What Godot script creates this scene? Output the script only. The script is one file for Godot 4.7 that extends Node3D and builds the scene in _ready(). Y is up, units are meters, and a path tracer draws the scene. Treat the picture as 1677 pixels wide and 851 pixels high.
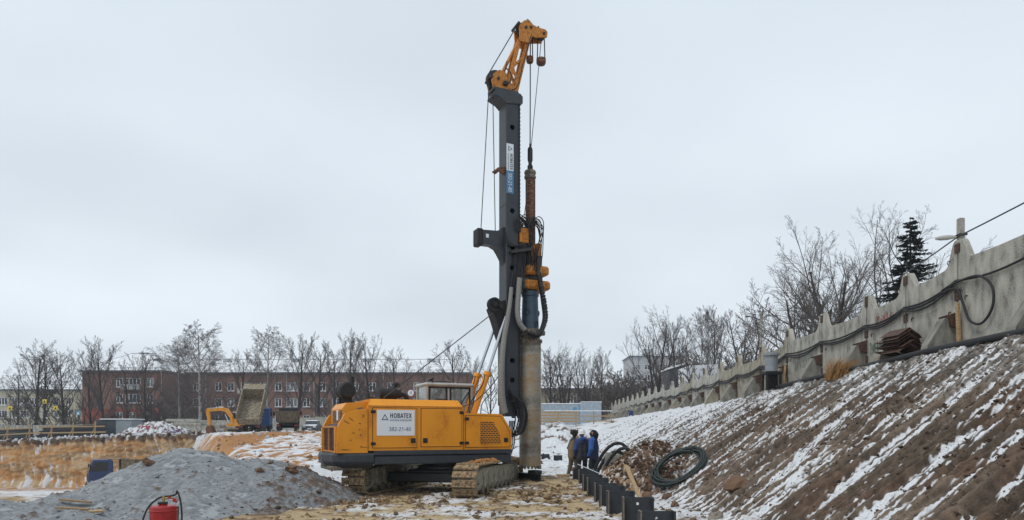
extends Node3D

var M := {}
var used := {}
var rng := RandomNumberGenerator.new()
var nz := FastNoiseLite.new()
var nf := FastNoiseLite.new()
var nr := FastNoiseLite.new()
var sans: SystemFont
var sans_bold: SystemFont

func _ready():
	# ---- camera: level, lens shifted upwards (24 mm on a 36 mm frame)
	var cam := Camera3D.new()
	cam.name = "camera"
	add_child(cam)
	cam.position = Vector3(0, 1.9, 0)
	cam.projection = Camera3D.PROJECTION_FRUSTUM
	cam.near = 0.1
	cam.far = 6000.0
	cam.size = 0.1 * 851.0 / 1118.0
	cam.frustum_offset = Vector2(0, 0.1 * 278.5 / 1118.0)
	cam.current = true
	# ---- sky, sun, exposure
	var we := WorldEnvironment.new()
	we.name = "world_environment"
	var env := Environment.new()
	env.background_mode = Environment.BG_SKY
	env.tonemap_mode = Environment.TONE_MAPPER_LINEAR
	env.tonemap_exposure = 1.06
	env.sky = Sky.new()
	env.sky.sky_material = overcast_sky()
	env.sdfgi_enabled = true
	env.ssao_enabled = true
	env.ssil_enabled = true
	env.fog_enabled = true
	env.fog_density = 0.0005
	env.fog_light_color = Color(0.86, 0.9, 0.95)
	we.environment = env
	add_child(we)
	var sun := DirectionalLight3D.new()
	sun.name = "sun"
	sun.light_energy = 0.38
	sun.light_angular_distance = 14.0
	sun.light_color = Color(1.0, 0.975, 0.94)
	sun.shadow_enabled = true
	add_child(sun)
	sun.look_at_from_position(Vector3(-14, 30, 12), Vector3.ZERO, Vector3.UP)
	# ---- the place
	rng.seed = 20240311
	setup_noise()
	setup_materials()
	build_ground()
	build_embankment()
	build_pit_face()
	build_gravel_mound()
	build_dirt_heap()
	build_fence()
	build_buildings()
	build_trees()
	build_rig()
	build_casing()
	build_piles()
	build_workers()
	build_right_details()
	build_yard()
	build_vehicles()
	build_foreground()

func overcast_sky() -> PanoramaSkyMaterial:
	var w := 512
	var h := 256
	var img := Image.create(w, h, false, Image.FORMAT_RGBF)
	var n := FastNoiseLite.new()
	n.seed = 11
	n.frequency = 1.0
	n.fractal_octaves = 4
	for j in h:
		var el := (0.5 - (j + 0.5) / h) * PI
		for i in w:
			var az := ((i + 0.5) / w) * TAU
			var dir := Vector3(cos(el) * sin(az), sin(el), cos(el) * cos(az))
			# cloud deck: sample noise on the plane of the cloud base
			var up := maxf(dir.y, 0.0) + 0.16
			var q := Vector3(dir.x / up, 0.0, dir.z / up)
			var c := n.get_noise_3d(q.x * 0.3 + 5.0, 2.0, q.z * 0.3) + 0.4 * n.get_noise_3d(q.x * 0.9, 7.0, q.z * 0.9)
			var t := pow(clampf(dir.y, 0.0, 1.0), 0.6)
			var col := Color(0.80, 0.872, 0.93).lerp(Color(0.655, 0.742, 0.832), t)
			var k := 1.0 + 0.22 * c
			if dir.y < 0.0:
				col = Color(0.5, 0.5, 0.5)
				k = 1.0
			img.set_pixel(i, j, Color(col.r * k, col.g * k, col.b * k * (1.0 - 0.02 * c)))
	var m := PanoramaSkyMaterial.new()
	m.panorama = ImageTexture.create_from_image(img)
	return m

func setup_noise():
	nz.seed = 3
	nz.frequency = 1.0
	nz.fractal_octaves = 3
	nf.seed = 17
	nf.frequency = 1.0
	nf.fractal_octaves = 1
	nr.seed = 29
	nr.frequency = 1.0
	nr.fractal_type = FastNoiseLite.FRACTAL_RIDGED
	nr.fractal_octaves = 2
	sans = SystemFont.new()
	sans.font_names = PackedStringArray(["Droid Sans"])
	sans_bold = SystemFont.new()
	sans_bold.font_names = PackedStringArray(["Droid Sans"])
	sans_bold.font_weight = 700

# ---------------------------------------------------------------- textures and materials
func lin(r: float, g: float, b: float) -> Color:
	return Color(r, g, b).linear_to_srgb()

func noise_image(size: int, freq: float, octaves: int, seed_: int, stretch := 1.0) -> Image:
	var n := FastNoiseLite.new()
	n.seed = seed_
	n.frequency = freq
	n.fractal_octaves = octaves
	var img := n.get_seamless_image(size, int(size * stretch))
	if stretch != 1.0:
		img.resize(size, size, Image.INTERPOLATE_CUBIC)
	return img

# two noises mixed and sent through a list of [at, colour] stops (colours linear)
func ramp_tex(size: int, f1: float, f2: float, mix2: float, stops: Array, seed_: int, stretch := 1.0) -> ImageTexture:
	var a := noise_image(size, f1, 5, seed_, stretch)
	var b := noise_image(size, f2, 3, seed_ + 7)
	a.convert(Image.FORMAT_L8)
	b.convert(Image.FORMAT_L8)
	var da := a.get_data()
	var db := b.get_data()
	var lut := []
	for i in 256:
		var t := i / 255.0
		var c: Color = stops[0][1]
		for k in range(1, stops.size()):
			if t >= stops[k - 1][0]:
				c = stops[k - 1][1].lerp(stops[k][1], clampf((t - stops[k - 1][0]) / maxf(stops[k][0] - stops[k - 1][0], 0.001), 0.0, 1.0))
		c = c.linear_to_srgb()
		lut.append(PackedByteArray([int(c.r * 255.0), int(c.g * 255.0), int(c.b * 255.0)]))
	var out := PackedByteArray()
	for i in da.size():
		var v := int(clampf(da[i] * (1.0 - mix2) + db[i] * mix2, 0, 255))
		out.append_array(lut[v])
	var img := Image.create_from_data(size, size, false, Image.FORMAT_RGB8, out)
	img.generate_mipmaps()
	return ImageTexture.create_from_image(img)

func bump_tex(size: int, freq: float, octaves: int, seed_: int, strength: float) -> ImageTexture:
	var a := noise_image(size, freq, octaves, seed_)
	a.convert(Image.FORMAT_RGBA8)
	a.bump_map_to_normal_map(strength)
	a.generate_mipmaps()
	return ImageTexture.create_from_image(a)

func mat(key: String, col: Color, rough := 0.8, metal := 0.0, tex: Texture2D = null, scale := 1.0, nrm: Texture2D = null, nstr := 1.0, vcol := false, world := false) -> StandardMaterial3D:
	var m := StandardMaterial3D.new()
	m.resource_name = key
	m.albedo_color = col.linear_to_srgb()
	m.roughness = rough
	m.metallic = metal
	if tex or nrm:
		m.uv1_triplanar = true
		m.uv1_world_triplanar = world
		m.uv1_scale = Vector3(scale, scale, scale)
	if tex:
		m.albedo_texture = tex
	if nrm:
		m.normal_enabled = true
		m.normal_texture = nrm
		m.normal_scale = nstr
	m.vertex_color_use_as_albedo = vcol
	M[key] = m
	return m

func setup_materials():
	var g := func(v: float): return Color(v, v, v)
	var grain := ramp_tex(512, 0.06, 0.012, 0.35, [[0.2, g.call(0.55)], [0.5, g.call(0.85)], [0.8, g.call(1.0)]], 41)
	var soft := ramp_tex(512, 0.012, 0.05, 0.3, [[0.25, g.call(0.78)], [0.55, g.call(0.97)], [0.8, g.call(1.0)]], 51)
	var rough_n := bump_tex(512, 0.05, 5, 61, 6.0)
	var fine_n := bump_tex(512, 0.12, 3, 62, 3.0)
	mat("soil", Color(1, 1, 1), 0.95, 0.0, grain, 0.9, rough_n, 1.0, true, true)
	mat("gravel", Color(1, 1, 1), 0.95, 0.0, grain, 3.2, rough_n, 0.5, true, true)
	mat("clod", Color(1, 1, 1), 0.95, 0.0, grain, 2.5, rough_n, 1.0, true, true)
	var conc := ramp_tex(1024, 0.008, 0.05, 0.3, [[0.2, Color(0.15, 0.145, 0.13)], [0.4, Color(0.3, 0.295, 0.27)], [0.6, Color(0.38, 0.37, 0.34)], [0.85, Color(0.47, 0.46, 0.425)]], 71, 0.4)
	mat("concrete", Color(1.05, 1.03, 0.98), 0.92, 0.0, conc, 0.35, fine_n, 0.5, false, true)
	mat("concrete_dark", Color(0.62, 0.61, 0.58), 0.92, 0.0, conc, 0.5, fine_n, 0.6, false, true)
	mat("concrete_tan", Color(0.86, 0.8, 0.68), 0.92, 0.0, conc, 0.35, fine_n, 0.5, false, true)
	var paint := ramp_tex(512, 0.006, 0.05, 0.3, [[0.16, Color(0.7, 0.6, 0.5)], [0.34, Color(0.93, 0.91, 0.88)], [0.62, Color(1, 1, 1)]], 81, 0.5)
	mat("yellow", Color(0.78, 0.295, 0.006), 0.42, 0.0, paint, 0.45, fine_n, 0.08)
	mat("yellow_worn", Color(0.56, 0.21, 0.022), 0.55, 0.0, ramp_tex(512, 0.02, 0.07, 0.35, [[0.2, Color(0.2, 0.16, 0.14)], [0.36, Color(0.75, 0.7, 0.65)], [0.6, Color(1, 1, 1)]], 82), 0.8, fine_n, 0.15)
	mat("slate", Color(0.037, 0.043, 0.052), 0.45, 0.0, soft, 0.5, fine_n, 0.1)
	mat("mast_grey", Color(0.03, 0.035, 0.044), 0.45, 0.0, soft, 0.4, fine_n, 0.12)
	mat("black", Color(0.013, 0.013, 0.014), 0.7, 0.0, soft, 1.0)
	mat("rubber", Color(0.022, 0.022, 0.024), 0.75, 0.0, soft, 1.0)
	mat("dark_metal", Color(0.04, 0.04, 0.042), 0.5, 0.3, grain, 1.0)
	mat("chrome", Color(0.55, 0.57, 0.6), 0.22, 0.9)
	mat("wire", Color(0.055, 0.057, 0.06), 0.6, 0.2)
	mat("cab_grey", Color(0.42, 0.42, 0.4), 0.5, 0.0, paint, 0.6)
	mat("sign_white", Color(0.74, 0.77, 0.8), 0.45)
	mat("sign_blue", Color(0.07, 0.2, 0.36), 0.45)
	mat("ink", Color(0.02, 0.035, 0.06), 0.5)
	mat("ink_blue", Color(0.03, 0.1, 0.2), 0.5)
	mat("rust", Color(1, 1, 1), 0.85, 0.0, ramp_tex(512, 0.02, 0.08, 0.3, [[0.2, Color(0.03, 0.018, 0.014)], [0.45, Color(0.12, 0.05, 0.03)], [0.62, Color(0.2, 0.085, 0.045)], [0.85, Color(0.3, 0.22, 0.17)]], 91, 2.0), 0.6, fine_n, 0.4)
	mat("rusty_plate", Color(1, 1, 1), 0.85, 0.0, ramp_tex(256, 0.03, 0.1, 0.3, [[0.2, Color(0.03, 0.02, 0.018)], [0.5, Color(0.075, 0.04, 0.028)], [0.85, Color(0.14, 0.075, 0.045)]], 93), 1.0, fine_n, 0.4)
	mat("casing", Color(1, 1, 1), 0.42, 0.15, ramp_tex(1024, 0.004, 0.02, 0.25, [[0.2, Color(0.15, 0.13, 0.105)], [0.38, Color(0.26, 0.235, 0.195)], [0.5, Color(0.33, 0.31, 0.27)], [0.62, Color(0.34, 0.27, 0.18)], [0.74, Color(0.32, 0.21, 0.1)], [0.88, Color(0.4, 0.385, 0.36)]], 95, 1.3), 0.3, fine_n, 0.35)
	mat("adapter_blue", Color(0.075, 0.12, 0.17), 0.55, 0.2, grain, 0.8, fine_n, 0.2)
	mat("muddy_steel", Color(1, 1, 1), 0.85, 0.1, ramp_tex(512, 0.025, 0.09, 0.35, [[0.2, Color(0.04, 0.035, 0.03)], [0.45, Color(0.14, 0.115, 0.085)], [0.65, Color(0.27, 0.23, 0.17)], [0.85, Color(0.34, 0.3, 0.23)]], 97), 1.0, rough_n, 0.5)
	mat("track_mud", Color(1, 1, 1), 0.95, 0.0, ramp_tex(512, 0.03, 0.1, 0.35, [[0.15, Color(0.035, 0.028, 0.022)], [0.4, Color(0.16, 0.11, 0.07)], [0.6, Color(0.34, 0.24, 0.13)], [0.85, Color(0.44, 0.34, 0.2)]], 99), 0.55, rough_n, 0.8)
	mat("track_frame", Color(1, 1, 1), 0.9, 0.0, ramp_tex(512, 0.02, 0.08, 0.35, [[0.2, Color(0.09, 0.083, 0.063)], [0.45, Color(0.27, 0.255, 0.2)], [0.8, Color(0.43, 0.405, 0.32)]], 101, 0.5), 0.9, rough_n, 0.4)
	mat("pile_steel", Color(0.042, 0.048, 0.056), 0.55, 0.3, ramp_tex(512, 0.02, 0.08, 0.3, [[0.2, Color(0.6, 0.5, 0.42)], [0.45, Color(0.9, 0.9, 0.9)], [0.8, Color(1, 1, 1)]], 103, 0.4), 0.9, fine_n, 0.2)
	mat("pile_edge", Color(0.24, 0.19, 0.15), 0.8, 0.1, grain, 2.0)
	mat("wood", Color(1, 1, 1), 0.85, 0.0, ramp_tex(512, 0.02, 0.06, 0.25, [[0.2, Color(0.24, 0.15, 0.075)], [0.5, Color(0.42, 0.29, 0.15)], [0.8, Color(0.52, 0.38, 0.22)]], 105, 5.0), 0.6)
	mat("wood_grey", Color(0.75, 0.7, 0.66), 0.9, 0.0, M.wood.albedo_texture, 0.6)
	mat("snow", Color(0.82, 0.845, 0.88), 0.9, 0.0, soft, 0.6, rough_n, 0.35, false, true)
	mat("roof_snow", Color(1, 1, 1), 0.9, 0.0, ramp_tex(512, 0.01, 0.06, 0.3, [[0.25, Color(0.45, 0.46, 0.48)], [0.4, Color(0.66, 0.68, 0.7)], [0.6, Color(0.8, 0.82, 0.84)]], 117, 2.0), 0.08)
	var brick := ramp_tex(512, 0.03, 0.1, 0.4, [[0.2, Color(0.14, 0.085, 0.068)], [0.5, Color(0.225, 0.125, 0.097)], [0.8, Color(0.31, 0.185, 0.15)]], 107, 2.0)
	mat("brick", Color(1, 1, 1), 0.92, 0.0, brick, 0.25)
	mat("brick_red", Color(0.32, 0.085, 0.06), 0.9, 0.0, soft, 0.3)
	mat("plaster", Color(0.52, 0.48, 0.36), 0.92, 0.0, soft, 0.2)
	mat("plaster_tan", Color(0.34, 0.29, 0.21), 0.92, 0.0, soft, 0.2)
	mat("plaster_white", Color(0.45, 0.46, 0.47), 0.92, 0.0, soft, 0.2)
	mat("window_white", Color(0.7, 0.71, 0.72), 0.6)
	mat("pane", Color(0.035, 0.042, 0.05), 0.08, 0.0)
	mat("pane_curtain", Color(0.2, 0.21, 0.22), 0.15, 0.0, soft, 1.0)
	var gl := mat("cab_glass", Color(0.3, 0.36, 0.36), 0.05, 0.0)
	gl.transparency = BaseMaterial3D.TRANSPARENCY_ALPHA
	gl.albedo_color.a = 0.32
	mat("roof_metal", Color(0.2, 0.21, 0.23), 0.6, 0.3)
	mat("bark", Color(1, 1, 1), 0.95, 0.0, ramp_tex(256, 0.05, 0.15, 0.3, [[0.2, Color(0.022, 0.018, 0.016)], [0.8, Color(0.075, 0.062, 0.052)]], 109, 0.3), 1.0)
	mat("twig", Color(0.085, 0.07, 0.063), 0.95)
	mat("twig_pale", Color(0.13, 0.11, 0.1), 0.95)
	mat("birch_bark", Color(1, 1, 1), 0.9, 0.0, ramp_tex(256, 0.03, 0.12, 0.35, [[0.25, Color(0.04, 0.035, 0.03)], [0.42, Color(0.3, 0.28, 0.26)], [0.7, Color(0.55, 0.53, 0.5)]], 111, 3.0), 0.7)
	mat("needles", Color(0.02, 0.028, 0.022), 0.9)
	mat("drygrass", Color(0.3, 0.16, 0.06), 0.9)
	mat("container_grey", Color(0.27, 0.3, 0.325), 0.55, 0.0, soft, 0.5)
	mat("container_slate", Color(0.058, 0.066, 0.076), 0.55, 0.0, soft, 0.5)
	mat("container_white", Color(0.4, 0.47, 0.54), 0.55, 0.0, soft, 0.5)
	mat("container_blue", Color(0.13, 0.33, 0.5), 0.55, 0.0, soft, 0.5)
	mat("truck_blue", Color(0.025, 0.06, 0.17), 0.4, 0.0, soft, 0.8)
	mat("tipper", Color(1, 1, 1), 0.85, 0.0, ramp_tex(512, 0.015, 0.06, 0.3, [[0.2, Color(0.1, 0.085, 0.06)], [0.5, Color(0.25, 0.21, 0.15)], [0.8, Color(0.42, 0.36, 0.26)]], 113, 0.5), 0.5)
	mat("tipper_dark", Color(0.5, 0.42, 0.38), 0.85, 0.0, M.tipper.albedo_texture, 0.5)
	mat("excavator_orange", Color(0.62, 0.27, 0.02), 0.45, 0.0, paint, 0.6)
	mat("extinguisher", Color(0.34, 0.012, 0.014), 0.32, 0.0, soft, 2.0)
	mat("brass", Color(0.4, 0.3, 0.12), 0.4, 0.8)
	mat("sand", Color(0.42, 0.19, 0.06), 0.95, 0.0, grain, 1.0, rough_n, 1.0)
	mat("hose_grey", Color(1, 1, 1), 0.9, 0.0, ramp_tex(256, 0.06, 0.16, 0.4, [[0.2, Color(0.1, 0.1, 0.096)], [0.5, Color(0.25, 0.247, 0.235)], [0.8, Color(0.38, 0.375, 0.355)]], 115), 1.4, rough_n, 0.6)
	mat("coil", Color(0.03, 0.042, 0.04), 0.6, 0.0, soft, 2.0)
	mat("stone", Color(0.3, 0.26, 0.21), 0.95, 0.0, grain, 2.0, rough_n, 1.0)
	mat("stone_brown", Color(0.2, 0.115, 0.07), 0.95, 0.0, grain, 2.0, rough_n, 1.0)
	mat("cloth", Color(1, 1, 1), 0.9, 0.0, soft, 3.0, fine_n, 0.3, true)
	mat("skin", Color(0.42, 0.22, 0.16), 0.6)
	mat("helmet", Color(0.75, 0.75, 0.73), 0.4)
	mat("fur", Color(0.045, 0.035, 0.028), 1.0, 0.0, grain, 8.0, rough_n, 1.0)
	mat("tarp_purple", Color(0.12, 0.06, 0.16), 0.8)
	mat("tarp_red", Color(0.3, 0.04, 0.05), 0.8)
	mat("bin_green", Color(0.02, 0.12, 0.07), 0.6)
	mat("road_yellow", Color(0.75, 0.55, 0.03), 0.5)
	mat("grime", Color(0.4, 0.16, 0.02), 0.85, 0.0, grain, 2.0)
	mat("paint_red", Color(0.4, 0.12, 0.1), 0.9)
	mat("paint_green", Color(0.1, 0.2, 0.15), 0.9)
	mat("lamp_glass", Color(0.5, 0.49, 0.45), 0.35)
	mat("tail_red", Color(0.3, 0.02, 0.02), 0.3)

# ---------------------------------------------------------------- naming and building
func numbered(n: String) -> String:
	if not used.has(n):
		used[n] = 0
		return n
	used[n] += 1
	return "%s_%03d" % [n, used[n]]

func tag(o: Node, label: String, category: String, group := "", kind := ""):
	o.set_meta("label", label)
	if category != "":
		o.set_meta("category", category)
	if group != "":
		o.set_meta("group", group)
	if kind != "":
		o.set_meta("kind", kind)
	return o

func thing(called: String, label: String, category: String, pos := Vector3.ZERO, turn := 0.0, group := "") -> Node3D:
	var o := Node3D.new()
	o.name = numbered(called)
	add_child(o)
	o.position = pos
	o.rotation.y = turn
	tag(o, label, category, group)
	return o

func mb() -> SurfaceTool:
	var st := SurfaceTool.new()
	st.begin(Mesh.PRIMITIVE_TRIANGLES)
	return st

func node(called: String, parent: Node, pos := Vector3.ZERO, turn := 0.0) -> Node3D:
	var o := Node3D.new()
	o.name = called
	parent.add_child(o, true)
	o.position = pos
	o.rotation.y = turn
	return o

func put(mesh: Mesh, called: String, m: Material, parent: Node = null) -> MeshInstance3D:
	var o := MeshInstance3D.new()
	o.mesh = mesh
	o.material_override = m
	if parent == null:
		o.name = numbered(called)
		add_child(o)
	else:
		o.name = called
		parent.add_child(o, true)
	return o

func build(st: SurfaceTool, called: String, m: Material, parent: Node = null) -> MeshInstance3D:
	return put(st.commit(), called, m, parent)

func one(st: SurfaceTool, called: String, m: Material, label: String, category: String, group := "", pos := Vector3.ZERO) -> MeshInstance3D:
	var o := build(st, called, m)
	o.position = pos
	tag(o, label, category, group)
	return o

func struct(mesh: Mesh, called: String, m: Material, label := "") -> MeshInstance3D:
	var o := put(mesh, called, m)
	o.set_meta("kind", "structure")
	if label != "":
		o.set_meta("label", label)
	return o

func copy(o: Node3D, pos: Vector3, turn: float, label: String, called := "") -> Node3D:
	var c: Node3D = o.duplicate()
	c.name = numbered(called if called != "" else String(o.name).rstrip("0123456789").rstrip("_"))
	add_child(c)
	c.position = pos
	c.rotation.y = turn
	c.set_meta("label", label)
	return c

# a point from the bearing it has in the photograph and its real distance (level camera, focal length 1118)
func at(px: float, py: float, d: float) -> Vector3:
	return Vector3((px - 838.5) / 1118.0 * d, 1.9 - (py - 704.0) / 1118.0 * d, -d)

# ---------------------------------------------------------------- shapes
func tri(st: SurfaceTool, a: Vector3, b: Vector3, c: Vector3):
	st.set_normal((c - a).cross(b - a).normalized())
	st.add_vertex(a)
	st.add_vertex(b)
	st.add_vertex(c)

func trio(st: SurfaceTool, a: Vector3, b: Vector3, c: Vector3, out: Vector3):
	if (c - a).cross(b - a).dot(out) < 0.0:
		tri(st, a, c, b)
	else:
		tri(st, a, b, c)

func quado(st: SurfaceTool, a: Vector3, b: Vector3, c: Vector3, d: Vector3, out: Vector3):
	trio(st, a, b, c, out)
	trio(st, a, c, d, out)

func box(st: SurfaceTool, c: Vector3, s: Vector3, b := Basis.IDENTITY):
	cbox(st, c, s, 0.0, b)

func cbox(st: SurfaceTool, c: Vector3, s: Vector3, ch: float, b := Basis.IDENTITY):
	var h := s * 0.5
	var v := func(sx: float, sy: float, sz: float, ax: int) -> Vector3:
		var k := Vector3(h.x - (0.0 if ax == 0 else ch), h.y - (0.0 if ax == 1 else ch), h.z - (0.0 if ax == 2 else ch))
		return c + b * Vector3(sx * k.x, sy * k.y, sz * k.z)
	for s1 in [-1.0, 1.0]:
		quado(st, v.call(s1, -1, -1, 0), v.call(s1, 1, -1, 0), v.call(s1, 1, 1, 0), v.call(s1, -1, 1, 0), b * Vector3(s1, 0, 0))
		quado(st, v.call(-1, s1, -1, 1), v.call(1, s1, -1, 1), v.call(1, s1, 1, 1), v.call(-1, s1, 1, 1), b * Vector3(0, s1, 0))
		quado(st, v.call(-1, -1, s1, 2), v.call(1, -1, s1, 2), v.call(1, 1, s1, 2), v.call(-1, 1, s1, 2), b * Vector3(0, 0, s1))
	if ch <= 0.0:
		return
	for s1 in [-1.0, 1.0]:
		for s2 in [-1.0, 1.0]:
			quado(st, v.call(s1, s2, -1, 0), v.call(s1, s2, 1, 0), v.call(s1, s2, 1, 1), v.call(s1, s2, -1, 1), b * Vector3(s1, s2, 0))
			quado(st, v.call(s1, -1, s2, 0), v.call(s1, 1, s2, 0), v.call(s1, 1, s2, 2), v.call(s1, -1, s2, 2), b * Vector3(s1, 0, s2))
			quado(st, v.call(-1, s1, s2, 1), v.call(1, s1, s2, 1), v.call(1, s1, s2, 2), v.call(-1, s1, s2, 2), b * Vector3(0, s1, s2))
			for s3 in [-1.0, 1.0]:
				trio(st, v.call(s1, s2, s3, 0), v.call(s1, s2, s3, 1), v.call(s1, s2, s3, 2), b * Vector3(s1, s2, s3))

# polygon p in the plane (ux, uy) through o, pushed along uz by depth
func prism(st: SurfaceTool, p: Array, o: Vector3, ux: Vector3, uy: Vector3, uz: Vector3, depth: float):
	var pv := PackedVector2Array()
	for q in p:
		pv.append(Vector2(q[0], q[1]))
	var ids := Geometry2D.triangulate_polygon(pv)
	var pt := func(i: int, k: float) -> Vector3: return o + ux * pv[i].x + uy * pv[i].y + uz * (k * depth)
	var n := pv.size()
	for t in range(0, ids.size(), 3):
		trio(st, pt.call(ids[t], 0.0), pt.call(ids[t + 1], 0.0), pt.call(ids[t + 2], 0.0), -uz * signf(depth))
		trio(st, pt.call(ids[t], 1.0), pt.call(ids[t + 1], 1.0), pt.call(ids[t + 2], 1.0), uz * signf(depth))
	var ccw := not Geometry2D.is_polygon_clockwise(pv)
	for i in n:
		var j := (i + 1) % n
		var e := pv[j] - pv[i]
		var o2 := Vector2(e.y, -e.x) if ccw else Vector2(-e.y, e.x)
		quado(st, pt.call(i, 0.0), pt.call(j, 0.0), pt.call(j, 1.0), pt.call(i, 1.0), ux * o2.x + uy * o2.y)

func bar(st: SurfaceTool, a: Vector3, b: Vector3, w: float, h: float, up := Vector3.UP):
	var x := (b - a).normalized()
	var z := x.cross(up)
	if z.length() < 0.01:
		z = x.cross(Vector3.RIGHT)
	z = z.normalized()
	var y := z.cross(x)
	box(st, (a + b) * 0.5, Vector3(a.distance_to(b), h, w), Basis(x, y, z))

func tube(st: SurfaceTool, pts: Array, rad, sides := 8, cap := true):
	var n := pts.size()
	var rings := []
	var t0: Vector3 = (pts[1] - pts[0]).normalized()
	var u := t0.cross(Vector3.UP)
	if u.length() < 0.05:
		u = t0.cross(Vector3.RIGHT)
	u = u.normalized()
	for i in n:
		var t: Vector3
		if i == 0:
			t = pts[1] - pts[0]
		elif i == n - 1:
			t = pts[n - 1] - pts[n - 2]
		else:
			t = (pts[i + 1] - pts[i]).normalized() + (pts[i] - pts[i - 1]).normalized()
		t = t.normalized()
		u = (u - t * u.dot(t)).normalized()
		var v := t.cross(u)
		var r: float = rad[i] if rad is Array else rad
		var ring := []
		for k in sides:
			var a := TAU * k / sides
			var dirv := u * cos(a) + v * sin(a)
			ring.append([pts[i] + dirv * r, dirv])
		rings.append(ring)
	for i in n - 1:
		for k in sides:
			var l := (k + 1) % sides
			for q in [[i, k], [i + 1, k], [i + 1, l], [i, k], [i + 1, l], [i, l]]:
				var e = rings[q[0]][q[1]]
				st.set_normal(e[1])
				st.add_vertex(e[0])
	if cap:
		for e in [0, n - 1]:
			var out: Vector3 = (pts[0] - pts[1]) if e == 0 else (pts[n - 1] - pts[n - 2])
			for k in range(1, sides - 1):
				trio(st, rings[e][0][0], rings[e][k][0], rings[e][k + 1][0], out)

func cyl(st: SurfaceTool, a: Vector3, b: Vector3, r1: float, r2 := -1.0, sides := 16):
	tube(st, [a, b], [r1, r1 if r2 < 0.0 else r2], sides, true)

# profile of [radius, height] turned round the y axis of xf
func lathe(st: SurfaceTool, prof: Array, xf: Transform3D, seg := 24, from := 0.0, to := TAU):
	for i in prof.size() - 1:
		var r0: float = prof[i][0]
		var y0: float = prof[i][1]
		var r1: float = prof[i + 1][0]
		var y1: float = prof[i + 1][1]
		var sl := Vector2(y1 - y0, -(r1 - r0)).normalized()
		for k in seg:
			var a0 := from + (to - from) * k / seg
			var a1 := from + (to - from) * (k + 1) / seg
			var d0 := Vector3(cos(a0), 0, sin(a0))
			var d1 := Vector3(cos(a1), 0, sin(a1))
			var n0 := xf.basis * (d0 * sl.x + Vector3.UP * sl.y)
			var n1 := xf.basis * (d1 * sl.x + Vector3.UP * sl.y)
			var p := [xf * (d0 * r0 + Vector3.UP * y0), xf * (d0 * r1 + Vector3.UP * y1), xf * (d1 * r1 + Vector3.UP * y1), xf * (d1 * r0 + Vector3.UP * y0)]
			var nn := [n0, n0, n1, n1]
			var order := [0, 1, 2, 0, 2, 3]
			if ((p[2] - p[0]).cross(p[1] - p[0]) + (p[3] - p[0]).cross(p[2] - p[0])).dot(n0 + n1) < 0.0:
				order = [0, 2, 1, 0, 3, 2]
			if (p[2] - p[0]).cross(p[1] - p[0]).length() < 1e-10 and (p[3] - p[0]).cross(p[2] - p[0]).length() < 1e-10:
				continue
			for q in order:
				st.set_normal(nn[q])
				st.add_vertex(p[q])

func sag_line(a: Vector3, b: Vector3, sag: float, n := 8) -> Array:
	var out := []
	for i in n + 1:
		var t := float(i) / n
		out.append(a.lerp(b, t) - Vector3.UP * (sag * 4.0 * t * (1.0 - t)))
	return out

func smooth_path(p: Array, n := 6) -> Array:
	var out := []
	for i in p.size() - 1:
		var a: Vector3 = p[maxi(i - 1, 0)]
		var b: Vector3 = p[i]
		var c: Vector3 = p[i + 1]
		var d: Vector3 = p[mini(i + 2, p.size() - 1)]
		for k in n:
			var t := float(k) / n
			out.append(b.cubic_interpolate(c, a, d, t))
	out.append(p[p.size() - 1])
	return out

# a sheet over lines of x and depth; fn(x, depth) gives [height, colour]
func sheet(xs: PackedFloat32Array, ds: PackedFloat32Array, fn: Callable) -> ArrayMesh:
	var nx := xs.size()
	var nd := ds.size()
	var V := PackedVector3Array()
	var C := PackedColorArray()
	V.resize(nx * nd)
	C.resize(nx * nd)
	var k := 0
	for j in nd:
		for i in nx:
			var r = fn.call(xs[i], ds[j])
			V[k] = Vector3(xs[i], r[0], -ds[j])
			C[k] = r[1]
			k += 1
	return sheet_mesh(V, C, nx, nd)

func sheet_mesh(V: PackedVector3Array, C: PackedColorArray, nx: int, nd: int) -> ArrayMesh:
	var N := PackedVector3Array()
	N.resize(nx * nd)
	for j in nd:
		for i in nx:
			var dx := V[j * nx + mini(i + 1, nx - 1)] - V[j * nx + maxi(i - 1, 0)]
			var dd := V[mini(j + 1, nd - 1) * nx + i] - V[maxi(j - 1, 0) * nx + i]
			N[j * nx + i] = dx.cross(dd).normalized()
	var I := PackedInt32Array()
	I.resize((nx - 1) * (nd - 1) * 6)
	var q := 0
	for j in nd - 1:
		for i in nx - 1:
			var a := j * nx + i
			I[q] = a
			I[q + 1] = a + nx
			I[q + 2] = a + nx + 1
			I[q + 3] = a
			I[q + 4] = a + nx + 1
			I[q + 5] = a + 1
			q += 6
	var arr := []
	arr.resize(Mesh.ARRAY_MAX)
	arr[Mesh.ARRAY_VERTEX] = V
	arr[Mesh.ARRAY_NORMAL] = N
	arr[Mesh.ARRAY_COLOR] = C
	arr[Mesh.ARRAY_INDEX] = I
	var m := ArrayMesh.new()
	m.add_surface_from_arrays(Mesh.PRIMITIVE_TRIANGLES, arr)
	return m

func lines(spans: Array) -> PackedFloat32Array:
	# [[from, to, step], ...]
	var out := PackedFloat32Array()
	for s in spans:
		var n := maxi(1, int(round((s[1] - s[0]) / s[2])))
		for i in n:
			out.append(s[0] + (s[1] - s[0]) * i / n)
	out.append(spans[spans.size() - 1][1])
	return out

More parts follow.
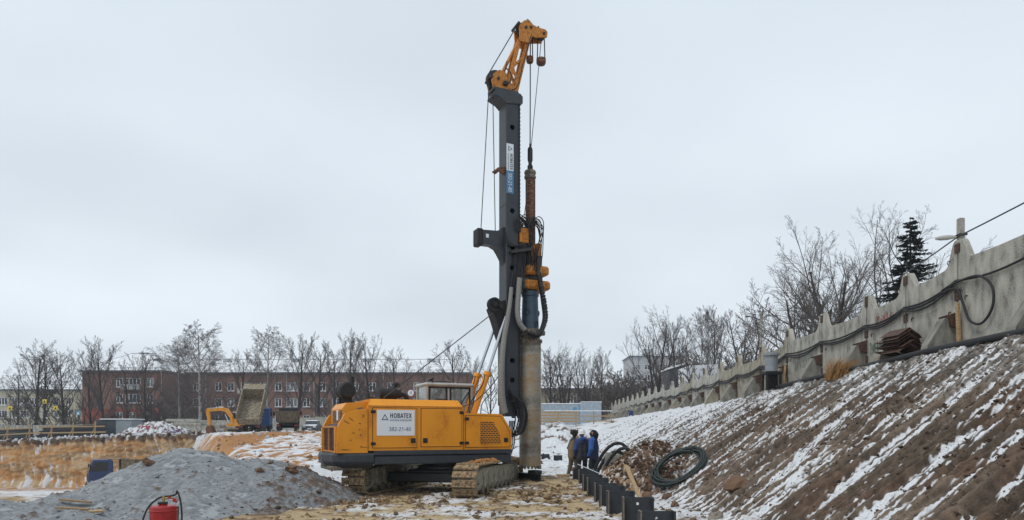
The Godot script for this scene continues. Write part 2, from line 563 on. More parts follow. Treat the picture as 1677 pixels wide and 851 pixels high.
func rock_mesh(seed_: int, bump := 0.3, flat := 0.75) -> ArrayMesh:
	var s := SphereMesh.new()
	s.radius = 0.5
	s.height = 1.0
	s.radial_segments = 9
	s.rings = 5
	var arr := s.get_mesh_arrays()
	var V: PackedVector3Array = arr[Mesh.ARRAY_VERTEX]
	var idx: PackedInt32Array = arr[Mesh.ARRAY_INDEX]
	for i in V.size():
		var p := V[i]
		var k := 1.0 + bump * 1.6 * nf.get_noise_3d(p.x * 1.7 + seed_ * 3.1, p.y * 1.7, p.z * 1.7) + bump * nf.get_noise_3d(p.x * 4.0, p.y * 4.0 + seed_ * 5.7, p.z * 4.0)
		V[i] = Vector3(p.x * k, p.y * k * flat, p.z * k * 0.85)
	var st := mb()
	for t in range(0, idx.size(), 3):
		var a := V[idx[t]]
		var b := V[idx[t + 1]]
		var c := V[idx[t + 2]]
		if (b - a).cross(c - a).length() > 1e-7:
			trio(st, a, b, c, a + b + c)
	return st.commit()

# many small lumps as one uncountable mass
func scatter(called: String, label: String, mesh: Mesh, m: Material, items: Array) -> void:
	var mm := MultiMesh.new()
	mm.transform_format = MultiMesh.TRANSFORM_3D
	mm.use_colors = true
	mm.mesh = mesh
	mm.instance_count = items.size()
	for i in items.size():
		mm.set_instance_transform(i, items[i][0])
		mm.set_instance_color(i, items[i][1])
	var o := MultiMeshInstance3D.new()
	o.multimesh = mm
	o.material_override = m
	o.name = numbered(called)
	add_child(o)
	tag(o, label, "loose stones", "", "stuff")

func rand_basis(s: float) -> Basis:
	return Basis.from_euler(Vector3(rng.randf_range(-0.6, 0.6), rng.randf() * TAU, rng.randf_range(-0.6, 0.6))).scaled(Vector3.ONE * s)

# ---------------------------------------------------------------- terrain
func ss(a: float, b: float, x: float) -> float:
	return smoothstep(a, b, x)

func lerp_table(t: Array, x: float) -> float:
	if x <= t[0][0]:
		return t[0][1]
	for i in range(1, t.size()):
		if x <= t[i][0]:
			return lerpf(t[i - 1][1], t[i][1], (x - t[i - 1][0]) / (t[i][0] - t[i - 1][0]))
	return t[t.size() - 1][1]

const WALL_BASE := [[8.0, 4.05], [17.0, 4.0], [21.6, 3.88], [28.0, 3.72], [33.0, 3.5], [45.0, 3.45], [60.0, 3.35], [95.0, 3.2]]

func wall_x(d: float) -> float:
	return 10.95 + 0.0121 * d

func bank_y(x: float, d: float) -> float:
	var yb := lerp_table(WALL_BASE, d)
	var xc := wall_x(d) - 0.85 + 0.18 * nf.get_noise_1d(d * 0.4)
	var toe := 4.25 + 0.3 * nf.get_noise_1d(d * 0.23 + 40.0)
	var t := (x - toe) / (xc - toe)
	if t >= 1.0:
		return yb - 0.26 * clampf((wall_x(d) - x) / 0.85, 0.0, 1.0)
	yb -= 0.26
	# soft toe, straight slope, rounded crest
	var w := 0.06
	var s := t if t > w else (t + w) * (t + w) / (4.0 * w)
	if t < -w:
		s = 0.0
	if t > 0.94:
		s = 1.0 - (1.0 - t) * (1.0 - t) / 0.12 - 0.03 + 0.03 * (t - 0.94) / 0.06
	return yb * s - maxf(-w - t, 0.0) * 1.6

func plateau_y(x: float) -> float:
	return lerp_table([[-70.0, 0.4], [-56.0, 0.55], [-43.0, 1.15], [-28.0, 1.6], [-10.0, 1.72], [1.0, 2.2], [6.0, 2.7], [10.5, 3.3], [60.0, 3.4]], x)

func pit_mask(x: float, d: float) -> float:
	# 1 inside the deep cut on the left
	var e := -0.37 * d - 1.0 - 0.16 * maxf(0.0, d - 46.0)
	return ss(e, e - lerpf(4.0, 5.0, ss(40.0, 55.0, d)), x) * ss(21.0, 26.0, d) * (1.0 - ss(74.0, 76.0, d))

# smooth ground without lumps
func ground_base(x: float, d: float) -> float:
	var p := plateau_y(x)
	var left := 1.0 - ss(-8.0, -3.0, x)
	var r := lerpf(ss(50.0, 61.0, d), ss(lerpf(29.0, 38.0, ss(-12.0, -18.0, x)), 67.0, d), left) * p
	# haul road runs down into the pit
	var pit := pit_mask(x, d)
	var y := lerpf(r, -4.3, pit)
	if x < -20.0 and d > 75.0:
		y = lerpf(y, p, ss(75.0, 76.5, d))
	# spoil hump between the rig and the piles
	var hx := (x - 0.9) / 1.7
	var hd := (d - 23.6) / 2.3
	y += 0.3 * exp(-hx * hx - hd * hd)
	y += 0.12 * exp(-pow((x + 0.2) / 1.0, 2.0) - pow((d - 20.0) / 1.0, 2.0))
	# the ground sheet stays under the embankment and climbs to the street behind the fence
	if x > 4.4:
		var b := bank_y(x, d) - 0.4 * ss(4.4, 5.2, x)
		var xw := wall_x(d)
		if x > xw + 0.1:
			b = lerp_table(WALL_BASE, d) - 0.02
		y = maxf(y - 0.4 * ss(4.4, 5.2, x), b) if x < xw + 0.1 else b
	return y

func ground_at(x: float, d: float) -> Array:
	var y := ground_base(x, d)
	var n1 := nz.get_noise_2d(x * 0.55, d * 0.55)
	var n2 := nz.get_noise_2d(x * 1.9 + 30.0, d * 1.9)
	var n3 := nz.get_noise_2d(x * 0.16, d * 0.16 + 90.0)
	var col: Color
	var soil := Color(0.15, 0.088, 0.05)
	var ochre := Color(0.5, 0.375, 0.215).lerp(Color(0.38, 0.255, 0.13), ss(-0.25, 0.4, n1))
	var snow := Color(0.78, 0.8, 0.83)
	var pit := pit_mask(x, d)
	if d < 34.0:
		var n4 := nf.get_noise_2d(x * 5.5, d * 5.5)
		var rdg := nr.get_noise_2d(x * 0.9 + 5.0, d * 0.9)
		y += 0.035 * n2 + 0.03 * n1 + 0.018 * n4 + 0.02 * rdg
		col = ochre
		# wet brown mud
		var mud := ss(0.0, 0.28, n2 + 0.5 * n1 + 0.25 * n4 - 0.05 + 0.32 * exp(-pow((x + 1.0) / 2.4, 2.0) - pow((d - 20.5) / 2.2, 2.0)))
		col = col.lerp(Color(0.155, 0.095, 0.052), mud * 0.85)
		# thin trodden snow
		var sn := n1 * 0.8 - 0.3 * n2 + 0.3 * n4 + 0.55 * n3 + 0.3 * exp(-pow((x + 2.3) / 1.5, 2.0) - pow((d - 17.3) / 1.6, 2.0)) - 0.15
		var right := ss(2.35, 2.9, x + 0.25 * n2)
		var far := ss(24.2, 26.2, d + 1.4 * n1 - 0.3 * x + 0.5)
		sn += 0.42 * right + 0.75 * far + 0.25 * ss(-6.0, -9.0, x)
		col = col.lerp(soil.lerp(Color(0.22, 0.16, 0.115), ss(-0.3, 0.3, n2)), maxf(right, far))
		var s := ss(0.1, 0.22, sn)
		col = col.lerp(snow.lerp(Color(0.55, 0.52, 0.47), ss(0.15, 0.5, n4) * 0.6), s * 0.92)
		y += 0.02 * s
	else:
		var rdg2 := nr.get_noise_2d(x * 0.5, d * 0.35)
		y += 0.12 * n2 + 0.1 * n1 + 0.1 * rdg2
		var orange := Color(0.5, 0.235, 0.075).lerp(Color(0.36, 0.175, 0.07), ss(-0.3, 0.3, n2))
		var s2 := ss(-0.06, 0.1, n1 + 0.5 * n2 - 0.04 + 0.25 * n3 + 0.38 * ss(-10.0, -3.0, x))
		col = orange.lerp(soil, ss(-6.0, 2.0, x))
		# haul road: bare sand down the ramp
		var rx := -21.2 - 1.5 * ss(70.0, 52.0, d)
		var road := 1.0 - ss(2.0, 2.9, absf(x - rx) + 0.7 * n1)
		road *= ss(40.0, 46.0, d) * (1.0 - ss(67.0, 71.0, d))
		var edge := 4.0 * pit * (1.0 - pit)
		col = col.lerp(Color(0.45, 0.25, 0.11).lerp(Color(0.52, 0.36, 0.2), ss(-0.3, 0.3, n2)), edge)
		col = col.lerp(snow, s2 * (1.0 - road) * (1.0 - 0.55 * pit) * (1.0 - 0.8 * edge))
		if d > 66.0:
			# yard at street level: dirty snow, wheel tracks
			var s3 := ss(-0.15, 0.2, n1 + 0.4 * n2 + 0.1)
			var yard := Color(0.2, 0.17, 0.145).lerp(snow * Color(0.93, 0.93, 0.94), s3)
			col = col.lerp(yard, ss(66.0, 71.0, d) * (1.0 - pit))
	return [y, col]

func build_ground():
	var xs := lines([[-2500.0, -200.0, 460.0], [-200.0, -92.0, 9.0], [-92.0, -34.0, 0.45], [-34.0, -8.0, 0.26], [-8.0, 4.6, 0.07], [4.6, 12.0, 0.3], [12.0, 60.0, 2.0], [60.0, 260.0, 20.0], [260.0, 2500.0, 450.0]])
	var ds := lines([[-40.0, 6.0, 4.6], [6.0, 12.0, 0.2], [12.0, 27.0, 0.06], [27.0, 40.0, 0.13], [40.0, 92.0, 0.3], [92.0, 130.0, 3.0], [130.0, 400.0, 30.0], [400.0, 4000.0, 600.0]])
	struct(sheet(xs, ds, ground_at), "ground", M.soil, "trodden ochre and snowy ground of the building site")
	# loose lumps of clay and frozen soil on the pad
	var items := []
	for i in 5200:
		var x := rng.randf_range(-7.5, 4.4)
		var d := rng.randf_range(12.5, 27.0)
		if x > 2.2 and x < 2.95:
			continue
		var dens := nz.get_noise_2d(x * 0.7 + 3.0, d * 0.7)
		if dens < rng.randf_range(-0.35, 0.3):
			continue
		var s := 0.025 + 0.11 * pow(rng.randf(), 4.0)
		var g := ground_at(x, d)
		var c: Color = g[1]
		if c.r > 0.5:
			c = Color(0.2, 0.13, 0.075)
		c = c * rng.randf_range(0.65, 1.1)
		items.append([Transform3D(rand_basis(s), Vector3(x, g[0] + s * 0.12, -d)), c])
	for i in 260:
		var x := rng.randfn(0.4, 1.1)
		var d := rng.randfn(19.6, 1.3)
		if i % 2 == 0:
			x = rng.randfn(-3.6, 0.8)
			d = rng.randfn(18.6, 0.8)
		if x > 2.1:
			continue
		var s := 0.06 + 0.16 * pow(rng.randf(), 2.5)
		items.append([Transform3D(rand_basis(s), Vector3(x, ground_at(x, d)[0] + s * 0.1, -d)), Color(0.26, 0.17, 0.09) * rng.randf_range(0.55, 1.2)])
	scatter("loose_clods", "loose clods of clay and soil strewn over the working pad", rock_mesh(1, 0.5), M.clod, items)
	# rough lumps in the far snow
	items = []
	for i in 2600:
		var x := rng.randf_range(-45.0, 5.0)
		var d := rng.randf_range(30.0, 72.0)
		if pit_mask(x, d) > 0.3:
			continue
		var g := ground_at(x, d)
		var s := 0.08 + 0.32 * pow(rng.randf(), 3.0)
		var c := Color(0.17, 0.11, 0.075) if x > -5.0 else Color(0.36, 0.2, 0.09)
		if rng.randf() < 0.35:
			c = Color(0.72, 0.74, 0.77)
		if rng.randf() > 0.5 + nz.get_noise_2d(x * 0.3, d * 0.3):
			continue
		items.append([Transform3D(rand_basis(s), Vector3(x, g[0] + s * 0.1, -d)), c * rng.randf_range(0.7, 1.1)])
	for i in 900:
		var x := rng.randf_range(-64.0, -27.0)
		var d := 75.6 + 3.0 * pow(rng.randf(), 2.0)
		var s := 0.12 + 0.4 * pow(rng.randf(), 2.5)
		var c := Color(0.76, 0.78, 0.81) if rng.randf() < 0.62 else Color(0.17, 0.11, 0.07)
		items.append([Transform3D(rand_basis(s), Vector3(x, plateau_y(x) + 0.12 + s * 0.15, -d)), c * rng.randf_range(0.8, 1.05)])
	scatter("frozen_clods", "frozen lumps of earth and snow on the slopes behind the rig", rock_mesh(2, 0.45), M.clod, items)

func bank_at(x: float, d: float) -> Array:
	var y := bank_y(x, d)
	var xc := wall_x(d) - 0.85
	var t := clampf((x - 4.25) / (xc - 4.25), -0.2, 1.3)
	var face := ss(-0.03, 0.1, t) * (1.0 - ss(0.97, 1.06, t))
	# bucket-tooth furrows: long lines that run slantwise down the slope
	var p := d - 0.34 * (x - 4.25) + 0.3 * nf.get_noise_2d(x * 0.12, d * 0.14)
	var a0 := nf.get_noise_2d(p * 0.8, x * 0.08 + 20.0)
	var a1 := nf.get_noise_2d(p * 3.5, x * 0.06 + 40.0)
	var a2 := nf.get_noise_2d(p * 7.6 + 30.0, x * 0.13)
	var a3 := nf.get_noise_2d(p * 13.0 + 50.0, x * 0.3)
	var c1 := nz.get_noise_2d(x * 3.2, d * 3.2)
	var c2 := nf.get_noise_2d(x * 4.6, d * 5.5)
	var c3 := nf.get_noise_2d(x * 8.5, d * 11.0)
	y += face * (0.1 * a0 + 0.085 * a1 + 0.055 * a2 + 0.022 * a3) + 0.04 * c1 + 0.025 * c2 + 0.014 * c3
	var nn := nz.get_noise_2d(x * 0.35 + 11.0, d * 0.3)
	# snow lies in the furrows and on ledges
	var farness := ss(20.0, 46.0, d)
	var st := -0.5 * a1 - 0.55 * a2 - 0.42 * a3
	st += 0.3 * nf.get_noise_2d(x * 0.8, p * 2.4 + 9.0) + 0.24 * nf.get_noise_2d(x * 1.9, p * 5.0)
	st += 0.1 * c1 + 0.1 * c2 + 0.14 * c3 + 0.36 * nn - 0.19
	st += 0.85 * farness * ss(0.12, 0.7, t + 0.4 * farness)
	st += 0.2 * (1.0 - ss(0.0, 0.14, t)) * (1.0 - farness)
	st += 0.1 * ss(0.7, 0.95, t) + 0.55 * ss(28.0, 36.0, d) * ss(0.85, 1.0, t)
	var s := ss(0.0, 0.08, st)
	var brown := Color(0.1, 0.072, 0.051).lerp(Color(0.19, 0.142, 0.104), ss(-0.35, 0.45, nn + 0.5 * c1))
	brown = brown.lerp(Color(0.125, 0.078, 0.052), ss(0.1, 0.5, nz.get_noise_2d(x * 0.5, d * 0.4 + 60.0)))
	var rubble := Color(0.17, 0.155, 0.138).lerp(Color(0.31, 0.296, 0.275), ss(-0.2, 0.4, c2))
	var col := brown.lerp(rubble, ss(0.66, 1.0, t + 0.3 * nn + 0.15 * c1) * 0.7)
	col = col * (1.0 + 0.3 * c2 + 0.35 * c3)
	col = col.lerp(Color(0.79, 0.81, 0.84), s * 0.96)
	y += 0.022 * s
	return [y, col]

func build_embankment():
	var xs := lines([[3.6, 12.2, 0.043]])
	var ds := PackedFloat32Array()
	var d := 6.0
	while d < 96.0:
		ds.append(d)
		d += 0.002 * d + 0.002
	struct(sheet(xs, ds, bank_at), "embankment_terrain", M.soil, "furrowed brown earth embankment streaked with snow below the concrete fence")
	var items := []
	for i in 12000:
		var dd := 7.0 + 30.0 * pow(rng.randf(), 1.6)
		var t := pow(rng.randf(), 0.55)
		var x := 4.3 + t * (wall_x(dd) - 4.7)
		var s := 0.016 + 0.06 * pow(rng.randf(), 5.0)
		if t > 0.75:
			s *= 1.1
		var g := bank_at(x, dd)
		var c := Color(0.11, 0.07, 0.048)
		if t > 0.65 and rng.randf() < 0.75:
			c = Color(0.27, 0.255, 0.235)
		elif rng.randf() < 0.2:
			c = Color(0.24, 0.19, 0.15)
		items.append([Transform3D(rand_basis(s), Vector3(x, g[0] + s * 0.2, -dd)), c * rng.randf_range(0.6, 1.15)])
	scatter("embankment_rubble", "small stones and soil crumbs lying on the embankment slope", rock_mesh(3, 0.5), M.clod, items)

func build_pit_face():
	# the cut: about five metres of orange sand below the yard
	var nx := 640
	var nh := 84
	var V := PackedVector3Array()
	var C := PackedColorArray()
	for j in nh:
		var t := float(j) / (nh - 1)
		for i in nx:
			var x := -72.0 + 50.0 * i / (nx - 1)
			var top := plateau_y(x) + 0.12 + 0.35 * nz.get_noise_2d(x * 0.5, 3.0)
			var tt := t
			var y := lerpf(-4.7, top, tt)
			var yy := y
			var lean := 1.9 * (1.0 - t) + 0.8 * ss(0.3, 0.0, t)
			# tooth marks lean to one side
			var q := x + 0.4 * y
			var g := nf.get_noise_2d(q * 1.3, y * 0.16)
			var g2 := nf.get_noise_2d(q * 3.2, y * 0.4 + 9.0)
			var big := nz.get_noise_2d(x * 0.16, y * 0.3 + 33.0)
			var dd := 75.3 - lean + 0.34 * g + 0.18 * g2 + 0.6 * big + 0.12 * nz.get_noise_2d(x * 1.6, y * 2.2)
			if t > 0.96:
				dd += (t - 0.96) * 40.0
				yy = top - 0.02
			var st := 0.5 * nf.get_noise_2d(q * 1.5, y * 0.5) - 0.35 * g - 0.3 * g2 + 0.55 * big + 0.4 * nz.get_noise_2d(q * 2.2, y * 1.6) - 0.38
			st -= 0.12 * ss(0.4, 0.6, t) * (1.0 - ss(0.93, 0.98, t))
			st += 0.3 * ss(0.34, 0.12, t) + 0.5 * ss(0.95, 1.0, t)
			var s := ss(0.0, 0.16, st)
			var o := Color(0.56, 0.3, 0.12).lerp(Color(0.54, 0.36, 0.2), ss(-0.3, 0.3, nz.get_noise_2d(x * 0.35, y * 1.1)))
			o = o.lerp(Color(0.56, 0.4, 0.24), ss(-0.1, 0.5, nf.get_noise_2d(x * 0.12, y * 0.9 + 70.0)))
			o = o.lerp(Color(0.13, 0.085, 0.055), ss(0.87, 0.95, t + 0.06 * g))
			V.append(Vector3(x, yy, -dd))
			C.append(o.lerp(Color(0.77, 0.79, 0.82), s * 0.93))
	struct(sheet_mesh(V, C, nx, nh), "pit_face_terrain", M.soil, "steep orange sand face of the excavation dusted with snow")

const MOUND := [[-14.5, 12.5, 0.7], [-12.5, 13.3, 0.66], [-10.6, 14.0, 0.6], [-10.1, 15.0, 0.54], [-9.45, 16.0, 0.66], [-9.3, 16.5, 0.8], [-9.0, 17.0, 1.04], [-8.55, 17.7, 1.56], [-7.9, 17.8, 1.4], [-7.0, 18.4, 1.18], [-6.5, 18.7, 1.2], [-5.9, 18.9, 0.62], [-8.8, 13.6, 0.42], [-7.2, 15.2, 0.55], [-10.5, 12.0, 0.4], [-6.0, 13.5, 0.2], [-5.5, 15.4, 0.12], [-7.5, 12.0, 0.36], [-9.0, 11.0, 0.4]]

func mound_y(x: float, d: float) -> float:
	var k := 7.0
	var acc := 0.0
	for m in MOUND:
		var r := Vector2(x - m[0], d - m[1]).length()
		var h: float = m[2] - 0.5 * maxf(0.0, sqrt(r * r + 0.05) - 0.22)
		acc += exp(k * h)
	return log(acc) / k - 0.12

func mound_at(x: float, d: float) -> Array:
	var y := mound_y(x, d)
	var n1 := nz.get_noise_2d(x * 1.1, d * 1.1 + 15.0)
	var n2 := nz.get_noise_2d(x * 4.5, d * 4.5)
	var n3 := nf.get_noise_2d(x * 14.0, d * 14.0)
	y += 0.05 * n1 + 0.012 * n2 + 0.008 * n3
	var col := Color(0.225, 0.24, 0.252).lerp(Color(0.3, 0.315, 0.33), ss(-0.35, 0.4, n1 + 0.4 * n2))
	col = col * (1.0 + 0.3 * n3 + 0.1 * n2)
	# a little snow caught in the hollows, brown soil mixed in at the right foot
	var s := ss(0.36, 0.5, -n1 * 0.9 + 0.35 * n2 + 0.1 * n3 + 0.35 * nz.get_noise_2d(x * 0.4 + 60.0, d * 0.4))
	col = col.lerp(Color(0.6, 0.62, 0.65), s * 0.45)
	var b := ss(0.05, 0.25, n2 * 0.5 + n1 * 0.5 + 0.36 * ss(-6.6, -5.2, x) - 0.24)
	col = col.lerp(Color(0.12, 0.075, 0.048), b * 0.9)
	y += 0.06 * b * (0.5 + n2)
	return [y, col]

func build_gravel_mound():
	struct(sheet(lines([[-19.0, -3.6, 0.05]]), lines([[8.0, 23.5, 0.055]]), mound_at), "gravel_mound_terrain", M.gravel, "heap of grey crushed stone in front of the pit")
	var items := []
	for i in 7000:
		var x := rng.randf_range(-14.0, -4.2)
		var d := rng.randf_range(10.5, 20.0)
		var g := mound_at(x, d)
		if g[0] < ground_base(x, d) + 0.03:
			continue
		var s := 0.012 + 0.03 * pow(rng.randf(), 6.0)
		if rng.randf() < 0.015:
			s += 0.05
		var v := rng.randf_range(0.2, 0.34)
		var c := Color(v, v * 1.02, v * 1.05)
		if x > -6.3 and rng.randf() < 0.45:
			c = Color(0.11, 0.07, 0.045) * rng.randf_range(0.7, 1.3)
			s *= 1.9
		elif rng.randf() < 0.04:
			c = Color(0.33, 0.25, 0.16)
			s *= 2.0
		items.append([Transform3D(rand_basis(s), Vector3(x, g[0] + s * 0.2, -d)), c])
	scatter("crushed_stone", "loose chips of crushed stone on the grey heap", rock_mesh(4, 0.4), M.clod, items)
	# single stones that stand out
	var rocks := [
		[98, 812, 12.6, 0.2, "stone", "pale broken stone below the planks on the gravel heap"],
		[70, 838, 12.0, 0.15, "stone", "whitish stone low on the gravel heap by the picture's corner"],
		[140, 842, 12.0, 0.22, "stone_brown", "dark jagged clod low on the gravel heap"],
		[174, 816, 12.9, 0.12, "stone_brown", "small orange-brown stone just right of the planks"],
		[258, 783, 15.6, 0.14, "stone", "tan stone on the flank of the gravel heap"],
		[243, 755, 16.7, 0.3, "stone_brown", "brown clod on the shoulder of the gravel heap beside the blue truck"],
		[12, 838, 12.3, 0.3, "stone", "tan rock at the far corner of the gravel heap"],
		[442, 754, 18.3, 0.2, "stone", "tan stone near the second crest of the gravel heap"],
		[425, 771, 17.6, 0.2, "stone_brown", "brown clod under the second crest of the gravel heap"],
		[478, 776, 18.2, 0.36, "stone_brown", "large dark clod on the right foot of the gravel heap"]]
	for r in rocks:
		var p := at(r[0], r[1], r[2])
		p.y = mound_at(p.x, -p.z)[0]
		var o := put(rock_mesh(rng.randi() % 90 + 5), "stone", M[r[4]])
		o.transform = Transform3D(rand_basis(r[3]), p + Vector3(0, r[3] * 0.12, 0))
		tag(o, r[5], "stone", "stones on the gravel heap")

func heap_y(x: float, d: float) -> float:
	var acc := 0.0
	for m in [[4.75, 22.6, 1.62], [4.2, 22.2, 1.4], [5.4, 22.4, 1.35], [3.7, 21.6, 0.85], [4.4, 20.6, 0.85], [5.2, 20.8, 0.8]]:
		var r := Vector2(x - m[0], d - m[1]).length()
		acc += exp(7.0 * (m[2] - 0.8 * maxf(0.0, sqrt(r * r + 0.04) - 0.2)))
	return log(acc) / 7.0 - 0.1

func heap_at(x: float, d: float) -> Array:
	var n1 := nz.get_noise_2d(x * 2.2, d * 2.2 + 44.0)
	var n2 := nz.get_noise_2d(x * 6.5, d * 6.5)
	var y := heap_y(x, d) + 0.12 * n1 + 0.07 * n2
	var col := Color(0.13, 0.075, 0.045).lerp(Color(0.21, 0.13, 0.085), ss(-0.3, 0.35, n1 + 0.6 * n2))
	col = col.lerp(Color(0.36, 0.23, 0.12), ss(4.1, 3.4, x) * 0.8)
	var s := ss(0.1, 0.22, n2 * 0.9 - 0.5 * n1 + 0.3 * nf.get_noise_2d(x * 9.0, d * 9.0) + 0.3 * ss(4.4, 5.6, x) * ss(22.4, 20.6, d) - 0.06)
	col = col.lerp(Color(0.76, 0.78, 0.81), s * 0.9)
	return [y, col]

func build_dirt_heap():
	struct(sheet(lines([[2.6, 7.6, 0.04]]), lines([[18.4, 25.4, 0.045]]), heap_at), "dirt_heap_terrain", M.soil, "brown heap of dug earth flecked with snow behind the steel piles")
	var items := []
	for i in 1500:
		var x := rng.randf_range(3.0, 6.2)
		var d := rng.randf_range(19.6, 23.5)
		var g := heap_at(x, d)
		if g[0] < maxf(ground_base(x, d), bank_y(x, d)) + 0.05:
			continue
		var s := 0.04 + 0.13 * pow(rng.randf(), 3.0)
		items.append([Transform3D(rand_basis(s), Vector3(x, g[0] + s * 0.2, -d)), Color(0.15, 0.09, 0.055) * rng.randf_range(0.6, 1.4)])
	scatter("heap_crumbs", "crumbs and clods of brown earth on the dug heap", rock_mesh(6, 0.5), M.clod, items)

# ---------------------------------------------------------------- concrete fence on the embankment
# depth of each joint between panels and the height of the panel ends there
const SEAMS := [[8.0, 6.95], [11.0, 6.86], [14.05, 6.76], [17.1, 6.67], [19.4, 6.34], [21.6, 6.15], [24.8, 6.13], [28.0, 6.05], [31.1, 5.75], [34.5, 5.66], [37.6, 5.66], [40.7, 5.58], [43.6, 5.53], [46.5, 5.48], [49.6, 5.45], [53.0, 5.48], [55.8, 5.46], [58.6, 5.45], [61.6, 5.43], [64.4, 5.4], [67.2, 5.4], [70.2, 5.38], [73.2, 5.36], [76.2, 5.35], [79.2, 5.34], [82.2, 5.32], [85.2, 5.3], [88.2, 5.3]]

func ordinal(n: int) -> String:
	var w := ["first", "second", "third", "fourth", "fifth", "sixth", "seventh", "eighth", "ninth", "tenth", "eleventh", "twelfth", "thirteenth", "fourteenth", "fifteenth", "sixteenth", "seventeenth", "eighteenth", "nineteenth", "twentieth", "twenty-first", "twenty-second", "twenty-third", "twenty-fourth", "twenty-fifth", "twenty-sixth", "twenty-seventh", "twenty-eighth"]
	return w[n - 1]

func build_fence():
	var n := SEAMS.size()
	for i in n - 1:
		var d0: float = SEAMS[i][0]
		var d1: float = SEAMS[i + 1][0]
		var lab := ""
		if i < 3:
			lab = "%s concrete fence panel on the near side of the lamp pole" % ordinal(3 - i)
		else:
			lab = "%s concrete fence panel beyond the lamp pole, counting away" % ordinal(i - 2)
		if i == 3:
			lab = "concrete fence panel behind the stack of rusty sheets, next to the lamp pole"
		var p0 := Vector3(wall_x(d0), 0, -d0)
		var p1 := Vector3(wall_x(d1), 0, -d1)
		var L := p0.distance_to(p1)
		var ux := (p1 - p0) / L
		var out := Vector3(-ux.z, 0, ux.x)          # towards the pit
		if out.x > 0.0:
			out = -out
		var yb := minf(lerp_table(WALL_BASE, d0), lerp_table(WALL_BASE, d1)) - 0.35
		var t0: float = SEAMS[i][1]
		var t1: float = SEAMS[i + 1][1]
		var th := thing("fence_panel", lab, "fence panel", Vector3(p0.x, yb, p0.z), 0.0, "concrete panels of the fence on the embankment")
		var ear := 0.26 if L < 2.6 else 0.32
		var e := 0.032
		var drop := 0.56
		var h0 := t0 - yb
		var h1 := t1 - yb
		var m0 := lerpf(h0, h1, 0.3)
		var m1 := lerpf(h0, h1, 0.7)
		var poly := [[e, 0.0], [L - e, 0.0], [L - e, h1 - 0.05], [L - e - 0.04, h1], [L - 0.14, h1 - 0.015], [L - 0.2, h1 - 0.09], [L - 0.4, m1 - drop * 0.88], [L - 0.52, m1 - drop],
			[L * 0.5, lerpf(h0, h1, 0.5) - drop - 0.02], [0.52, m0 - drop], [0.4, m0 - drop * 0.88], [0.2, h0 - 0.09], [0.14, h0 - 0.015], [e + 0.04, h0], [e, h0 - 0.05]]
		var st := mb()
		prism(st, poly, Vector3.ZERO, ux, Vector3.UP, out, -0.16)
		var mt: Material = M.concrete
		if i in [7, 8, 9, 12]:
			mt = M.concrete_tan
		var slab := build(st, "slab", mt, th)
		# lifting loops, rusty weld plates, block foot at the near joint
		if d0 < 36.0:
			for q in [[0.3, 0.42], [0.34, 0.85], [L - 0.34, 0.5]]:
				var lp := []
				for k in 9:
					var a := -1.2 + 4.0 * k / 8.0
					lp.append(ux * (q[0] + 0.05 * cos(a)) + Vector3.UP * (lerpf(h0, h1, q[0] / L) * q[1] + 0.05 * sin(a)) + out * 0.012)
				st = mb()
				tube(st, lp, 0.011, 5)
				build(st, "lifting_loop", M.rusty_plate, slab)
			# open joint strip
		for q in [0.93, 0.55, 0.24]:
			if d0 > 45.0 and q < 0.9:
				continue
			st = mb()
			var y: float = h0 * q
			var b := Basis(ux, Vector3.UP, -out)
			cbox(st, ux * 0.0 + Vector3.UP * y + out * 0.012, Vector3(0.16 + 0.05 * rng.randf(), 0.22 + 0.16 * rng.randf(), 0.03), 0.006, b)
			build(st, "weld_plate", M.rusty_plate, th)
		# foot: a wedge-shaped block that reaches out over the crest
		st = mb()
		var fh := 1.0 if d0 < 40.0 else 0.85
		var gy := lerp_table(WALL_BASE, d0) - yb
		prism(st, [[-0.16, gy - 0.3], [0.78, gy - 0.3], [0.72, gy + 0.04], [0.3, gy + fh * 0.72], [0.12, gy + fh * 0.74], [-0.0, gy + fh * 0.74], [-0.16, gy]], ux * 0.02 + out * 0.003, out, Vector3.UP, ux, 0.3)
		build(st, "foot_block", M.concrete_dark if i % 3 != 1 else M.concrete_tan, th)
		if d0 < 60.0:
			st = mb()
			prism(st, [[0.0, gy + fh * 0.45], [0.2, gy + fh * 0.5], [0.26, gy + fh * 0.78], [0.0, gy + fh * 0.86]], -ux * 0.06 + out * 0.005, out, Vector3.UP, ux, 0.06)
			build(st, "bracket", M.rusty_plate, th)
			st = mb()
			prism(st, [[0.0, gy + fh * 0.45], [0.2, gy + fh * 0.5], [0.26, gy + fh * 0.78], [0.0, gy + fh * 0.86]], ux * 0.33 + out * 0.005, out, Vector3.UP, ux, 0.03)
			build(st, "bracket", M.rusty_plate, th)
	# spray-paint scrawls: thin strokes on the faces
	scrawl(Vector3(wall_x(20.6), 5.2, -20.6), 1.0, 0.42, M.paint_red, 5, "faded red spray paint scrawl on the fence near the pole")
	scrawl(Vector3(wall_x(21.0), 4.45, -21.0), 0.8, 0.4, M.paint_green, 7, "faded green spray paint scrawl above the stacked sheets")
	scrawl(Vector3(wall_x(26.6), 4.45, -26.6), 1.3, 0.42, M.paint_green, 9, "green spray paint scrawl on the fence above the dry grass")
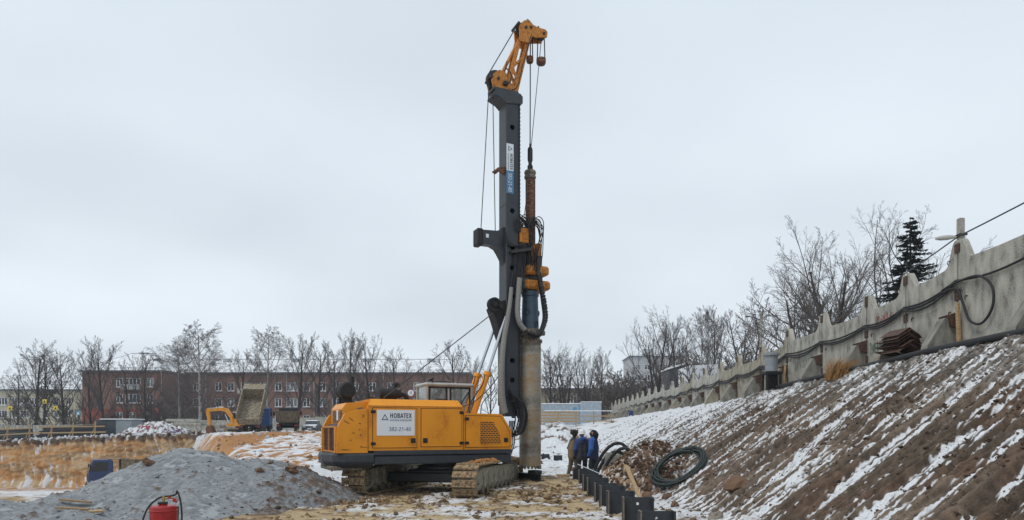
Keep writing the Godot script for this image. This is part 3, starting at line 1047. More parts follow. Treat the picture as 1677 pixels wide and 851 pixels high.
	# cables slung along the fence
	for c in 3:
		var pts := []
		for i in range(1, n - 2):
			var d0: float = SEAMS[i][0]
			var d1: float = SEAMS[i + 1][0]
			var a := Vector3(wall_x(d0) - 0.05 - 0.02 * c, SEAMS[i][1] - 0.98 + 0.05 * sin(i * 1.7) - 0.035 * c, -d0)
			var b := Vector3(wall_x(d1) - 0.05 - 0.02 * c, SEAMS[i + 1][1] - 0.98 + 0.05 * sin((i + 1) * 1.7) - 0.035 * c, -d1)
			if i < 3 and c > 0:
				continue
			var seg := sag_line(a, b, 0.1 + 0.07 * rng.randf() + 0.05 * c, 10)
			seg.pop_back()
			pts.append_array(seg)
			if i + 2 > 17 + 3 * c:
				break
		var st := mb()
		tube(st, pts, 0.026, 6)
		one(st, "power_cable", M.rubber, ["upper black cable slung along the concrete fence", "middle black cable slung along the concrete fence", "lowest black cable slung along the concrete fence"][c], "cable", "cables slung along the fence")
	# the big loop hung beside the pole
	var lp := []
	for k in 31:
		var a := -2.3 + 5.6 * k / 30.0
		lp.append(Vector3(wall_x(16.4) - 0.07 - 0.03 * sin(a * 0.5), 5.05 + 0.5 * sin(-a + 1.0) * (1.05 if sin(-a + 1.0) > 0.0 else 1.25), -16.45 + 0.85 * cos(-a + 1.0) * 0.62))
	var st2 := mb()
	tube(st2, smooth_path([Vector3(wall_x(17.6) - 0.08, 5.5, -17.6), Vector3(wall_x(17.0) - 0.09, 5.58, -17.0), Vector3(wall_x(16.3) - 0.09, 5.56, -16.2), Vector3(wall_x(15.6) - 0.09, 5.2, -15.72), Vector3(wall_x(15.6) - 0.09, 4.72, -15.72), Vector3(wall_x(15.9) - 0.09, 4.42, -16.08), Vector3(wall_x(16.3) - 0.09, 4.55, -16.5), Vector3(wall_x(16.6) - 0.09, 5.0, -16.75), Vector3(wall_x(16.9) - 0.09, 5.42, -17.0), Vector3(wall_x(17.6) - 0.09, 5.44, -17.6)], 7), 0.03, 8)
	one(st2, "cable_loop", M.rubber, "loop of black cable hanging on the fence beside the wooden stake", "cable")

func scrawl(c: Vector3, w: float, h: float, m: Material, sd: int, label: String):
	var r := RandomNumberGenerator.new()
	r.seed = sd
	var st := mb()
	for k in 9:
		var z0 := -w * 0.5 + w * k / 9.0
		var p := []
		for q in 5:
			p.append(Vector3(-0.004, r.randf_range(-0.5, 0.5) * h, -(z0 + r.randf_range(-0.06, 0.06) * w)))
		var pts := smooth_path(p, 4)
		for i in pts.size() - 1:
			var a: Vector3 = pts[i]
			var b: Vector3 = pts[i + 1]
			var up := (b - a).cross(Vector3.RIGHT).normalized() * 0.011
			quado(st, a - up, b - up, b + up, a + up, Vector3.LEFT)
	one(st, "graffiti", m, label, "graffiti", "", c + Vector3(-0.006, 0, 0))

# ---------------------------------------------------------------- buildings
# wall sheet of width w and height h in the plane z = 0 with openings [x0, y0, x1, y1]
func facade(st: SurfaceTool, w: float, h: float, holes: Array):
	var xs := [0.0, w]
	var ys := [0.0, h]
	for r in holes:
		xs.append_array([r[0], r[2]])
		ys.append_array([r[1], r[3]])
	xs.sort()
	ys.sort()
	for i in xs.size() - 1:
		if xs[i + 1] - xs[i] < 0.001:
			continue
		for j in ys.size() - 1:
			if ys[j + 1] - ys[j] < 0.001:
				continue
			var cx: float = (xs[i] + xs[i + 1]) * 0.5
			var cy: float = (ys[j] + ys[j + 1]) * 0.5
			var inside := false
			for r in holes:
				if cx > r[0] and cx < r[2] and cy > r[1] and cy < r[3]:
					inside = true
					break
			if not inside:
				quado(st, Vector3(xs[i], ys[j], 0), Vector3(xs[i + 1], ys[j], 0), Vector3(xs[i + 1], ys[j + 1], 0), Vector3(xs[i], ys[j + 1], 0), Vector3.BACK)
	for r in holes:
		var d := -0.22
		quado(st, Vector3(r[0], r[1], 0), Vector3(r[2], r[1], 0), Vector3(r[2], r[1], d), Vector3(r[0], r[1], d), Vector3.UP)
		quado(st, Vector3(r[0], r[3], 0), Vector3(r[2], r[3], 0), Vector3(r[2], r[3], d), Vector3(r[0], r[3], d), Vector3.DOWN)
		quado(st, Vector3(r[0], r[1], 0), Vector3(r[0], r[3], 0), Vector3(r[0], r[3], d), Vector3(r[0], r[1], d), Vector3.RIGHT)
		quado(st, Vector3(r[2], r[1], 0), Vector3(r[2], r[3], 0), Vector3(r[2], r[3], d), Vector3(r[2], r[1], d), Vector3.LEFT)

var window_meshes := {}

func window_mesh(w: float, h: float) -> Array:
	var key := "%.2f_%.2f" % [w, h]
	if window_meshes.has(key):
		return window_meshes[key]
	var st := mb()
	var f := 0.14
	box(st, Vector3(0, h * 0.5 - f * 0.5, 0), Vector3(w, f, 0.1))
	box(st, Vector3(0, -h * 0.5 + f * 0.5, 0), Vector3(w, f, 0.1))
	var n := 2 if w < 1.9 else (3 if w < 2.6 else 4)
	for k in n + 1:
		var x := -w * 0.5 + f * 0.5 + (w - f) * k / n
		box(st, Vector3(x, 0, 0.004), Vector3(f, h - 0.02, 0.1))
	box(st, Vector3(-w * 0.5 + w / n * 0.5, h * 0.18, 0.002), Vector3(w / n, 0.07, 0.08))
	var st2 := mb()
	box(st2, Vector3(0, 0, -0.03), Vector3(w - 0.04, h - 0.04, 0.02))
	window_meshes[key] = [st.commit(), st2.commit()]
	return window_meshes[key]

func add_window(parent: Node3D, c: Vector3, w: float, h: float):
	var o := node("window", parent, c + Vector3(0, 0, -0.14))
	var mm := window_mesh(w, h)
	put(mm[0], "frame", M.window_white, o)
	put(mm[1], "pane", M.pane if rng.randf() < 0.6 else M.pane_curtain, o)
	var st := mb()
	box(st, Vector3(0, -h * 0.5 - 0.05, 0.19), Vector3(w + 0.16, 0.06, 0.24))
	build(st, "sill", M.snow, o)

# block with hipped or gabled snowy roof; origin at its front corner on the ground
func house(called: String, label: String, pos: Vector3, turn: float, w: float, h: float, depth: float, wall: Material, holes: Array, roof_h: float, hip: float, eave := 0.5) -> Node3D:
	var t := thing(called, label, "building", pos, turn)
	var st := mb()
	facade(st, w, h, holes)
	quado(st, Vector3(0, 0, 0), Vector3(0, h, 0), Vector3(0, h, -depth), Vector3(0, 0, -depth), Vector3.LEFT)
	quado(st, Vector3(w, 0, 0), Vector3(w, h, 0), Vector3(w, h, -depth), Vector3(w, 0, -depth), Vector3.RIGHT)
	quado(st, Vector3(0, 0, -depth), Vector3(w, 0, -depth), Vector3(w, h, -depth), Vector3(0, h, -depth), Vector3.FORWARD)
	quado(st, Vector3(0, h, 0), Vector3(w, h, 0), Vector3(w, h, -depth), Vector3(0, h, -depth), Vector3.UP)
	build(st, "wall", wall, t)
	for r in holes:
		add_window(t, Vector3((r[0] + r[2]) * 0.5, (r[1] + r[3]) * 0.5, 0), r[2] - r[0], r[3] - r[1])
	# cornice
	st = mb()
	box(st, Vector3(w * 0.5, h + 0.14, -depth * 0.5), Vector3(w + eave * 1.4, 0.26, depth + eave * 1.4))
	build(st, "cornice", M.roof_metal, t)
	st = mb()
	var a := Vector3(-eave, h + 0.28, eave)
	var b := Vector3(w + eave, h + 0.28, eave)
	var c := Vector3(w + eave, h + 0.28, -depth - eave)
	var d := Vector3(-eave, h + 0.28, -depth - eave)
	var r0 := Vector3(-eave + hip, h + 0.28 + roof_h, -depth * 0.5)
	var r1 := Vector3(w + eave - hip, h + 0.28 + roof_h, -depth * 0.5)
	quado(st, a, b, r1, r0, Vector3(0, 1, 1))
	quado(st, d, c, r1, r0, Vector3(0, 1, -1))
	trio(st, a, d, r0, Vector3.LEFT)
	trio(st, b, c, r1, Vector3.RIGHT)
	quado(st, a, b, c, d, Vector3.DOWN)
	build(st, "roof", M.roof_snow, t)
	st = mb()
	bar(st, r0, r1, 0.16, 0.12)
	for e in [[a, r0], [b, r1]]:
		bar(st, e[0], e[1], 0.1, 0.08)
	build(st, "ridge_cap", M.roof_metal, t)
	# snow guard rail along the eave
	st = mb()
	bar(st, Vector3(0, h + 0.75, 0.1), Vector3(w, h + 0.75, 0.1), 0.05, 0.05)
	for k in int(w / 1.6):
		bar(st, Vector3(0.3 + k * 1.6, h + 0.3, 0.15), Vector3(0.3 + k * 1.6, h + 0.78, 0.1), 0.05, 0.05)
	build(st, "eave_rail", M.dark_metal, t)
	return t

func downpipe(t: Node3D, x: float, h: float):
	var st := mb()
	tube(st, [Vector3(x, 0.2, 0.12), Vector3(x, h - 0.4, 0.12), Vector3(x, h, 0.4)], 0.09, 8)
	build(st, "downpipe", M.plaster_white, t)

func chimney(t: Node3D, c: Vector3, s: Vector3, m: Material):
	var st := mb()
	cbox(st, c, s, 0.03)
	box(st, c + Vector3(0, s.y * 0.5 + 0.06, 0), Vector3(s.x + 0.2, 0.12, s.z + 0.2))
	build(st, "chimney", m, t)

func balcony(t: Node3D, x: float, y: float, w: float):
	var b := node("balcony", t, Vector3(x, y, 0))
	var st := mb()
	box(st, Vector3(0, 0, 0.55), Vector3(w, 0.14, 1.0))
	build(st, "slab", M.concrete, b)
	st = mb()
	box(st, Vector3(0, 0.55, 1.0), Vector3(w, 0.9, 0.05))
	for s in [-1.0, 1.0]:
		box(st, Vector3(s * (w * 0.5 - 0.025), 0.55, 0.53), Vector3(0.05, 0.9, 0.89))
	build(st, "parapet", M.plaster_white, b)

func build_buildings():
	# red brick wing and the long brick block behind it
	var d := 130.0
	var dist := [d]
	var y0 := 1.6
	var X := func(px: float) -> float: return (px - 838.5) * dist[0] / 1118.0
	var x0: float = X.call(135.0)
	var holes := []
	for fl in 3:
		var y: float = [2.0, 5.45, 8.5][fl]
		for px in [196.0, 217.5, 246.0]:
			var c: float = X.call(px) - x0
			var w := 3.0 if px == 217.5 else 1.3
			if fl == 0 and px == 217.5:
				w = 1.4
			holes.append([c - w * 0.5, y, c + w * 0.5, y + 1.75])
	var w1: float = X.call(269.0) - x0
	var t := house("brick_house", "red brick wing with white windows and snowy hipped roof, left of the birch", Vector3(x0, y0, -d), 0.0, w1, 11.4, 14.0, M.brick, holes, 4.0, 6.0)
	balcony(t, X.call(217.5) - x0, 8.0, 3.4)
	downpipe(t, w1 - 0.4, 11.4)
	chimney(t, Vector3(w1 * 0.52, 15.0, -7.0), Vector3(1.6, 1.4, 0.9), M.plaster_white)
	chimney(t, Vector3(w1 * 0.78, 13.6, -4.0), Vector3(1.1, 1.1, 0.9), M.roof_metal)
	var st := mb()
	box(st, Vector3(w1 * 0.5, 1.5, 0.045), Vector3(w1 - 0.02, 3.6, 0.03))
	# red painted ground floor left and right of the openings
	st = mb()
	var lo := []
	for r in holes:
		if r[1] < 3.0:
			lo.append(r)
	facade(st, w1, 4.4, lo)
	var pl := build(st, "painted_base", M.brick_red, t)
	pl.position = Vector3(0, 0, 0.02)
	# long block, set back
	d = 138.0
	dist[0] = d
	x0 = X.call(262.0)
	holes = []
	for fl in 3:
		var y: float = [1.6, 5.0, 8.2][fl]
		for px in [298.0, 322.0, 358.0, 378.0, 404.0, 432.0, 456.0, 478.0, 502.0, 528.0, 556.0, 582.0, 610.0, 640.0, 683.0, 714.0, 742.0]:
			var c: float = X.call(px) - x0
			var w := 2.3 if px in [404.0, 478.0] and fl != 0 else 1.45
			holes.append([c - w * 0.5, y, c + w * 0.5, y + 1.75])
	var w2: float = X.call(768.0) - x0
	t = house("brick_apartment_block", "long three-storey red brick block with white windows behind the rig", Vector3(x0, y0, -d), 0.0, w2, 11.7, 15.0, M.brick, holes, 3.4, 5.0)
	for px in [338.0, 470.0, 515.0, 545.0, 628.0]:
		downpipe(t, X.call(px) - x0, 11.7)
	for px in [404.0, 404.5]:
		if px == 404.0:
			balcony(t, X.call(px) - x0, 7.7, 2.9)
	for px in [352.0, 470.0, 590.0, 700.0]:
		chimney(t, Vector3(X.call(px) - x0, 14.6, -6.0), Vector3(1.5, 1.3, 0.8), M.plaster_white)
	# pale yellow house at the left edge
	d = 150.0
	dist[0] = d
	x0 = X.call(-60.0)
	holes = []
	for fl in 3:
		var y: float = [0.6, 3.6, 6.4][fl]
		for px in [-45.0, -30.0, -14.0, 5.0, 24.0, 41.0, 56.0, 74.0, 92.0, 112.0]:
			var c: float = X.call(px) - x0
			var w := 2.0 if px in [5.0, 41.0] else 1.25
			holes.append([c - w * 0.5, y, c + w * 0.5, y + 1.7])
	var w3: float = X.call(130.0) - x0
	t = house("yellow_house", "pale yellow plastered house with snowy roof at the far left", Vector3(x0, 1.0, -d), 0.0, w3, 9.6, 13.0, M.plaster, holes, 3.6, 7.0)
	balcony(t, X.call(41.0) - x0, 6.0, 3.0)
	for px in [17.0, 64.0]:
		downpipe(t, X.call(px) - x0, 9.6)
	# yellow-brown house right of the casing
	d = 112.0
	dist[0] = d
	x0 = X.call(868.0)
	holes = []
	for fl in 2:
		var y: float = [1.2, 4.3][fl]
		for px in [880.0, 906.0, 934.0, 950.0, 968.0, 990.0, 1011.0, 1026.0]:
			var c: float = X.call(px) - x0
			holes.append([c - 0.6, y, c + 0.6, y + 1.6])
	var w4: float = X.call(1040.0) - x0
	t = house("tan_house", "low tan house with broad snowy roof between the casing and the fence", Vector3(x0, 2.0, -d), 0.0, w4, 6.5, 11.0, M.plaster_tan, holes, 2.6, 4.0)
	chimney(t, Vector3(w4 * 0.3, 8.6, -5.0), Vector3(0.9, 1.4, 0.7), M.plaster_white)
	# far white block above the bushes
	d = 210.0
	dist[0] = d
	x0 = X.call(1033.0)
	holes = []
	for fl in 3:
		for px in [1045.0, 1060.0, 1076.0, 1092.0, 1106.0]:
			var c: float = X.call(px) - x0
			holes.append([c - 0.9, 12.0 + fl * 3.2, c + 0.9, 13.7 + fl * 3.2])
	t = house("white_apartment_block", "distant white apartment block rising above bare bushes beside the fence", Vector3(x0, 2.0, -d), 0.0, X.call(1118.0) - x0, 22.5, 14.0, M.plaster_white, holes, 0.6, 2.0)
	chimney(t, Vector3(6.0, 24.2, -4.0), Vector3(3.0, 1.8, 2.5), M.plaster_white)
	# street fence of grey concrete panels in front of the houses
	var i := 0
	var x := -84.0
	while x < -22.0:
		var p := thing("street_fence_panel", "", "fence panel", Vector3(x, plateau_y(x) - 0.1, -97.0), 0.0, "grey concrete panels of the street fence")
		st = mb()
		cbox(st, Vector3(1.98, 1.15, 0), Vector3(3.94, 2.3, 0.14), 0.02)
		build(st, "slab", M.concrete, p)
		st = mb()
		for q in 3:
			box(st, Vector3(0.75 + q * 1.23, 1.15, 0.085), Vector3(1.0, 1.7, 0.03))
		build(st, "raised_field", M.concrete, p)
		i += 1
		p.set_meta("label", "%s grey concrete panel of the street fence, counting from the far left" % ordinal(i))
		x += 4.0

# ---------------------------------------------------------------- trees
class Limbs:
	var V := PackedVector3Array()
	var N := PackedVector3Array()
	var I := PackedInt32Array()
	func tube(pts: Array, r0: float, r1: float, sides: int):
		var n := pts.size()
		var u := Vector3(0.31, 0.2, 0.93)
		var base := V.size()
		for i in n:
			var t: Vector3 = (pts[mini(i + 1, n - 1)] - pts[maxi(i - 1, 0)]).normalized()
			u = (u - t * u.dot(t)).normalized()
			var v := t.cross(u)
			var r := lerpf(r0, r1, float(i) / (n - 1))
			for k in sides:
				var a := TAU * k / sides
				var dv := u * cos(a) + v * sin(a)
				V.append(pts[i] + dv * r)
				N.append(dv)
		for i in n - 1:
			for k in sides:
				var l := (k + 1) % sides
				var a := base + i * sides + k
				var b := base + i * sides + l
				var c := base + (i + 1) * sides + k
				var d := base + (i + 1) * sides + l
				I.append_array(PackedInt32Array([a, c, d, a, d, b]))
	func mesh() -> ArrayMesh:
		var arr := []
		arr.resize(Mesh.ARRAY_MAX)
		arr[Mesh.ARRAY_VERTEX] = V
		arr[Mesh.ARRAY_NORMAL] = N
		arr[Mesh.ARRAY_INDEX] = I
		var m := ArrayMesh.new()
		m.add_surface_from_arrays(Mesh.PRIMITIVE_TRIANGLES, arr)
		return m

# p: h height, r trunk radius, bare share of bare trunk, limbs, kids [per level], angle, up (tropism per level), droop, ratio, wiggle, stems
func grow(p: Dictionary, L: Limbs, T: Limbs, r: RandomNumberGenerator, level: int, pos: Vector3, dir: Vector3, length: float, rad: float):
	var segs: int = [8, 6, 4, 3, 2][level]
	var pts := [pos]
	var q := pos
	var dv := dir
	for i in segs:
		var wig: float = p.wiggle * (0.5 if level == 0 else 1.0 + 0.35 * level)
		dv = (dv + Vector3(r.randf_range(-1, 1), r.randf_range(-1, 1), r.randf_range(-1, 1)) * wig + Vector3.UP * p.up[level]).normalized()
		q = q + dv * (length / segs)
		pts.append(q)
	var last: bool = level >= p.kids.size()
	var tipr := maxf(rad * (0.25 if level < 2 else 0.5), p.tip)
	(T if level == 0 else L).tube(pts, rad, tipr, [7, 5, 4, 3, 3][level])
	if last:
		return
	var n: int = p.kids[level]
	for k in n:
		var t0: float = p.bare if level == 0 else 0.18
		var t := t0 + (1.0 - t0) * (k + r.randf_range(0.1, 0.9)) / n
		var fi := t * segs
		var i0 := mini(int(fi), segs - 1)
		var a: Vector3 = pts[i0]
		var b: Vector3 = pts[i0 + 1]
		var start := a.lerp(b, fi - i0)
		var axis := (b - a).normalized()
		var az := r.randf() * TAU if level > 0 else k * 2.4 + r.randf_range(-0.5, 0.5)
		var u := axis.cross(Vector3(0.4, 0.1, 0.9)).normalized()
		var v := axis.cross(u)
		var ang: float = p.angle[level] * r.randf_range(0.75, 1.25)
		var nd := (axis * cos(ang) + (u * cos(az) + v * sin(az)) * sin(ang)).normalized()
		var shape := 1.0
		if level == 0:
			var s: float = (t - p.bare) / (1.0 - p.bare)
			shape = lerpf(p.low, p.high, s) * (0.75 + 0.5 * sin(PI * clampf(s, 0.0, 1.0)))
		else:
			shape = 1.15 - 0.6 * t
		var rr := lerpf(rad, tipr, t)
		grow(p, L, T, r, level + 1, start, nd, length * p.ratio[level] * shape * r.randf_range(0.8, 1.2), maxf(rr * p.thin, p.tip))

func make_tree(p: Dictionary, sd: int) -> Array:
	var r := RandomNumberGenerator.new()
	r.seed = sd
	var L := Limbs.new()
	var T := Limbs.new()
	var stems: int = p.get("stems", 1)
	for s in stems:
		var lean: Vector3 = Vector3(r.randf_range(-1, 1), 0, r.randf_range(-1, 1)) * (0.03 if stems == 1 else p.get("lean", 0.3))
		grow(p, L, T, r, 0, Vector3(r.randf_range(-0.1, 0.1), -0.3, r.randf_range(-0.1, 0.1)) * (stems - 1) * 1.2 + Vector3(0, -0.3, 0), (Vector3.UP + lean).normalized(), p.h * (1.0 if s == 0 else r.randf_range(0.75, 1.0)), p.r)
	return [T.mesh(), L.mesh()]

func plant(protos: Array, called: String, label: String, category: String, group: String, pos: Vector3, height: float, width := 1.0) -> Node3D:
	var pr: Dictionary = protos[rng.randi() % protos.size()]
	var t := thing(called, label, category, pos, rng.randf() * TAU, group)
	put(pr.mesh[0], "trunk", pr.bark, t)
	put(pr.mesh[1], "crown", pr.twig, t)
	var k: float = height / pr.h
	t.scale = Vector3(k * width, k, k * width)
	return t

func build_trees():
	var lime := {"h": 12.0, "r": 0.26, "bare": 0.2, "kids": [13, 7, 6, 4], "angle": [0.72, 0.6, 0.6, 0.6], "up": [0.02, 0.1, 0.06, 0.02, 0.0], "ratio": [0.46, 0.42, 0.42, 0.5], "low": 1.1, "high": 0.55, "wiggle": 0.1, "tip": 0.011, "thin": 0.55}
	var poplar := {"h": 12.0, "r": 0.24, "bare": 0.18, "kids": [14, 8, 5, 4], "angle": [0.5, 0.45, 0.5, 0.55], "up": [0.02, 0.14, 0.08, 0.03, 0.0], "ratio": [0.44, 0.42, 0.42, 0.5], "low": 1.1, "high": 0.6, "wiggle": 0.08, "tip": 0.011, "thin": 0.5}
	var birch := {"h": 14.0, "r": 0.2, "bare": 0.22, "kids": [22, 10, 7, 4], "angle": [0.75, 0.6, 0.6, 0.6], "up": [0.02, 0.08, -0.03, -0.12, -0.2], "ratio": [0.42, 0.42, 0.45, 0.6], "low": 1.0, "high": 0.45, "wiggle": 0.08, "tip": 0.009, "thin": 0.45}
	var spread := {"h": 11.0, "r": 0.24, "bare": 0.12, "kids": [9, 7, 5, 3], "angle": [0.8, 0.6, 0.6, 0.6], "up": [0.03, 0.12, 0.07, 0.03, 0.0], "ratio": [0.6, 0.45, 0.42, 0.5], "low": 1.0, "high": 0.5, "wiggle": 0.11, "tip": 0.009, "thin": 0.55, "stems": 3, "lean": 0.4}
	var big := spread.duplicate()
	big.kids = [11, 8, 6, 4]
	big.tip = 0.006
	big.bare = 0.16
	var thin := {"h": 9.0, "r": 0.09, "bare": 0.12, "kids": [14, 7, 5], "angle": [0.55, 0.5, 0.55], "up": [0.02, 0.12, 0.08, 0.03, 0.0], "ratio": [0.3, 0.42, 0.45], "low": 1.0, "high": 0.5, "wiggle": 0.08, "tip": 0.009, "thin": 0.5, "stems": 2, "lean": 0.25}
	var bush := {"h": 4.5, "r": 0.04, "bare": 0.05, "kids": [12, 7, 5], "angle": [0.6, 0.55, 0.6], "up": [0.02, 0.1, 0.06, 0.02, 0.0], "ratio": [0.4, 0.45, 0.45], "low": 1.0, "high": 0.6, "wiggle": 0.12, "tip": 0.01, "thin": 0.6, "stems": 7, "lean": 0.55}
	var kinds := {}
	var sd := 500
	for kk in [["lime", lime, 4, "bark", "twig"], ["poplar", poplar, 3, "bark", "twig"], ["birch", birch, 2, "birch_bark", "twig_pale"], ["spread", spread, 2, "bark", "twig"], ["big", big, 2, "bark", "twig_pale"], ["thin", thin, 3, "bark", "twig_pale"], ["bush", bush, 3, "bark", "twig_pale"]]:
		kinds[kk[0]] = []
		for i in kk[2]:
			sd += 13
			var mt := make_tree(kk[1], sd)
			kinds[kk[0]].append({"mesh": mt, "h": mt[1].get_aabb().end.y, "bark": M[kk[3]], "twig": M[kk[4]]})
	# px, top row in the photo, depth, kind, width, label
	var rows := [
		[58, 553, 108, "lime", 1.0, "tall bare tree in front of the pale yellow house"],
		[72, 562, 112, "lime", 0.95, "leaning bare tree right beside the tallest one before the yellow house"],
		[28, 600, 125, "lime", 1.0, "low bare tree at the corner of the yellow house roof"],
		[106, 566, 110, "lime", 1.0, "dense bare tree between the yellow house and the brick wing"],
		[150, 572, 116, "poplar", 0.9, "thin bare tree at the corner of the brick wing"],
		[172, 550, 108, "poplar", 1.1, "tall forked bare tree before the brick wing"],
		[212, 588, 118, "lime", 0.8, "small bare tree before the balcony of the brick wing"],
		[238, 574, 112, "poplar", 1.0, "bare tree with curved limbs before the brick wing's end window"],
		[328, 523, 106, "birch", 1.25, "big white-stemmed birch behind the orange excavator"],
		[294, 556, 118, "birch", 1.15, "smaller birch leaning over the gap beside the brick wing"],
		[396, 570, 114, "lime", 0.85, "small bare tree behind the raised tipper bed"],
		[437, 530, 108, "birch", 0.95, "slender white birch behind the blue tipper cab"],
		[487, 540, 110, "poplar", 1.1, "tall bare tree behind the parked dark tipper"],
		[522, 556, 124, "lime", 1.0, "bare tree half hidden behind the dark tipper's neighbour"],
		[552, 560, 122, "lime", 0.8, "bare tree above the rear grille of the rig"],
		[575, 535, 108, "poplar", 0.9, "tall narrow bare tree above the black muffler drum"],
		[607, 544, 110, "lime", 0.85, "bare tree above the yellow engine housing"],
		[648, 566, 112, "lime", 1.0, "broad bare tree above the company sign on the rig"],
		[690, 588, 128, "lime", 0.8, "low bare tree above the roof of the rig's cab"],
		[745, 554, 106, "lime", 1.0, "bare tree between the cab and the mast cylinders"],
		[776, 582, 110, "poplar", 0.9, "small bare tree right behind the lifting cylinders"],
		[802, 590, 118, "lime", 0.9, "bare tree showing past the foot of the mast"],
		[900, 566, 96, "poplar", 1.2, "bare tree just right of the drill casing"],
		[926, 556, 94, "spread", 0.75, "many-stemmed bare tree behind the white site container"],
		[958, 560, 92, "spread", 0.7, "spreading bare tree left of the long fence's far end"],
		[985, 566, 98, "poplar", 1.0, "slim bare tree at the far end of the fence"],
		[1076, 500, 78, "spread", 0.85, "tall grey bare tree behind the dark shed"],
		[1104, 520, 82, "poplar", 1.0, "bare tree rising beside the snow-covered shed roof"],
		[1150, 500, 74, "birch", 0.75, "pale bare tree above the snow-covered shed"],
		[1168, 496, 76, "poplar", 0.9, "straight bare tree above the right end of the shed"],
		[1204, 520, 70, "thin", 1.4, "young bare tree left of the wooden utility pole"],
		[1228, 494, 64, "thin", 1.5, "young bare tree touching the utility pole"],
		[1262, 490, 58, "thin", 1.4, "young bare tree right of the utility pole"],
				[1330, 412, 44, "big", 1.2, "large spreading bare tree behind the fence"],
		[1405, 346, 42, "big", 0.95, "tallest bare tree behind the fence, beside the spruce"]]
	for w in rows:
		var p := at(w[0], 690, w[2])
		p.y = plateau_y(p.x) if p.x < 10.5 else lerp_table(WALL_BASE, w[2])
		var top: float = 1.9 + (704.0 - w[1]) * w[2] / 1118.0
		var nm := "birch_tree" if w[3] == "birch" else "bare_tree"
		plant(kinds[w[3]], nm, w[5], "tree", "bare trees round the building site", p, top - p.y, w[4])
	# bushes
	for w in [[1028, 612, 100, "brown bare bush in front of the tan house's end"], [1044, 604, 96, "brown bare bush left of the white block"], [1060, 600, 92, "dense bare bush below the white block"], [1076, 606, 84, "dense bare bush beside the far fence panels"], [1086, 606, 84, "bare bush touching the dark shed"], [1216, 566, 64, "bare bush above the fence beside the shed roof"], [1290, 545, 48, "bare bush at the foot of the spreading tree"],
		[150, 640, 120, "low bare bush before the brick wing's corner"], [300, 640, 122, "brown bush beside the big birch's stem"], [345, 632, 124, "brown bush right of the big birch's stem"], [560, 640, 118, "brown bush behind the rig's rear end"], [640, 620, 116, "brown bush behind the rig's air filter"]]:
		var p := at(w[0], 690, w[2])
		p.y = plateau_y(p.x) if p.x < 10.5 else lerp_table(WALL_BASE, w[2])
		var top: float = 1.9 + (704.0 - w[1]) * w[2] / 1118.0
		plant(kinds.bush, "bare_bush", w[3], "bush", "bare bushes round the building site", p, top - p.y, 1.3)
	spruce(Vector3(at(1490, 600, 34).x, 3.6, -34.0), 8.9)

func spruce(pos: Vector3, h: float):
	var t := thing("spruce_tree", "dark green spruce standing behind the concrete fence", "tree", pos)
	var r := RandomNumberGenerator.new()
	r.seed = 77
	var T := Limbs.new()
	T.tube([Vector3(0, -0.4, 0), Vector3(0.02, h * 0.5, 0), Vector3(0, h, 0)], 0.16, 0.012, 7)
	put(T.mesh(), "trunk", M.bark, t)
	var B := Limbs.new()
	var st := mb()
	var y := 1.0
	while y < h * 0.985:
		var f := 1.0 - y / h
		var reach := 0.12 + 2.9 * pow(f, 0.85)
		var nb := int(2 + 3 * f + r.randi() % 3)
		for k in nb:
			if r.randf() < 0.14:
				continue
			var a := r.randf() * TAU
			var len := reach * r.randf_range(0.45, 1.12)
			var yj := r.randf_range(-0.1, 0.1)
			var dir := Vector3(cos(a), 0, sin(a))
			var pts := []
			for q in 6:
				var s := q / 5.0
				pts.append(Vector3(0, y + yj, 0) + dir * len * s + Vector3.UP * (0.05 * len * s - 0.4 * len * s * s + 0.34 * len * s * s * s))
			B.tube(pts, 0.02, 0.006, 3)
			# side sprays of needles
			for q in int(22 + 44 * len):
				var s := r.randf_range(0.15, 1.0)
				var fi := s * 5.0
				var i0 := mini(int(fi), 4)
				var p: Vector3 = pts[i0].lerp(pts[i0 + 1], fi - i0)
				var side := dir.cross(Vector3.UP) * (1.0 if r.randf() < 0.5 else -1.0)
				var d2 := (dir * r.randf_range(0.4, 0.9) + side * r.randf_range(0.2, 0.9) + Vector3.UP * r.randf_range(-0.45, 0.15)).normalized()
				var l2 := (0.16 + 0.22 * (1.0 - s) + 0.1 * r.randf()) * (0.6 + 0.5 * f)
				var wv := d2.cross(Vector3(r.randf_range(-1, 1), r.randf_range(-1, 1), r.randf_range(-1, 1))).normalized() * 0.028
				var m := p + d2 * l2 * 0.5
				trio(st, p, m + wv, p + d2 * l2, Vector3.UP)
				trio(st, p, p + d2 * l2, m - wv, Vector3.UP)
		y += 0.07 + 0.05 * f
	put(B.mesh(), "branches", M.bark, t)
	build(st, "crown", M.needles, t)

# ---------------------------------------------------------------- the drilling rig
func loft(st: SurfaceTool, rings: Array, mid: Vector3):
	for i in rings.size() - 1:
		var n: int = rings[i].size()
		for k in n:
			var l := (k + 1) % n
			var a: Vector3 = rings[i][k]
			var b: Vector3 = rings[i][l]
			var c: Vector3 = rings[i + 1][l]
			var d: Vector3 = rings[i + 1][k]
			quado(st, a, b, c, d, (a + b + c + d) * 0.25 - mid)
	for e in [0, rings.size() - 1]:
		var r: Array = rings[e]
		var c := Vector3.ZERO
		for p in r:
			c += p
		c /= r.size()
		for k in r.size():
			trio(st, c, r[k], r[(k + 1) % r.size()], c - mid)

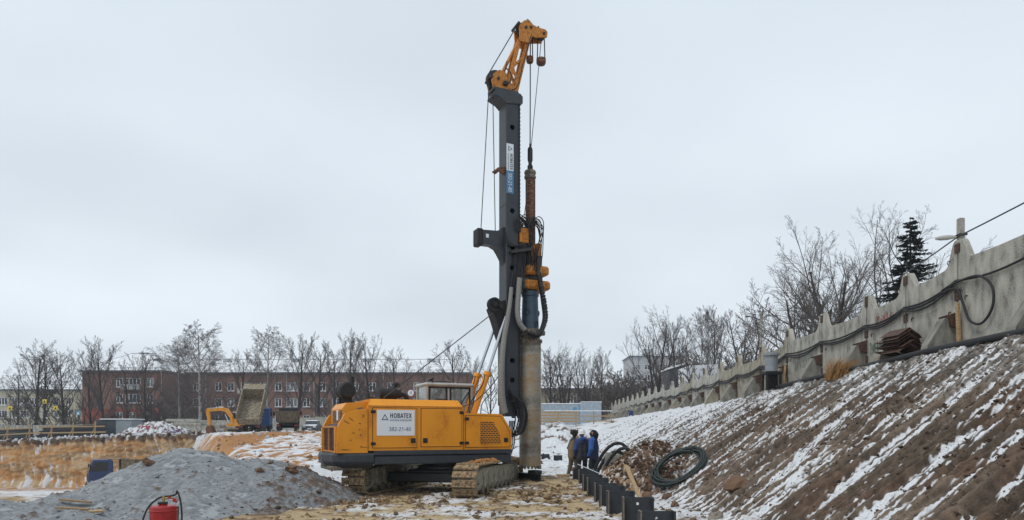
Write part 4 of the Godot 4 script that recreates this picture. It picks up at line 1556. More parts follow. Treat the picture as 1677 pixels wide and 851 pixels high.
func lettering(s: String, h: float, parent: Node3D, pos: Vector3, m: Material, bold := false, b := Basis.IDENTITY, width := 0.0) -> MeshInstance3D:
	var t := TextMesh.new()
	t.text = s
	t.font = sans_bold if bold else sans
	t.font_size = 48
	t.pixel_size = h / 34.0
	t.depth = 0.004
	t.horizontal_alignment = HORIZONTAL_ALIGNMENT_LEFT
	t.vertical_alignment = VERTICAL_ALIGNMENT_CENTER
	var o := put(t, "lettering", m, parent)
	var bb := b
	if width > 0.0:
		var w := t.get_aabb().size.x
		bb = b * Basis.from_scale(Vector3(width / maxf(w, 0.01), 1, 1))
	o.transform = Transform3D(bb, pos)
	return o

func logo_triangle(st: SurfaceTool, c: Vector3, s: float, ux: Vector3, uy: Vector3, out: Vector3):
	var q := [Vector2(-0.5, -0.4), Vector2(0.5, -0.4), Vector2(0.0, 0.5)]
	var inn := [Vector2(-0.3, -0.27), Vector2(0.3, -0.27), Vector2(0.0, 0.25)]
	for k in 3:
		var l := (k + 1) % 3
		var f := func(v: Vector2) -> Vector3: return c + (ux * v.x + uy * v.y) * s
		quado(st, f.call(q[k]), f.call(q[l]), f.call(inn[l]), f.call(inn[k]), out)

# plate facing +z, from x0 to x1 and y0 to y1, with round holes at [x, y, r]
func holed_plate(st: SurfaceTool, x0: float, x1: float, y0: float, y1: float, z: float, holes: Array, deep: float, inside: SurfaceTool):
	var y := y0
	var hs := holes.duplicate()
	hs.sort_custom(func(a, b): return a[1] < b[1])
	for h in hs:
		var m: float = h[2] * 1.25
		quado(st, Vector3(x0, y, z), Vector3(x1, y, z), Vector3(x1, h[1] - m, z), Vector3(x0, h[1] - m, z), Vector3.BACK)
		var n := 24
		var rim := []
		var edge := []
		for k in n:
			var a := TAU * k / n
			var dv := Vector2(cos(a), sin(a))
			rim.append(Vector3(h[0] + dv.x * h[2], h[1] + dv.y * h[2], z))
			var tx: float = ((x1 - h[0]) / dv.x) if dv.x > 0.001 else (((x0 - h[0]) / dv.x) if dv.x < -0.001 else 1e9)
			var ty: float = m / absf(dv.y) if absf(dv.y) > 0.001 else 1e9
			var t := minf(tx, ty)
			edge.append(Vector3(h[0] + dv.x * t, h[1] + dv.y * t, z))
		for k in n:
			var l := (k + 1) % n
			quado(st, rim[k], rim[l], edge[l], edge[k], Vector3.BACK)
			# corner between two edge points on different sides
			var e0: Vector3 = edge[k]
			var e1: Vector3 = edge[l]
			if absf(e0.x - e1.x) > 0.002 and absf(e0.y - e1.y) > 0.002:
				var cx := x1 if (e0.x + e1.x) * 0.5 > h[0] else x0
				var cy: float = h[1] + m if (e0.y + e1.y) * 0.5 > h[1] else h[1] - m
				trio(st, e0, e1, Vector3(cx, cy, z), Vector3.BACK)
			quado(inside, rim[k], rim[l], rim[l] - Vector3(0, 0, deep), rim[k] - Vector3(0, 0, deep), Vector3(h[0], h[1], z) - rim[k])
			trio(inside, rim[k] - Vector3(0, 0, deep), rim[l] - Vector3(0, 0, deep), Vector3(h[0], h[1], z - deep), Vector3.BACK)
		y = h[1] + m
	quado(st, Vector3(x0, y, z), Vector3(x1, y, z), Vector3(x1, y1, z), Vector3(x0, y1, z), Vector3.BACK)

func plan_ring(y: float, inset: float) -> Array:
	var half := []
	for k in 9:
		var a := PI * 0.5 * k / 8.0
		half.append(Vector3(-3.25 - (0.42 - inset) * sin(a), y, 0.83 - 0.0 + (0.43 - inset) * cos(a)))
	var r := [Vector3(-2.55, y, 1.26 - inset)]
	r.append_array(half)
	r.append(Vector3(-3.82 + inset, y, 0.3))
	r.append(Vector3(-3.82 + inset, y, -0.3))
	for k in 9:
		var v: Vector3 = half[8 - k]
		r.append(Vector3(v.x, y, -v.z))
	r.append(Vector3(-2.55, y, -1.26 + inset))
	return r

func side_poly(st: SurfaceTool, p: Array, z0: float, z1: float):
	prism(st, p, Vector3(0, 0, z0), Vector3.RIGHT, Vector3.UP, Vector3.BACK, z1 - z0)

func build_track(rig: Node3D, side: float):
	var tr := node("crawler_track", rig, Vector3.ZERO)
	tr.rotation_degrees.y = 50.0
	var zc := 1.52 if side > 0.0 else -1.8
	var R := 0.4
	var hx := 2.16
	# path of the chain
	var path := []
	for k in 24:
		path.append([Vector2(-hx + 2.0 * hx * k / 24.0, 2.0 * R + 0.07 + 0.05 * sin(PI * k / 24.0))])
	var outer := []
	var n := 46
	var total := 4.0 * hx + TAU * (R + 0.04)
	var proto: ArrayMesh
	var st := mb()
	cbox(st, Vector3(0, 0.0, 0), Vector3(0.2, 0.05, 0.7), 0.012)
	prism(st, [[-0.1, 0.02], [-0.09, 0.048], [-0.07, 0.048], [-0.055, 0.02]], Vector3(0, 0, -0.34), Vector3.RIGHT, Vector3.UP, Vector3.BACK, 0.68)
	proto = st.commit()
	for i in n:
		var s := total * i / n
		var p: Vector2
		var a := 0.0
		var r := R + 0.04
		if s < 2.0 * hx:
			p = Vector2(-hx + s, r)
			a = 0.0
		elif s < 2.0 * hx + PI * r:
			var q := (s - 2.0 * hx) / r
			p = Vector2(hx + r * sin(q), r * cos(q))
			a = -q
		elif s < 4.0 * hx + PI * r:
			p = Vector2(hx - (s - 2.0 * hx - PI * r), -r)
			a = PI
		else:
			var q := (s - 4.0 * hx - PI * r) / r
			p = Vector2(-hx - r * sin(q), -r * cos(q))
			a = PI - q
		var o := put(proto, "track_shoe", M.track_mud, tr)
		o.transform = Transform3D(Basis(Vector3.BACK, a), Vector3(p.x, p.y + R + 0.1, zc))
	# side frame, rollers, idler and sprocket
	st = mb()
	var fr := [[-hx - 0.3, R + 0.02], [-hx - 0.16, R + 0.3], [-hx + 0.5, R + 0.4], [0.0, R + 0.44], [hx - 0.5, R + 0.4], [hx + 0.16, R + 0.3], [hx + 0.3, R + 0.02], [hx + 0.1, R - 0.2], [hx - 0.4, R - 0.14], [-hx + 0.4, R - 0.14], [-hx - 0.1, R - 0.2]]
	prism(st, fr, Vector3(0, 0, zc - 0.24), Vector3.RIGHT, Vector3.UP, Vector3.BACK, 0.48)
	build(st, "side_frame", M.track_frame, tr)
	st = mb()
	for k in 7:
		var x := -1.6 + 3.2 * k / 6.0
		cbox(st, Vector3(x, R + 0.12, zc + 0.255 * 1.0), Vector3(0.07 + 0.05 * (k % 2), 0.4, 0.06), 0.015)
		cbox(st, Vector3(x, R + 0.12, zc - 0.255), Vector3(0.07 + 0.05 * (k % 2), 0.4, 0.06), 0.015)
	build(st, "frame_ribs", M.track_frame, tr)
	st = mb()
	for k in 8:
		var x := -1.7 + 3.4 * k / 7.0
		cyl(st, Vector3(x, 0.24, zc - 0.27), Vector3(x, 0.24, zc + 0.27), 0.13, -1.0, 14)
	build(st, "rollers", M.muddy_steel, tr)
	for s in [-1.0, 1.0]:
		st = mb()
		var c := Vector3(s * hx, R + 0.1, zc)
		for e in [-1.0, 1.0]:
			lathe(st, [[0.0, 0.31], [0.1, 0.31], [0.12, 0.27], [0.22, 0.27], [0.24, 0.23], [0.38, 0.2], [0.38, 0.0]], Transform3D(Basis(Vector3.RIGHT, e * PI * 0.5), c), 20)
		build(st, "idler_wheel" if s < 0.0 else "drive_sprocket", M.track_frame if side > 0.0 else M.muddy_steel, tr)
	# clay caked on top of the chain
	st = mb()
	for k in 26:
		var x := rng.randf_range(-1.9, 1.9)
		var s := rng.randf_range(0.06, 0.17)
		cbox(st, Vector3(x, 2.0 * R + 0.17 + s * 0.15, zc + rng.randf_range(-0.26, 0.26)), Vector3(s * 1.5, s * 0.7, s * 1.4), s * 0.16, Basis.from_euler(Vector3(rng.randf() - 0.5, rng.randf() * 3.0, rng.randf() - 0.5)))
	var cl := build(st, "caked_clay", M.sand if side > 0.0 else M.track_mud, tr)
	cl.set_meta("kind", "stuff")

func build_rig():
	var rig := thing("drilling_rig", "tall yellow and dark grey crawler drilling rig at work on the pad", "drilling rig", Vector3(-2.1, 0, -21.4), deg_to_rad(25.0))
	var st: SurfaceTool
	build_track(rig, 1.0)
	build_track(rig, -1.0)
	# undercarriage
	st = mb()
	cbox(st, Vector3(0, 0.55, 0), Vector3(1.7, 0.36, 1.5), 0.05, Basis(Vector3.UP, deg_to_rad(50.0)))
	for s in [-1.0, 1.0]:
		var b := Basis(Vector3.UP, deg_to_rad(50.0))
		cbox(st, b * Vector3(s * 0.75, 0.48, 0), Vector3(0.42, 0.3, 3.0), 0.04, b)
	lathe(st, [[0.0, 0.72], [0.85, 0.72], [0.85, 0.8], [0.72, 0.82], [0.72, 0.93], [0.0, 0.93]], Transform3D.IDENTITY, 32)
	build(st, "undercarriage", M.dark_metal, rig)
	# counterweight and deck skirt
	st = mb()
	loft(st, [plan_ring(0.84, 0.16), plan_ring(0.95, 0.04), plan_ring(1.02, 0.0), plan_ring(1.2, 0.0), plan_ring(1.262, 0.03)], Vector3(-3.2, 1.05, 0))
	build(st, "counterweight", M.slate, rig)
	st = mb()
	cbox(st, Vector3(-0.41, 1.05, 0), Vector3(4.26, 0.26, 2.5), 0.03)
	cbox(st, Vector3(-0.41, 1.255, 0), Vector3(4.27, 0.13, 2.54), 0.012)
	build(st, "deck", M.slate, rig)
	st = mb()
	cbox(st, Vector3(-3.25, 0.835, 0.2), Vector3(0.9, 0.12, 1.7), 0.02)
	build(st, "counterweight_bracket", M.muddy_steel, rig)
	# rear quarter panels with cut-away upper corner
	var quarter := [[-3.57, 1.265], [-3.55, 2.0], [-3.35, 2.36], [-3.02, 2.48], [-2.72, 2.52], [-2.72, 1.265]]
	for s in [-1.0, 1.0]:
		st = mb()
		side_poly(st, quarter, s * 1.13, s * 1.25)
		# rounded return towards the rear
		prism(st, [[0, 1.265], [0.0, 1.97], [0.17, 2.0], [0.17, 1.265]], Vector3(-3.55, 0, s * 1.12), Vector3(0, 0, -s), Vector3.UP, Vector3(-1, 0, 0), 0.05)
		build(st, "quarter_panel", M.yellow, rig)
		st = mb()
		for k in 3:
			cyl(st, Vector3(-2.9 - 0.02 * k, 1.45 + 0.32 * k, s * 1.24), Vector3(-2.9 - 0.02 * k, 1.45 + 0.32 * k, s * 1.262), 0.018, -1.0, 8)
		build(st, "bolt_heads", M.dark_metal, rig)
	# radiator grille across the tail
	var gr := node("radiator_grille", rig)
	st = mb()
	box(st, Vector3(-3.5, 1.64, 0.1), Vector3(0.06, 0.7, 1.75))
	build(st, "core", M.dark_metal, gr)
	st = mb()
	for z in [-0.78, 0.1, 0.97]:
		cbox(st, Vector3(-3.57, 1.64, z), Vector3(0.06, 0.74, 0.06), 0.008)
	for y in [1.29, 1.99]:
		cbox(st, Vector3(-3.572, y, 0.1), Vector3(0.06, 0.05, 1.8), 0.008)
	build(st, "frame", M.yellow_worn, gr)
	st = mb()
	for k in 17:
		box(st, Vector3(-3.56, 1.34 + k * 0.038, 0.1), Vector3(0.02, 0.012, 1.74))
	build(st, "fins", M.rust, gr)
	st = mb()
	quado(st, Vector3(-3.55, 2.0, 0.98), Vector3(-3.55, 2.0, -0.98), Vector3(-3.15, 2.16, -0.98), Vector3(-3.15, 2.16, 0.98), Vector3.UP)
	build(st, "radiator_top", M.dark_metal, rig)
	# engine cover behind the radiator, with louvres
	st = mb()
	side_poly(st, [[-3.32, 1.3], [-3.32, 2.52], [-3.2, 2.68], [-2.6, 2.72], [-2.6, 1.3]], -0.95, 0.72)
	build(st, "engine_cover", M.yellow, rig)
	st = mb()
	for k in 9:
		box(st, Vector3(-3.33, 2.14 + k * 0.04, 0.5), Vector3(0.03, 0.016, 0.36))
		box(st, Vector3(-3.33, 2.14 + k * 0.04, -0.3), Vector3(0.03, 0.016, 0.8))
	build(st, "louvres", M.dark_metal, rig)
	st = mb()
	cbox(st, Vector3(-3.345, 2.33, 0.13), Vector3(0.02, 0.3, 0.2), 0.005)
	build(st, "data_plate", M.sign_white, rig)
	# open corner between cover and quarter panel: pipes
	st = mb()
	tube(st, smooth_path([Vector3(-3.05, 2.1, 0.9), Vector3(-2.95, 2.45, 0.92), Vector3(-2.8, 2.5, 0.98), Vector3(-2.7, 2.4, 1.0)], 5), 0.04, 8)
	tube(st, smooth_path([Vector3(-3.2, 2.2, 0.85), Vector3(-3.1, 2.38, 0.9), Vector3(-2.9, 2.4, 0.9), Vector3(-2.7, 2.3, 0.95)], 5), 0.03, 8)
	cbox(st, Vector3(-2.85, 2.25, 0.9), Vector3(0.25, 0.2, 0.2), 0.02)
	build(st, "engine_pipes", M.dark_metal, rig)
	# main housing
	st = mb()
	var prof := [[1.25, 1.322], [1.25, 2.57], [1.02, 2.79], [-1.02, 2.79], [-1.25, 2.57], [-1.25, 1.322]]
	var ringf := func(x: float, xt: float, zfar: float) -> Array:
		return [Vector3(x, 1.322, 1.25), Vector3(x, 2.57, 1.25), Vector3(xt, 2.79, 1.02), Vector3(xt, 2.79, zfar + 0.23), Vector3(x, 2.57, zfar), Vector3(x, 1.322, zfar)]
	loft(st, [ringf.call(-2.7, -2.58, -1.25), ringf.call(-0.95, -0.95, -1.25)], Vector3(-1.8, 2.0, 0))
	loft(st, [ringf.call(-0.9501, -0.9501, -0.15), ringf.call(0.14, 0.04, -0.15)], Vector3(-0.4, 2.0, 0.5))
	build(st, "engine_housing", M.yellow, rig)
	st = mb()
	cbox(st, Vector3(-1.28, 2.585, 1.252), Vector3(2.86, 0.022, 0.02), 0.004)
	build(st, "drip_rail", M.yellow_worn, rig)
	# front box
	st = mb()
	side_poly(st, [[0.165, 1.322], [1.72, 1.322], [1.72, 1.88], [1.39, 2.39], [0.165, 2.41]], 0.35, 1.25)
	build(st, "pump_housing", M.yellow, rig)
	# scuffs and caked splashes on the paint
	var gr2 := RandomNumberGenerator.new()
	gr2.seed = 8
	for q in [[-3.3, 2.12, 0.16, 0.05, -0.5], [-3.18, 2.2, 0.2, 0.04, -0.6], [-3.12, 1.82, 0.07, 0.06, 0.0], [-2.95, 1.92, 0.05, 0.05, 0.3], [-3.2, 1.62, 0.06, 0.04, 0.0], [-2.84, 2.3, 0.05, 0.12, 0.0], [-2.8, 1.42, 0.3, 0.03, 0.05], [-3.35, 1.36, 0.25, 0.05, 0.0]]:
		st = mb()
		var ring := []
		for k in 14:
			var a := TAU * k / 14.0
			var rr := gr2.randf_range(0.55, 1.0)
			var v := Vector2(cos(a) * q[2] * rr * 0.7, sin(a) * q[3] * rr * 0.55).rotated(q[4])
			ring.append([q[0] + v.x, q[1] + v.y])
		side_poly(st, ring, 1.25, 1.2525)
		build(st, "scuff_mark", M.grime, rig)
	# doors
	var doors := [[[-2.59, 1.39], [-1.29, 1.39], [-1.29, 2.54], [-2.59, 2.54]], [[-1.18, 1.41], [0.09, 1.41], [0.09, 2.54], [-1.18, 2.54]], [[0.2, 1.38], [1.66, 1.38], [1.66, 1.86], [1.35, 2.33], [0.2, 2.35]]]
	for i in 3:
		var dn := node("door", rig)
		var c := Vector2.ZERO
		for q in doors[i]:
			c += Vector2(q[0], q[1]) / doors[i].size()
		var inner := []
		for q in doors[i]:
			var v := Vector2(q[0], q[1])
			v += (c - v).sign() * 0.016
			inner.append([v.x, v.y])
		st = mb()
		side_poly(st, doors[i], 1.252, 1.256)
		build(st, "seal", M.black, dn)
		st = mb()
		side_poly(st, inner, 1.253, 1.272)
		build(st, "leaf", M.yellow, dn)
		# hinges and latch
		var hx: float = [-2.57, 0.07, 0.24][i]
		for y in [1.52, [2.42, 2.42, 2.24][i]]:
			st = mb()
			cbox(st, Vector3(hx, y, 1.285), Vector3(0.13, 0.085, 0.03), 0.008)
			build(st, "hinge", M.black, dn)
		st = mb()
		var lx: float = [-1.41, -1.05, 1.52][i]
		cbox(st, Vector3(lx, 1.6, 1.277), Vector3(0.14, 0.14, 0.012), 0.004)
		cbox(st, Vector3(lx - 0.02, 1.6, 1.287), Vector3(0.05, 0.09, 0.016), 0.004)
		build(st, "latch", M.black, dn)
	# sign on the first door
	var sg := node("company_sign", rig)
	st = mb()
	cbox(st, Vector3(-1.92, 2.11, 1.278), Vector3(1.1, 0.73, 0.008), 0.002)
	build(st, "board", M.sign_white, sg)
	lettering("НОВАТЕХ", 0.135, sg, Vector3(-2.1, 2.31, 1.284), M.ink, true, Basis.IDENTITY, 0.63)
	lettering("БУРОВАЯ КОМПАНИЯ", 0.045, sg, Vector3(-2.1, 2.185, 1.284), M.ink_blue, false, Basis.IDENTITY, 0.63)
	lettering("382-21-40", 0.11, sg, Vector3(-2.13, 1.93, 1.284), M.ink_blue, false, Basis.IDENTITY, 0.64)
	st = mb()
	logo_triangle(st, Vector3(-2.24, 2.265, 1.285), 0.2, Vector3.RIGHT, Vector3.UP, Vector3.BACK)
	build(st, "logo", M.ink_blue, sg)
	# vent in the front door: dark plate paints the slot shade behind yellow bars
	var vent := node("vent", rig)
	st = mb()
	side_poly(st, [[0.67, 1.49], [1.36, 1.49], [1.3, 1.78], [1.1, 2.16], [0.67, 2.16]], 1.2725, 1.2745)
	build(st, "slot_shade_plate", M.dark_metal, vent)
	st = mb()
	for row in 13:
		var y := 1.49 + row * 0.056
		var xr := 1.36 - maxf(0.0, (y - 1.6)) * 0.45
		box(st, Vector3((0.66 + xr) * 0.5, y, 1.276), Vector3(xr - 0.66, 0.02, 0.008))
		if row < 12:
			var x := 0.67 + (0.055 if row % 2 == 1 else 0.0)
			while x < xr:
				box(st, Vector3(x, y + 0.028, 1.2755), Vector3(0.018, 0.036, 0.006))
				x += 0.11
	build(st, "bars", M.yellow, vent)
	# muffler, exhaust, air cleaner on the roof
	st = mb()
	lathe(st, [[0.0, -0.4], [0.2, -0.4], [0.235, -0.36], [0.235, 0.36], [0.2, 0.4], [0.0, 0.4]], Transform3D(Basis(Vector3.RIGHT, PI * 0.5) , Vector3(-3.02, 3.08, -0.35)), 28)
	for s in [-0.22, 0.22]:
		lathe(st, [[0.236, -0.02], [0.247, -0.015], [0.247, 0.015], [0.236, 0.02]], Transform3D(Basis(Vector3.RIGHT, PI * 0.5), Vector3(-3.02, 3.08, -0.35 + s)), 28)
		box(st, Vector3(-3.02, 2.78, -0.35 + s), Vector3(0.3, 0.16, 0.06))
	build(st, "muffler", M.black, rig)
	st = mb()
	tube(st, [Vector3(-2.85, 2.9, -0.6), Vector3(-2.76, 3.2, -0.62), Vector3(-2.76, 3.52, -0.62)], 0.062, 12)
	build(st, "exhaust_pipe", M.black, rig)
	st = mb()
	lathe(st, [[0.0, -0.33], [0.15, -0.33], [0.165, -0.3], [0.165, 0.2], [0.13, 0.24], [0.13, 0.33], [0.0, 0.33]], Transform3D(Basis(Vector3.BACK, -PI * 0.5), Vector3(-1.68, 3.02, -0.3)), 20)
	tube(st, smooth_path([Vector3(-1.55, 3.1, -0.3), Vector3(-1.53, 3.2, -0.3), Vector3(-1.48, 3.26, -0.3)], 4), 0.06, 10)
	lathe(st, [[0.0, -0.05], [0.1, -0.05], [0.12, 0.0], [0.09, 0.06], [0.0, 0.08]], Transform3D(Basis(Vector3.BACK, -0.5), Vector3(-1.46, 3.3, -0.3)), 14)
	tube(st, smooth_path([Vector3(-1.4, 3.0, -0.3), Vector3(-1.2, 2.98, -0.32), Vector3(-1.1, 2.8, -0.34)], 4), 0.07, 10)
	build(st, "air_cleaner", M.black, rig)
	st = mb()
	bar(st, Vector3(-2.62, 2.83, 0.8), Vector3(-2.4, 2.83, 0.6), 0.05, 0.05)
	bar(st, Vector3(-2.57, 2.82, 0.9), Vector3(-2.63, 2.95, 0.92), 0.03, 0.03)
	bar(st, Vector3(-0.55, 2.83, 0.7), Vector3(-0.1, 2.84, 0.5), 0.06, 0.04)
	build(st, "roof_fittings", M.dark_metal, rig)
	build_cab(rig)
	build_mast(rig)
	build_head(rig)
	build_drive(rig)

func build_cab(rig: Node3D):
	var cab := node("cab", rig)
	var st := mb()
	var x0 := -0.5
	var x1 := 1.0
	var z0 := -1.25
	var z1 := -0.28
	box(st, Vector3((x0 + x1) * 0.5, 2.05, (z0 + z1) * 0.5), Vector3(x1 - x0, 1.42, z1 - z0))
	for p in [[x0, z0], [x0, z1], [x1, z0], [x1, z1]]:
		cbox(st, Vector3(p[0], 3.03, p[1]), Vector3(0.09, 0.56, 0.09), 0.02)
	cbox(st, Vector3(0.21, 3.03, z1), Vector3(0.07, 0.56, 0.06), 0.01)
	cbox(st, Vector3((x0 + x1) * 0.5, 3.34, (z0 + z1) * 0.5), Vector3(x1 - x0 + 0.16, 0.12, z1 - z0 + 0.16), 0.045)
	build(st, "cab_shell", M.cab_grey, cab)
	st = mb()
	box(st, Vector3(0.22, 3.255, z1 + 0.01), Vector3(1.42, 0.06, 0.05))
	for x in [-0.42, 0.145, 0.275, 0.93]:
		box(st, Vector3(x, 3.02, z1 + 0.02), Vector3(0.05, 0.5, 0.03))
	build(st, "window_seals", M.black, cab)
	for r in [[(x0 + 0.21) * 0.5, 0.62], [(x1 + 0.21) * 0.5, 0.7]]:
		st = mb()
		box(st, Vector3(r[0], 3.02, z1 - 0.01), Vector3(r[1], 0.5, 0.012))
		build(st, "window_pane", M.cab_glass, cab)
	st = mb()
	box(st, Vector3(x0, 3.02, (z0 + z1) * 0.5), Vector3(0.012, 0.5, 0.88))
	build(st, "window_pane", M.cab_glass, cab)
	st = mb()
	box(st, Vector3(x1, 3.02, (z0 + z1) * 0.5), Vector3(0.012, 0.5, 0.88))
	build(st, "window_pane", M.cab_glass, cab)
	st = mb()
	cbox(st, Vector3(-0.02, 2.85, -0.8), Vector3(0.14, 0.5, 0.46), 0.05)
	cbox(st, Vector3(0.1, 3.16, -0.8), Vector3(0.1, 0.14, 0.26), 0.03)
	build(st, "operator_seat", M.black, cab)
	st = mb()
	lathe(st, [[0.05, 0.0], [0.02, 0.05], [0.02, 0.08], [0.11, 0.13], [0.11, 0.15], [0.0, 0.17]], Transform3D(Basis(Vector3.BACK, 0.5), Vector3(-0.25, 3.4, -0.4)), 14)
	build(st, "work_lamp", M.black, cab)
	st = mb()
	tube(st, smooth_path([Vector3(-0.35, 3.41, -0.9), Vector3(0.1, 3.48, -0.8), Vector3(0.5, 3.46, -0.7)], 5), 0.012, 6)
	build(st, "antenna", M.black, cab)

func build_mast(rig: Node3D):
	var st := mb()
	var ins := mb()
	var x0 := 1.98
	var x1 := 2.4
	var y0 := 2.35
	var y1 := 12.55
	var c := 0.03
	var holes := []
	for y in [11.69, 8.99, 7.8, 7.15, 6.22, 4.15, 3.52, 2.91]:
		holes.append([2.2, y, 0.085])
	holed_plate(st, x0 + c, x1, y0, y1, 0.28, holes, 0.5, ins)
	quado(st, Vector3(x0 + c, y0, 0.28), Vector3(x0, y0, 0.28 - c), Vector3(x0, y1, 0.28 - c), Vector3(x0 + c, y1, 0.28), Vector3(-1, 0, 1))
	quado(st, Vector3(x0, y0, -0.28), Vector3(x0, y0, 0.28 - c), Vector3(x0, y1, 0.28 - c), Vector3(x0, y1, -0.28), Vector3.LEFT)
	quado(st, Vector3(x0, y0, -0.28), Vector3(x1, y0, -0.28), Vector3(x1, y1, -0.28), Vector3(x0, y1, -0.28), Vector3.FORWARD)
	quado(st, Vector3(x1, y0, -0.28), Vector3(x1, y0, 0.28), Vector3(x1, y1, 0.28), Vector3(x1, y1, -0.28), Vector3.RIGHT)
	quado(st, Vector3(x0, y0, -0.28), Vector3(x1, y0, -0.28), Vector3(x1, y0, 0.28), Vector3(x0, y0, 0.28), Vector3.DOWN)
	var mast := build(st, "mast", M.mast_grey, rig)
	build(ins, "lightening_holes", M.mast_grey, mast)
	# weld seams and edge plates
	st = mb()
	for y in [5.9, 9.2, 3.3]:
		box(st, Vector3(1.977, y, 0.0), Vector3(0.012, 0.02, 0.5))
	cbox(st, Vector3(1.97, 4.2, 0.0), Vector3(0.06, 3.0, 0.62), 0.02)
	cbox(st, Vector3(2.2, 8.3, 0.288), Vector3(0.38, 0.9, 0.02), 0.006)
	build(st, "stiffener_plates", M.mast_grey, mast)
	# sliding rail and feed chain on the front
	st = mb()
	cbox(st, Vector3(2.455, 7.4, 0.2), Vector3(0.1, 10.2, 0.07), 0.01)
	cbox(st, Vector3(2.455, 7.4, -0.2), Vector3(0.1, 10.2, 0.07), 0.01)
	build(st, "guide_rail", M.black, rig)
	st = mb()
	for k in 160:
		box(st, Vector3(2.5 + 0.015 * (k % 2), 2.2 + k * 0.064, 0.13), Vector3(0.06, 0.048, 0.05 + 0.03 * (k % 2)))
	build(st, "feed_chain", M.dark_metal, rig)
	# signs on the mast
	var sg := node("mast_sign", rig)
	st = mb()
	cbox(st, Vector3(2.115, 10.705, 0.284), Vector3(0.25, 0.87, 0.008), 0.002)
	build(st, "white_board", M.sign_white, sg)
	st = mb()
	cbox(st, Vector3(2.115, 9.905, 0.284), Vector3(0.25, 0.73, 0.008), 0.002)
	build(st, "blue_board", M.sign_blue, sg)
	var down := Basis(Vector3(0, -1, 0), Vector3(1, 0, 0), Vector3(0, 0, 1))
	lettering("НОВАТЕХ", 0.1, sg, Vector3(2.16, 10.83, 0.289), M.ink, true, down, 0.52)
	lettering("БУРОВАЯ КОМПАНИЯ", 0.04, sg, Vector3(2.05, 10.83, 0.289), M.ink_blue, false, down, 0.52)
	lettering("382-21-40", 0.13, sg, Vector3(2.115, 10.2, 0.289), M.sign_white, false, down, 0.6)
	st = mb()
	logo_triangle(st, Vector3(2.12, 10.98, 0.29), 0.17, Vector3(0, -1, 0), Vector3(1, 0, 0), Vector3.BACK)
	build(st, "logo", M.ink_blue, sg)
	# rope guide half-way up the back
	st = mb()
	prism(st, [[1.98, 10.15], [1.98, 10.42], [1.75, 10.36], [1.55, 10.2], [1.6, 10.16], [1.78, 10.26]], Vector3(0, 0, 0.1), Vector3.RIGHT, Vector3.UP, Vector3.BACK, 0.08)
	cyl(st, Vector3(1.7, 10.24, 0.02), Vector3(1.7, 10.24, 0.28), 0.06, -1.0, 12)
	build(st, "rope_guide", M.rust, rig)
	# bracket with rear roller
	st = mb()
	side_poly(st, [[1.2, 8.3], [1.78, 8.33], [1.86, 8.42], [1.985, 8.48], [1.985, 7.25], [1.9, 7.45], [1.8, 7.62], [1.7, 7.76], [1.52, 7.84], [1.2, 7.84]], -0.14, 0.14)
	build(st, "mast_bracket", M.mast_grey, rig)
	st = mb()
	cbox(st, Vector3(1.12, 8.06, 0.0), Vector3(0.2, 0.54, 0.4), 0.03)
	build(st, "bracket_roller", M.black, rig)
	st = mb()
	cbox(st, Vector3(1.38, 8.12, 0.146), Vector3(0.1, 0.12, 0.012), 0.003)
	build(st, "data_plate", M.sign_white, rig)
	# pivot with round sheave below
	st = mb()
	side_poly(st, [[1.5, 5.82], [1.72, 6.02], [1.985, 6.1], [1.985, 4.7], [1.84, 4.85], [1.66, 5.4]], -0.24, 0.24)
	build(st, "pivot_bracket", M.black, rig)
	st = mb()
	lathe(st, [[0.0, -0.07], [0.23, -0.07], [0.23, -0.04], [0.18, 0.0], [0.23, 0.04], [0.23, 0.07], [0.17, 0.07], [0.15, 0.03], [0.08, 0.03], [0.07, 0.1], [0.0, 0.1]], Transform3D(Basis(Vector3.RIGHT, PI * 0.5), Vector3(1.55, 5.9, 0.3)), 24)
	cyl(st, Vector3(1.75, 5.86, 0.2), Vector3(1.75, 5.86, 0.42), 0.08, -1.0, 14)
	build(st, "deflection_sheave", M.black, rig)
	# lifting cylinders with bright rods
	for s in [[-0.35, 0.8, 1.26, 1.98], [0.3, 0.85, 1.33, 1.99]]:
		var z: float = s[0]
		var cy := node("lifting_cylinder", rig)
		var a := Vector3(s[1] - 0.1, 2.15, z)
		var b := Vector3(s[2], 3.74, z)
		var e := Vector3(1.95, 5.55, z)
		st = mb()
		cyl(st, a, b, 0.1, -1.0, 18)
		cyl(st, b - (b - a).normalized() * 0.12, b, 0.125, -1.0, 18)
		build(st, "barrel", M.yellow, cy)
		st = mb()
		cyl(st, b, e, 0.05, -1.0, 14)
		build(st, "rod", M.chrome, cy)
		st = mb()
		tube(st, smooth_path([b + Vector3(-0.12, -0.05, 0.05), b + Vector3(-0.22, -0.4, 0.08), a + Vector3(-0.1, 0.5, 0.1), a + Vector3(0.05, 0.1, 0.1)], 5), 0.018, 6)
		tube(st, smooth_path([b + Vector3(0.08, -0.02, 0.05), b + Vector3(0.2, -0.5, 0.1), a + Vector3(0.35, 0.6, 0.1), a + Vector3(0.3, 0.1, 0.1)], 5), 0.016, 6)
		build(st, "hose", M.rubber, cy)
	# ropes
	st = mb()
	tube(st, [Vector3(1.55, 5.66, 0.3), Vector3(-1.98, 2.86, 0.1)], 0.017, 6)
	build(st, "hoist_rope", M.wire, rig)
	for q in [[Vector3(1.5, 13.2, 0.02), Vector3(1.2, 8.38, 0.05)], [Vector3(1.62, 12.9, 0.02), Vector3(1.72, 8.35, 0.0)]]:
		st = mb()
		tube(st, q, 0.014, 6)
		build(st, "hoist_rope", M.wire, rig)
	st = mb()
	tube(st, sag_line(Vector3(0.3, 2.6, 0.5), Vector3(1.9, 3.9, 0.3), 0.25, 8), 0.012, 6)
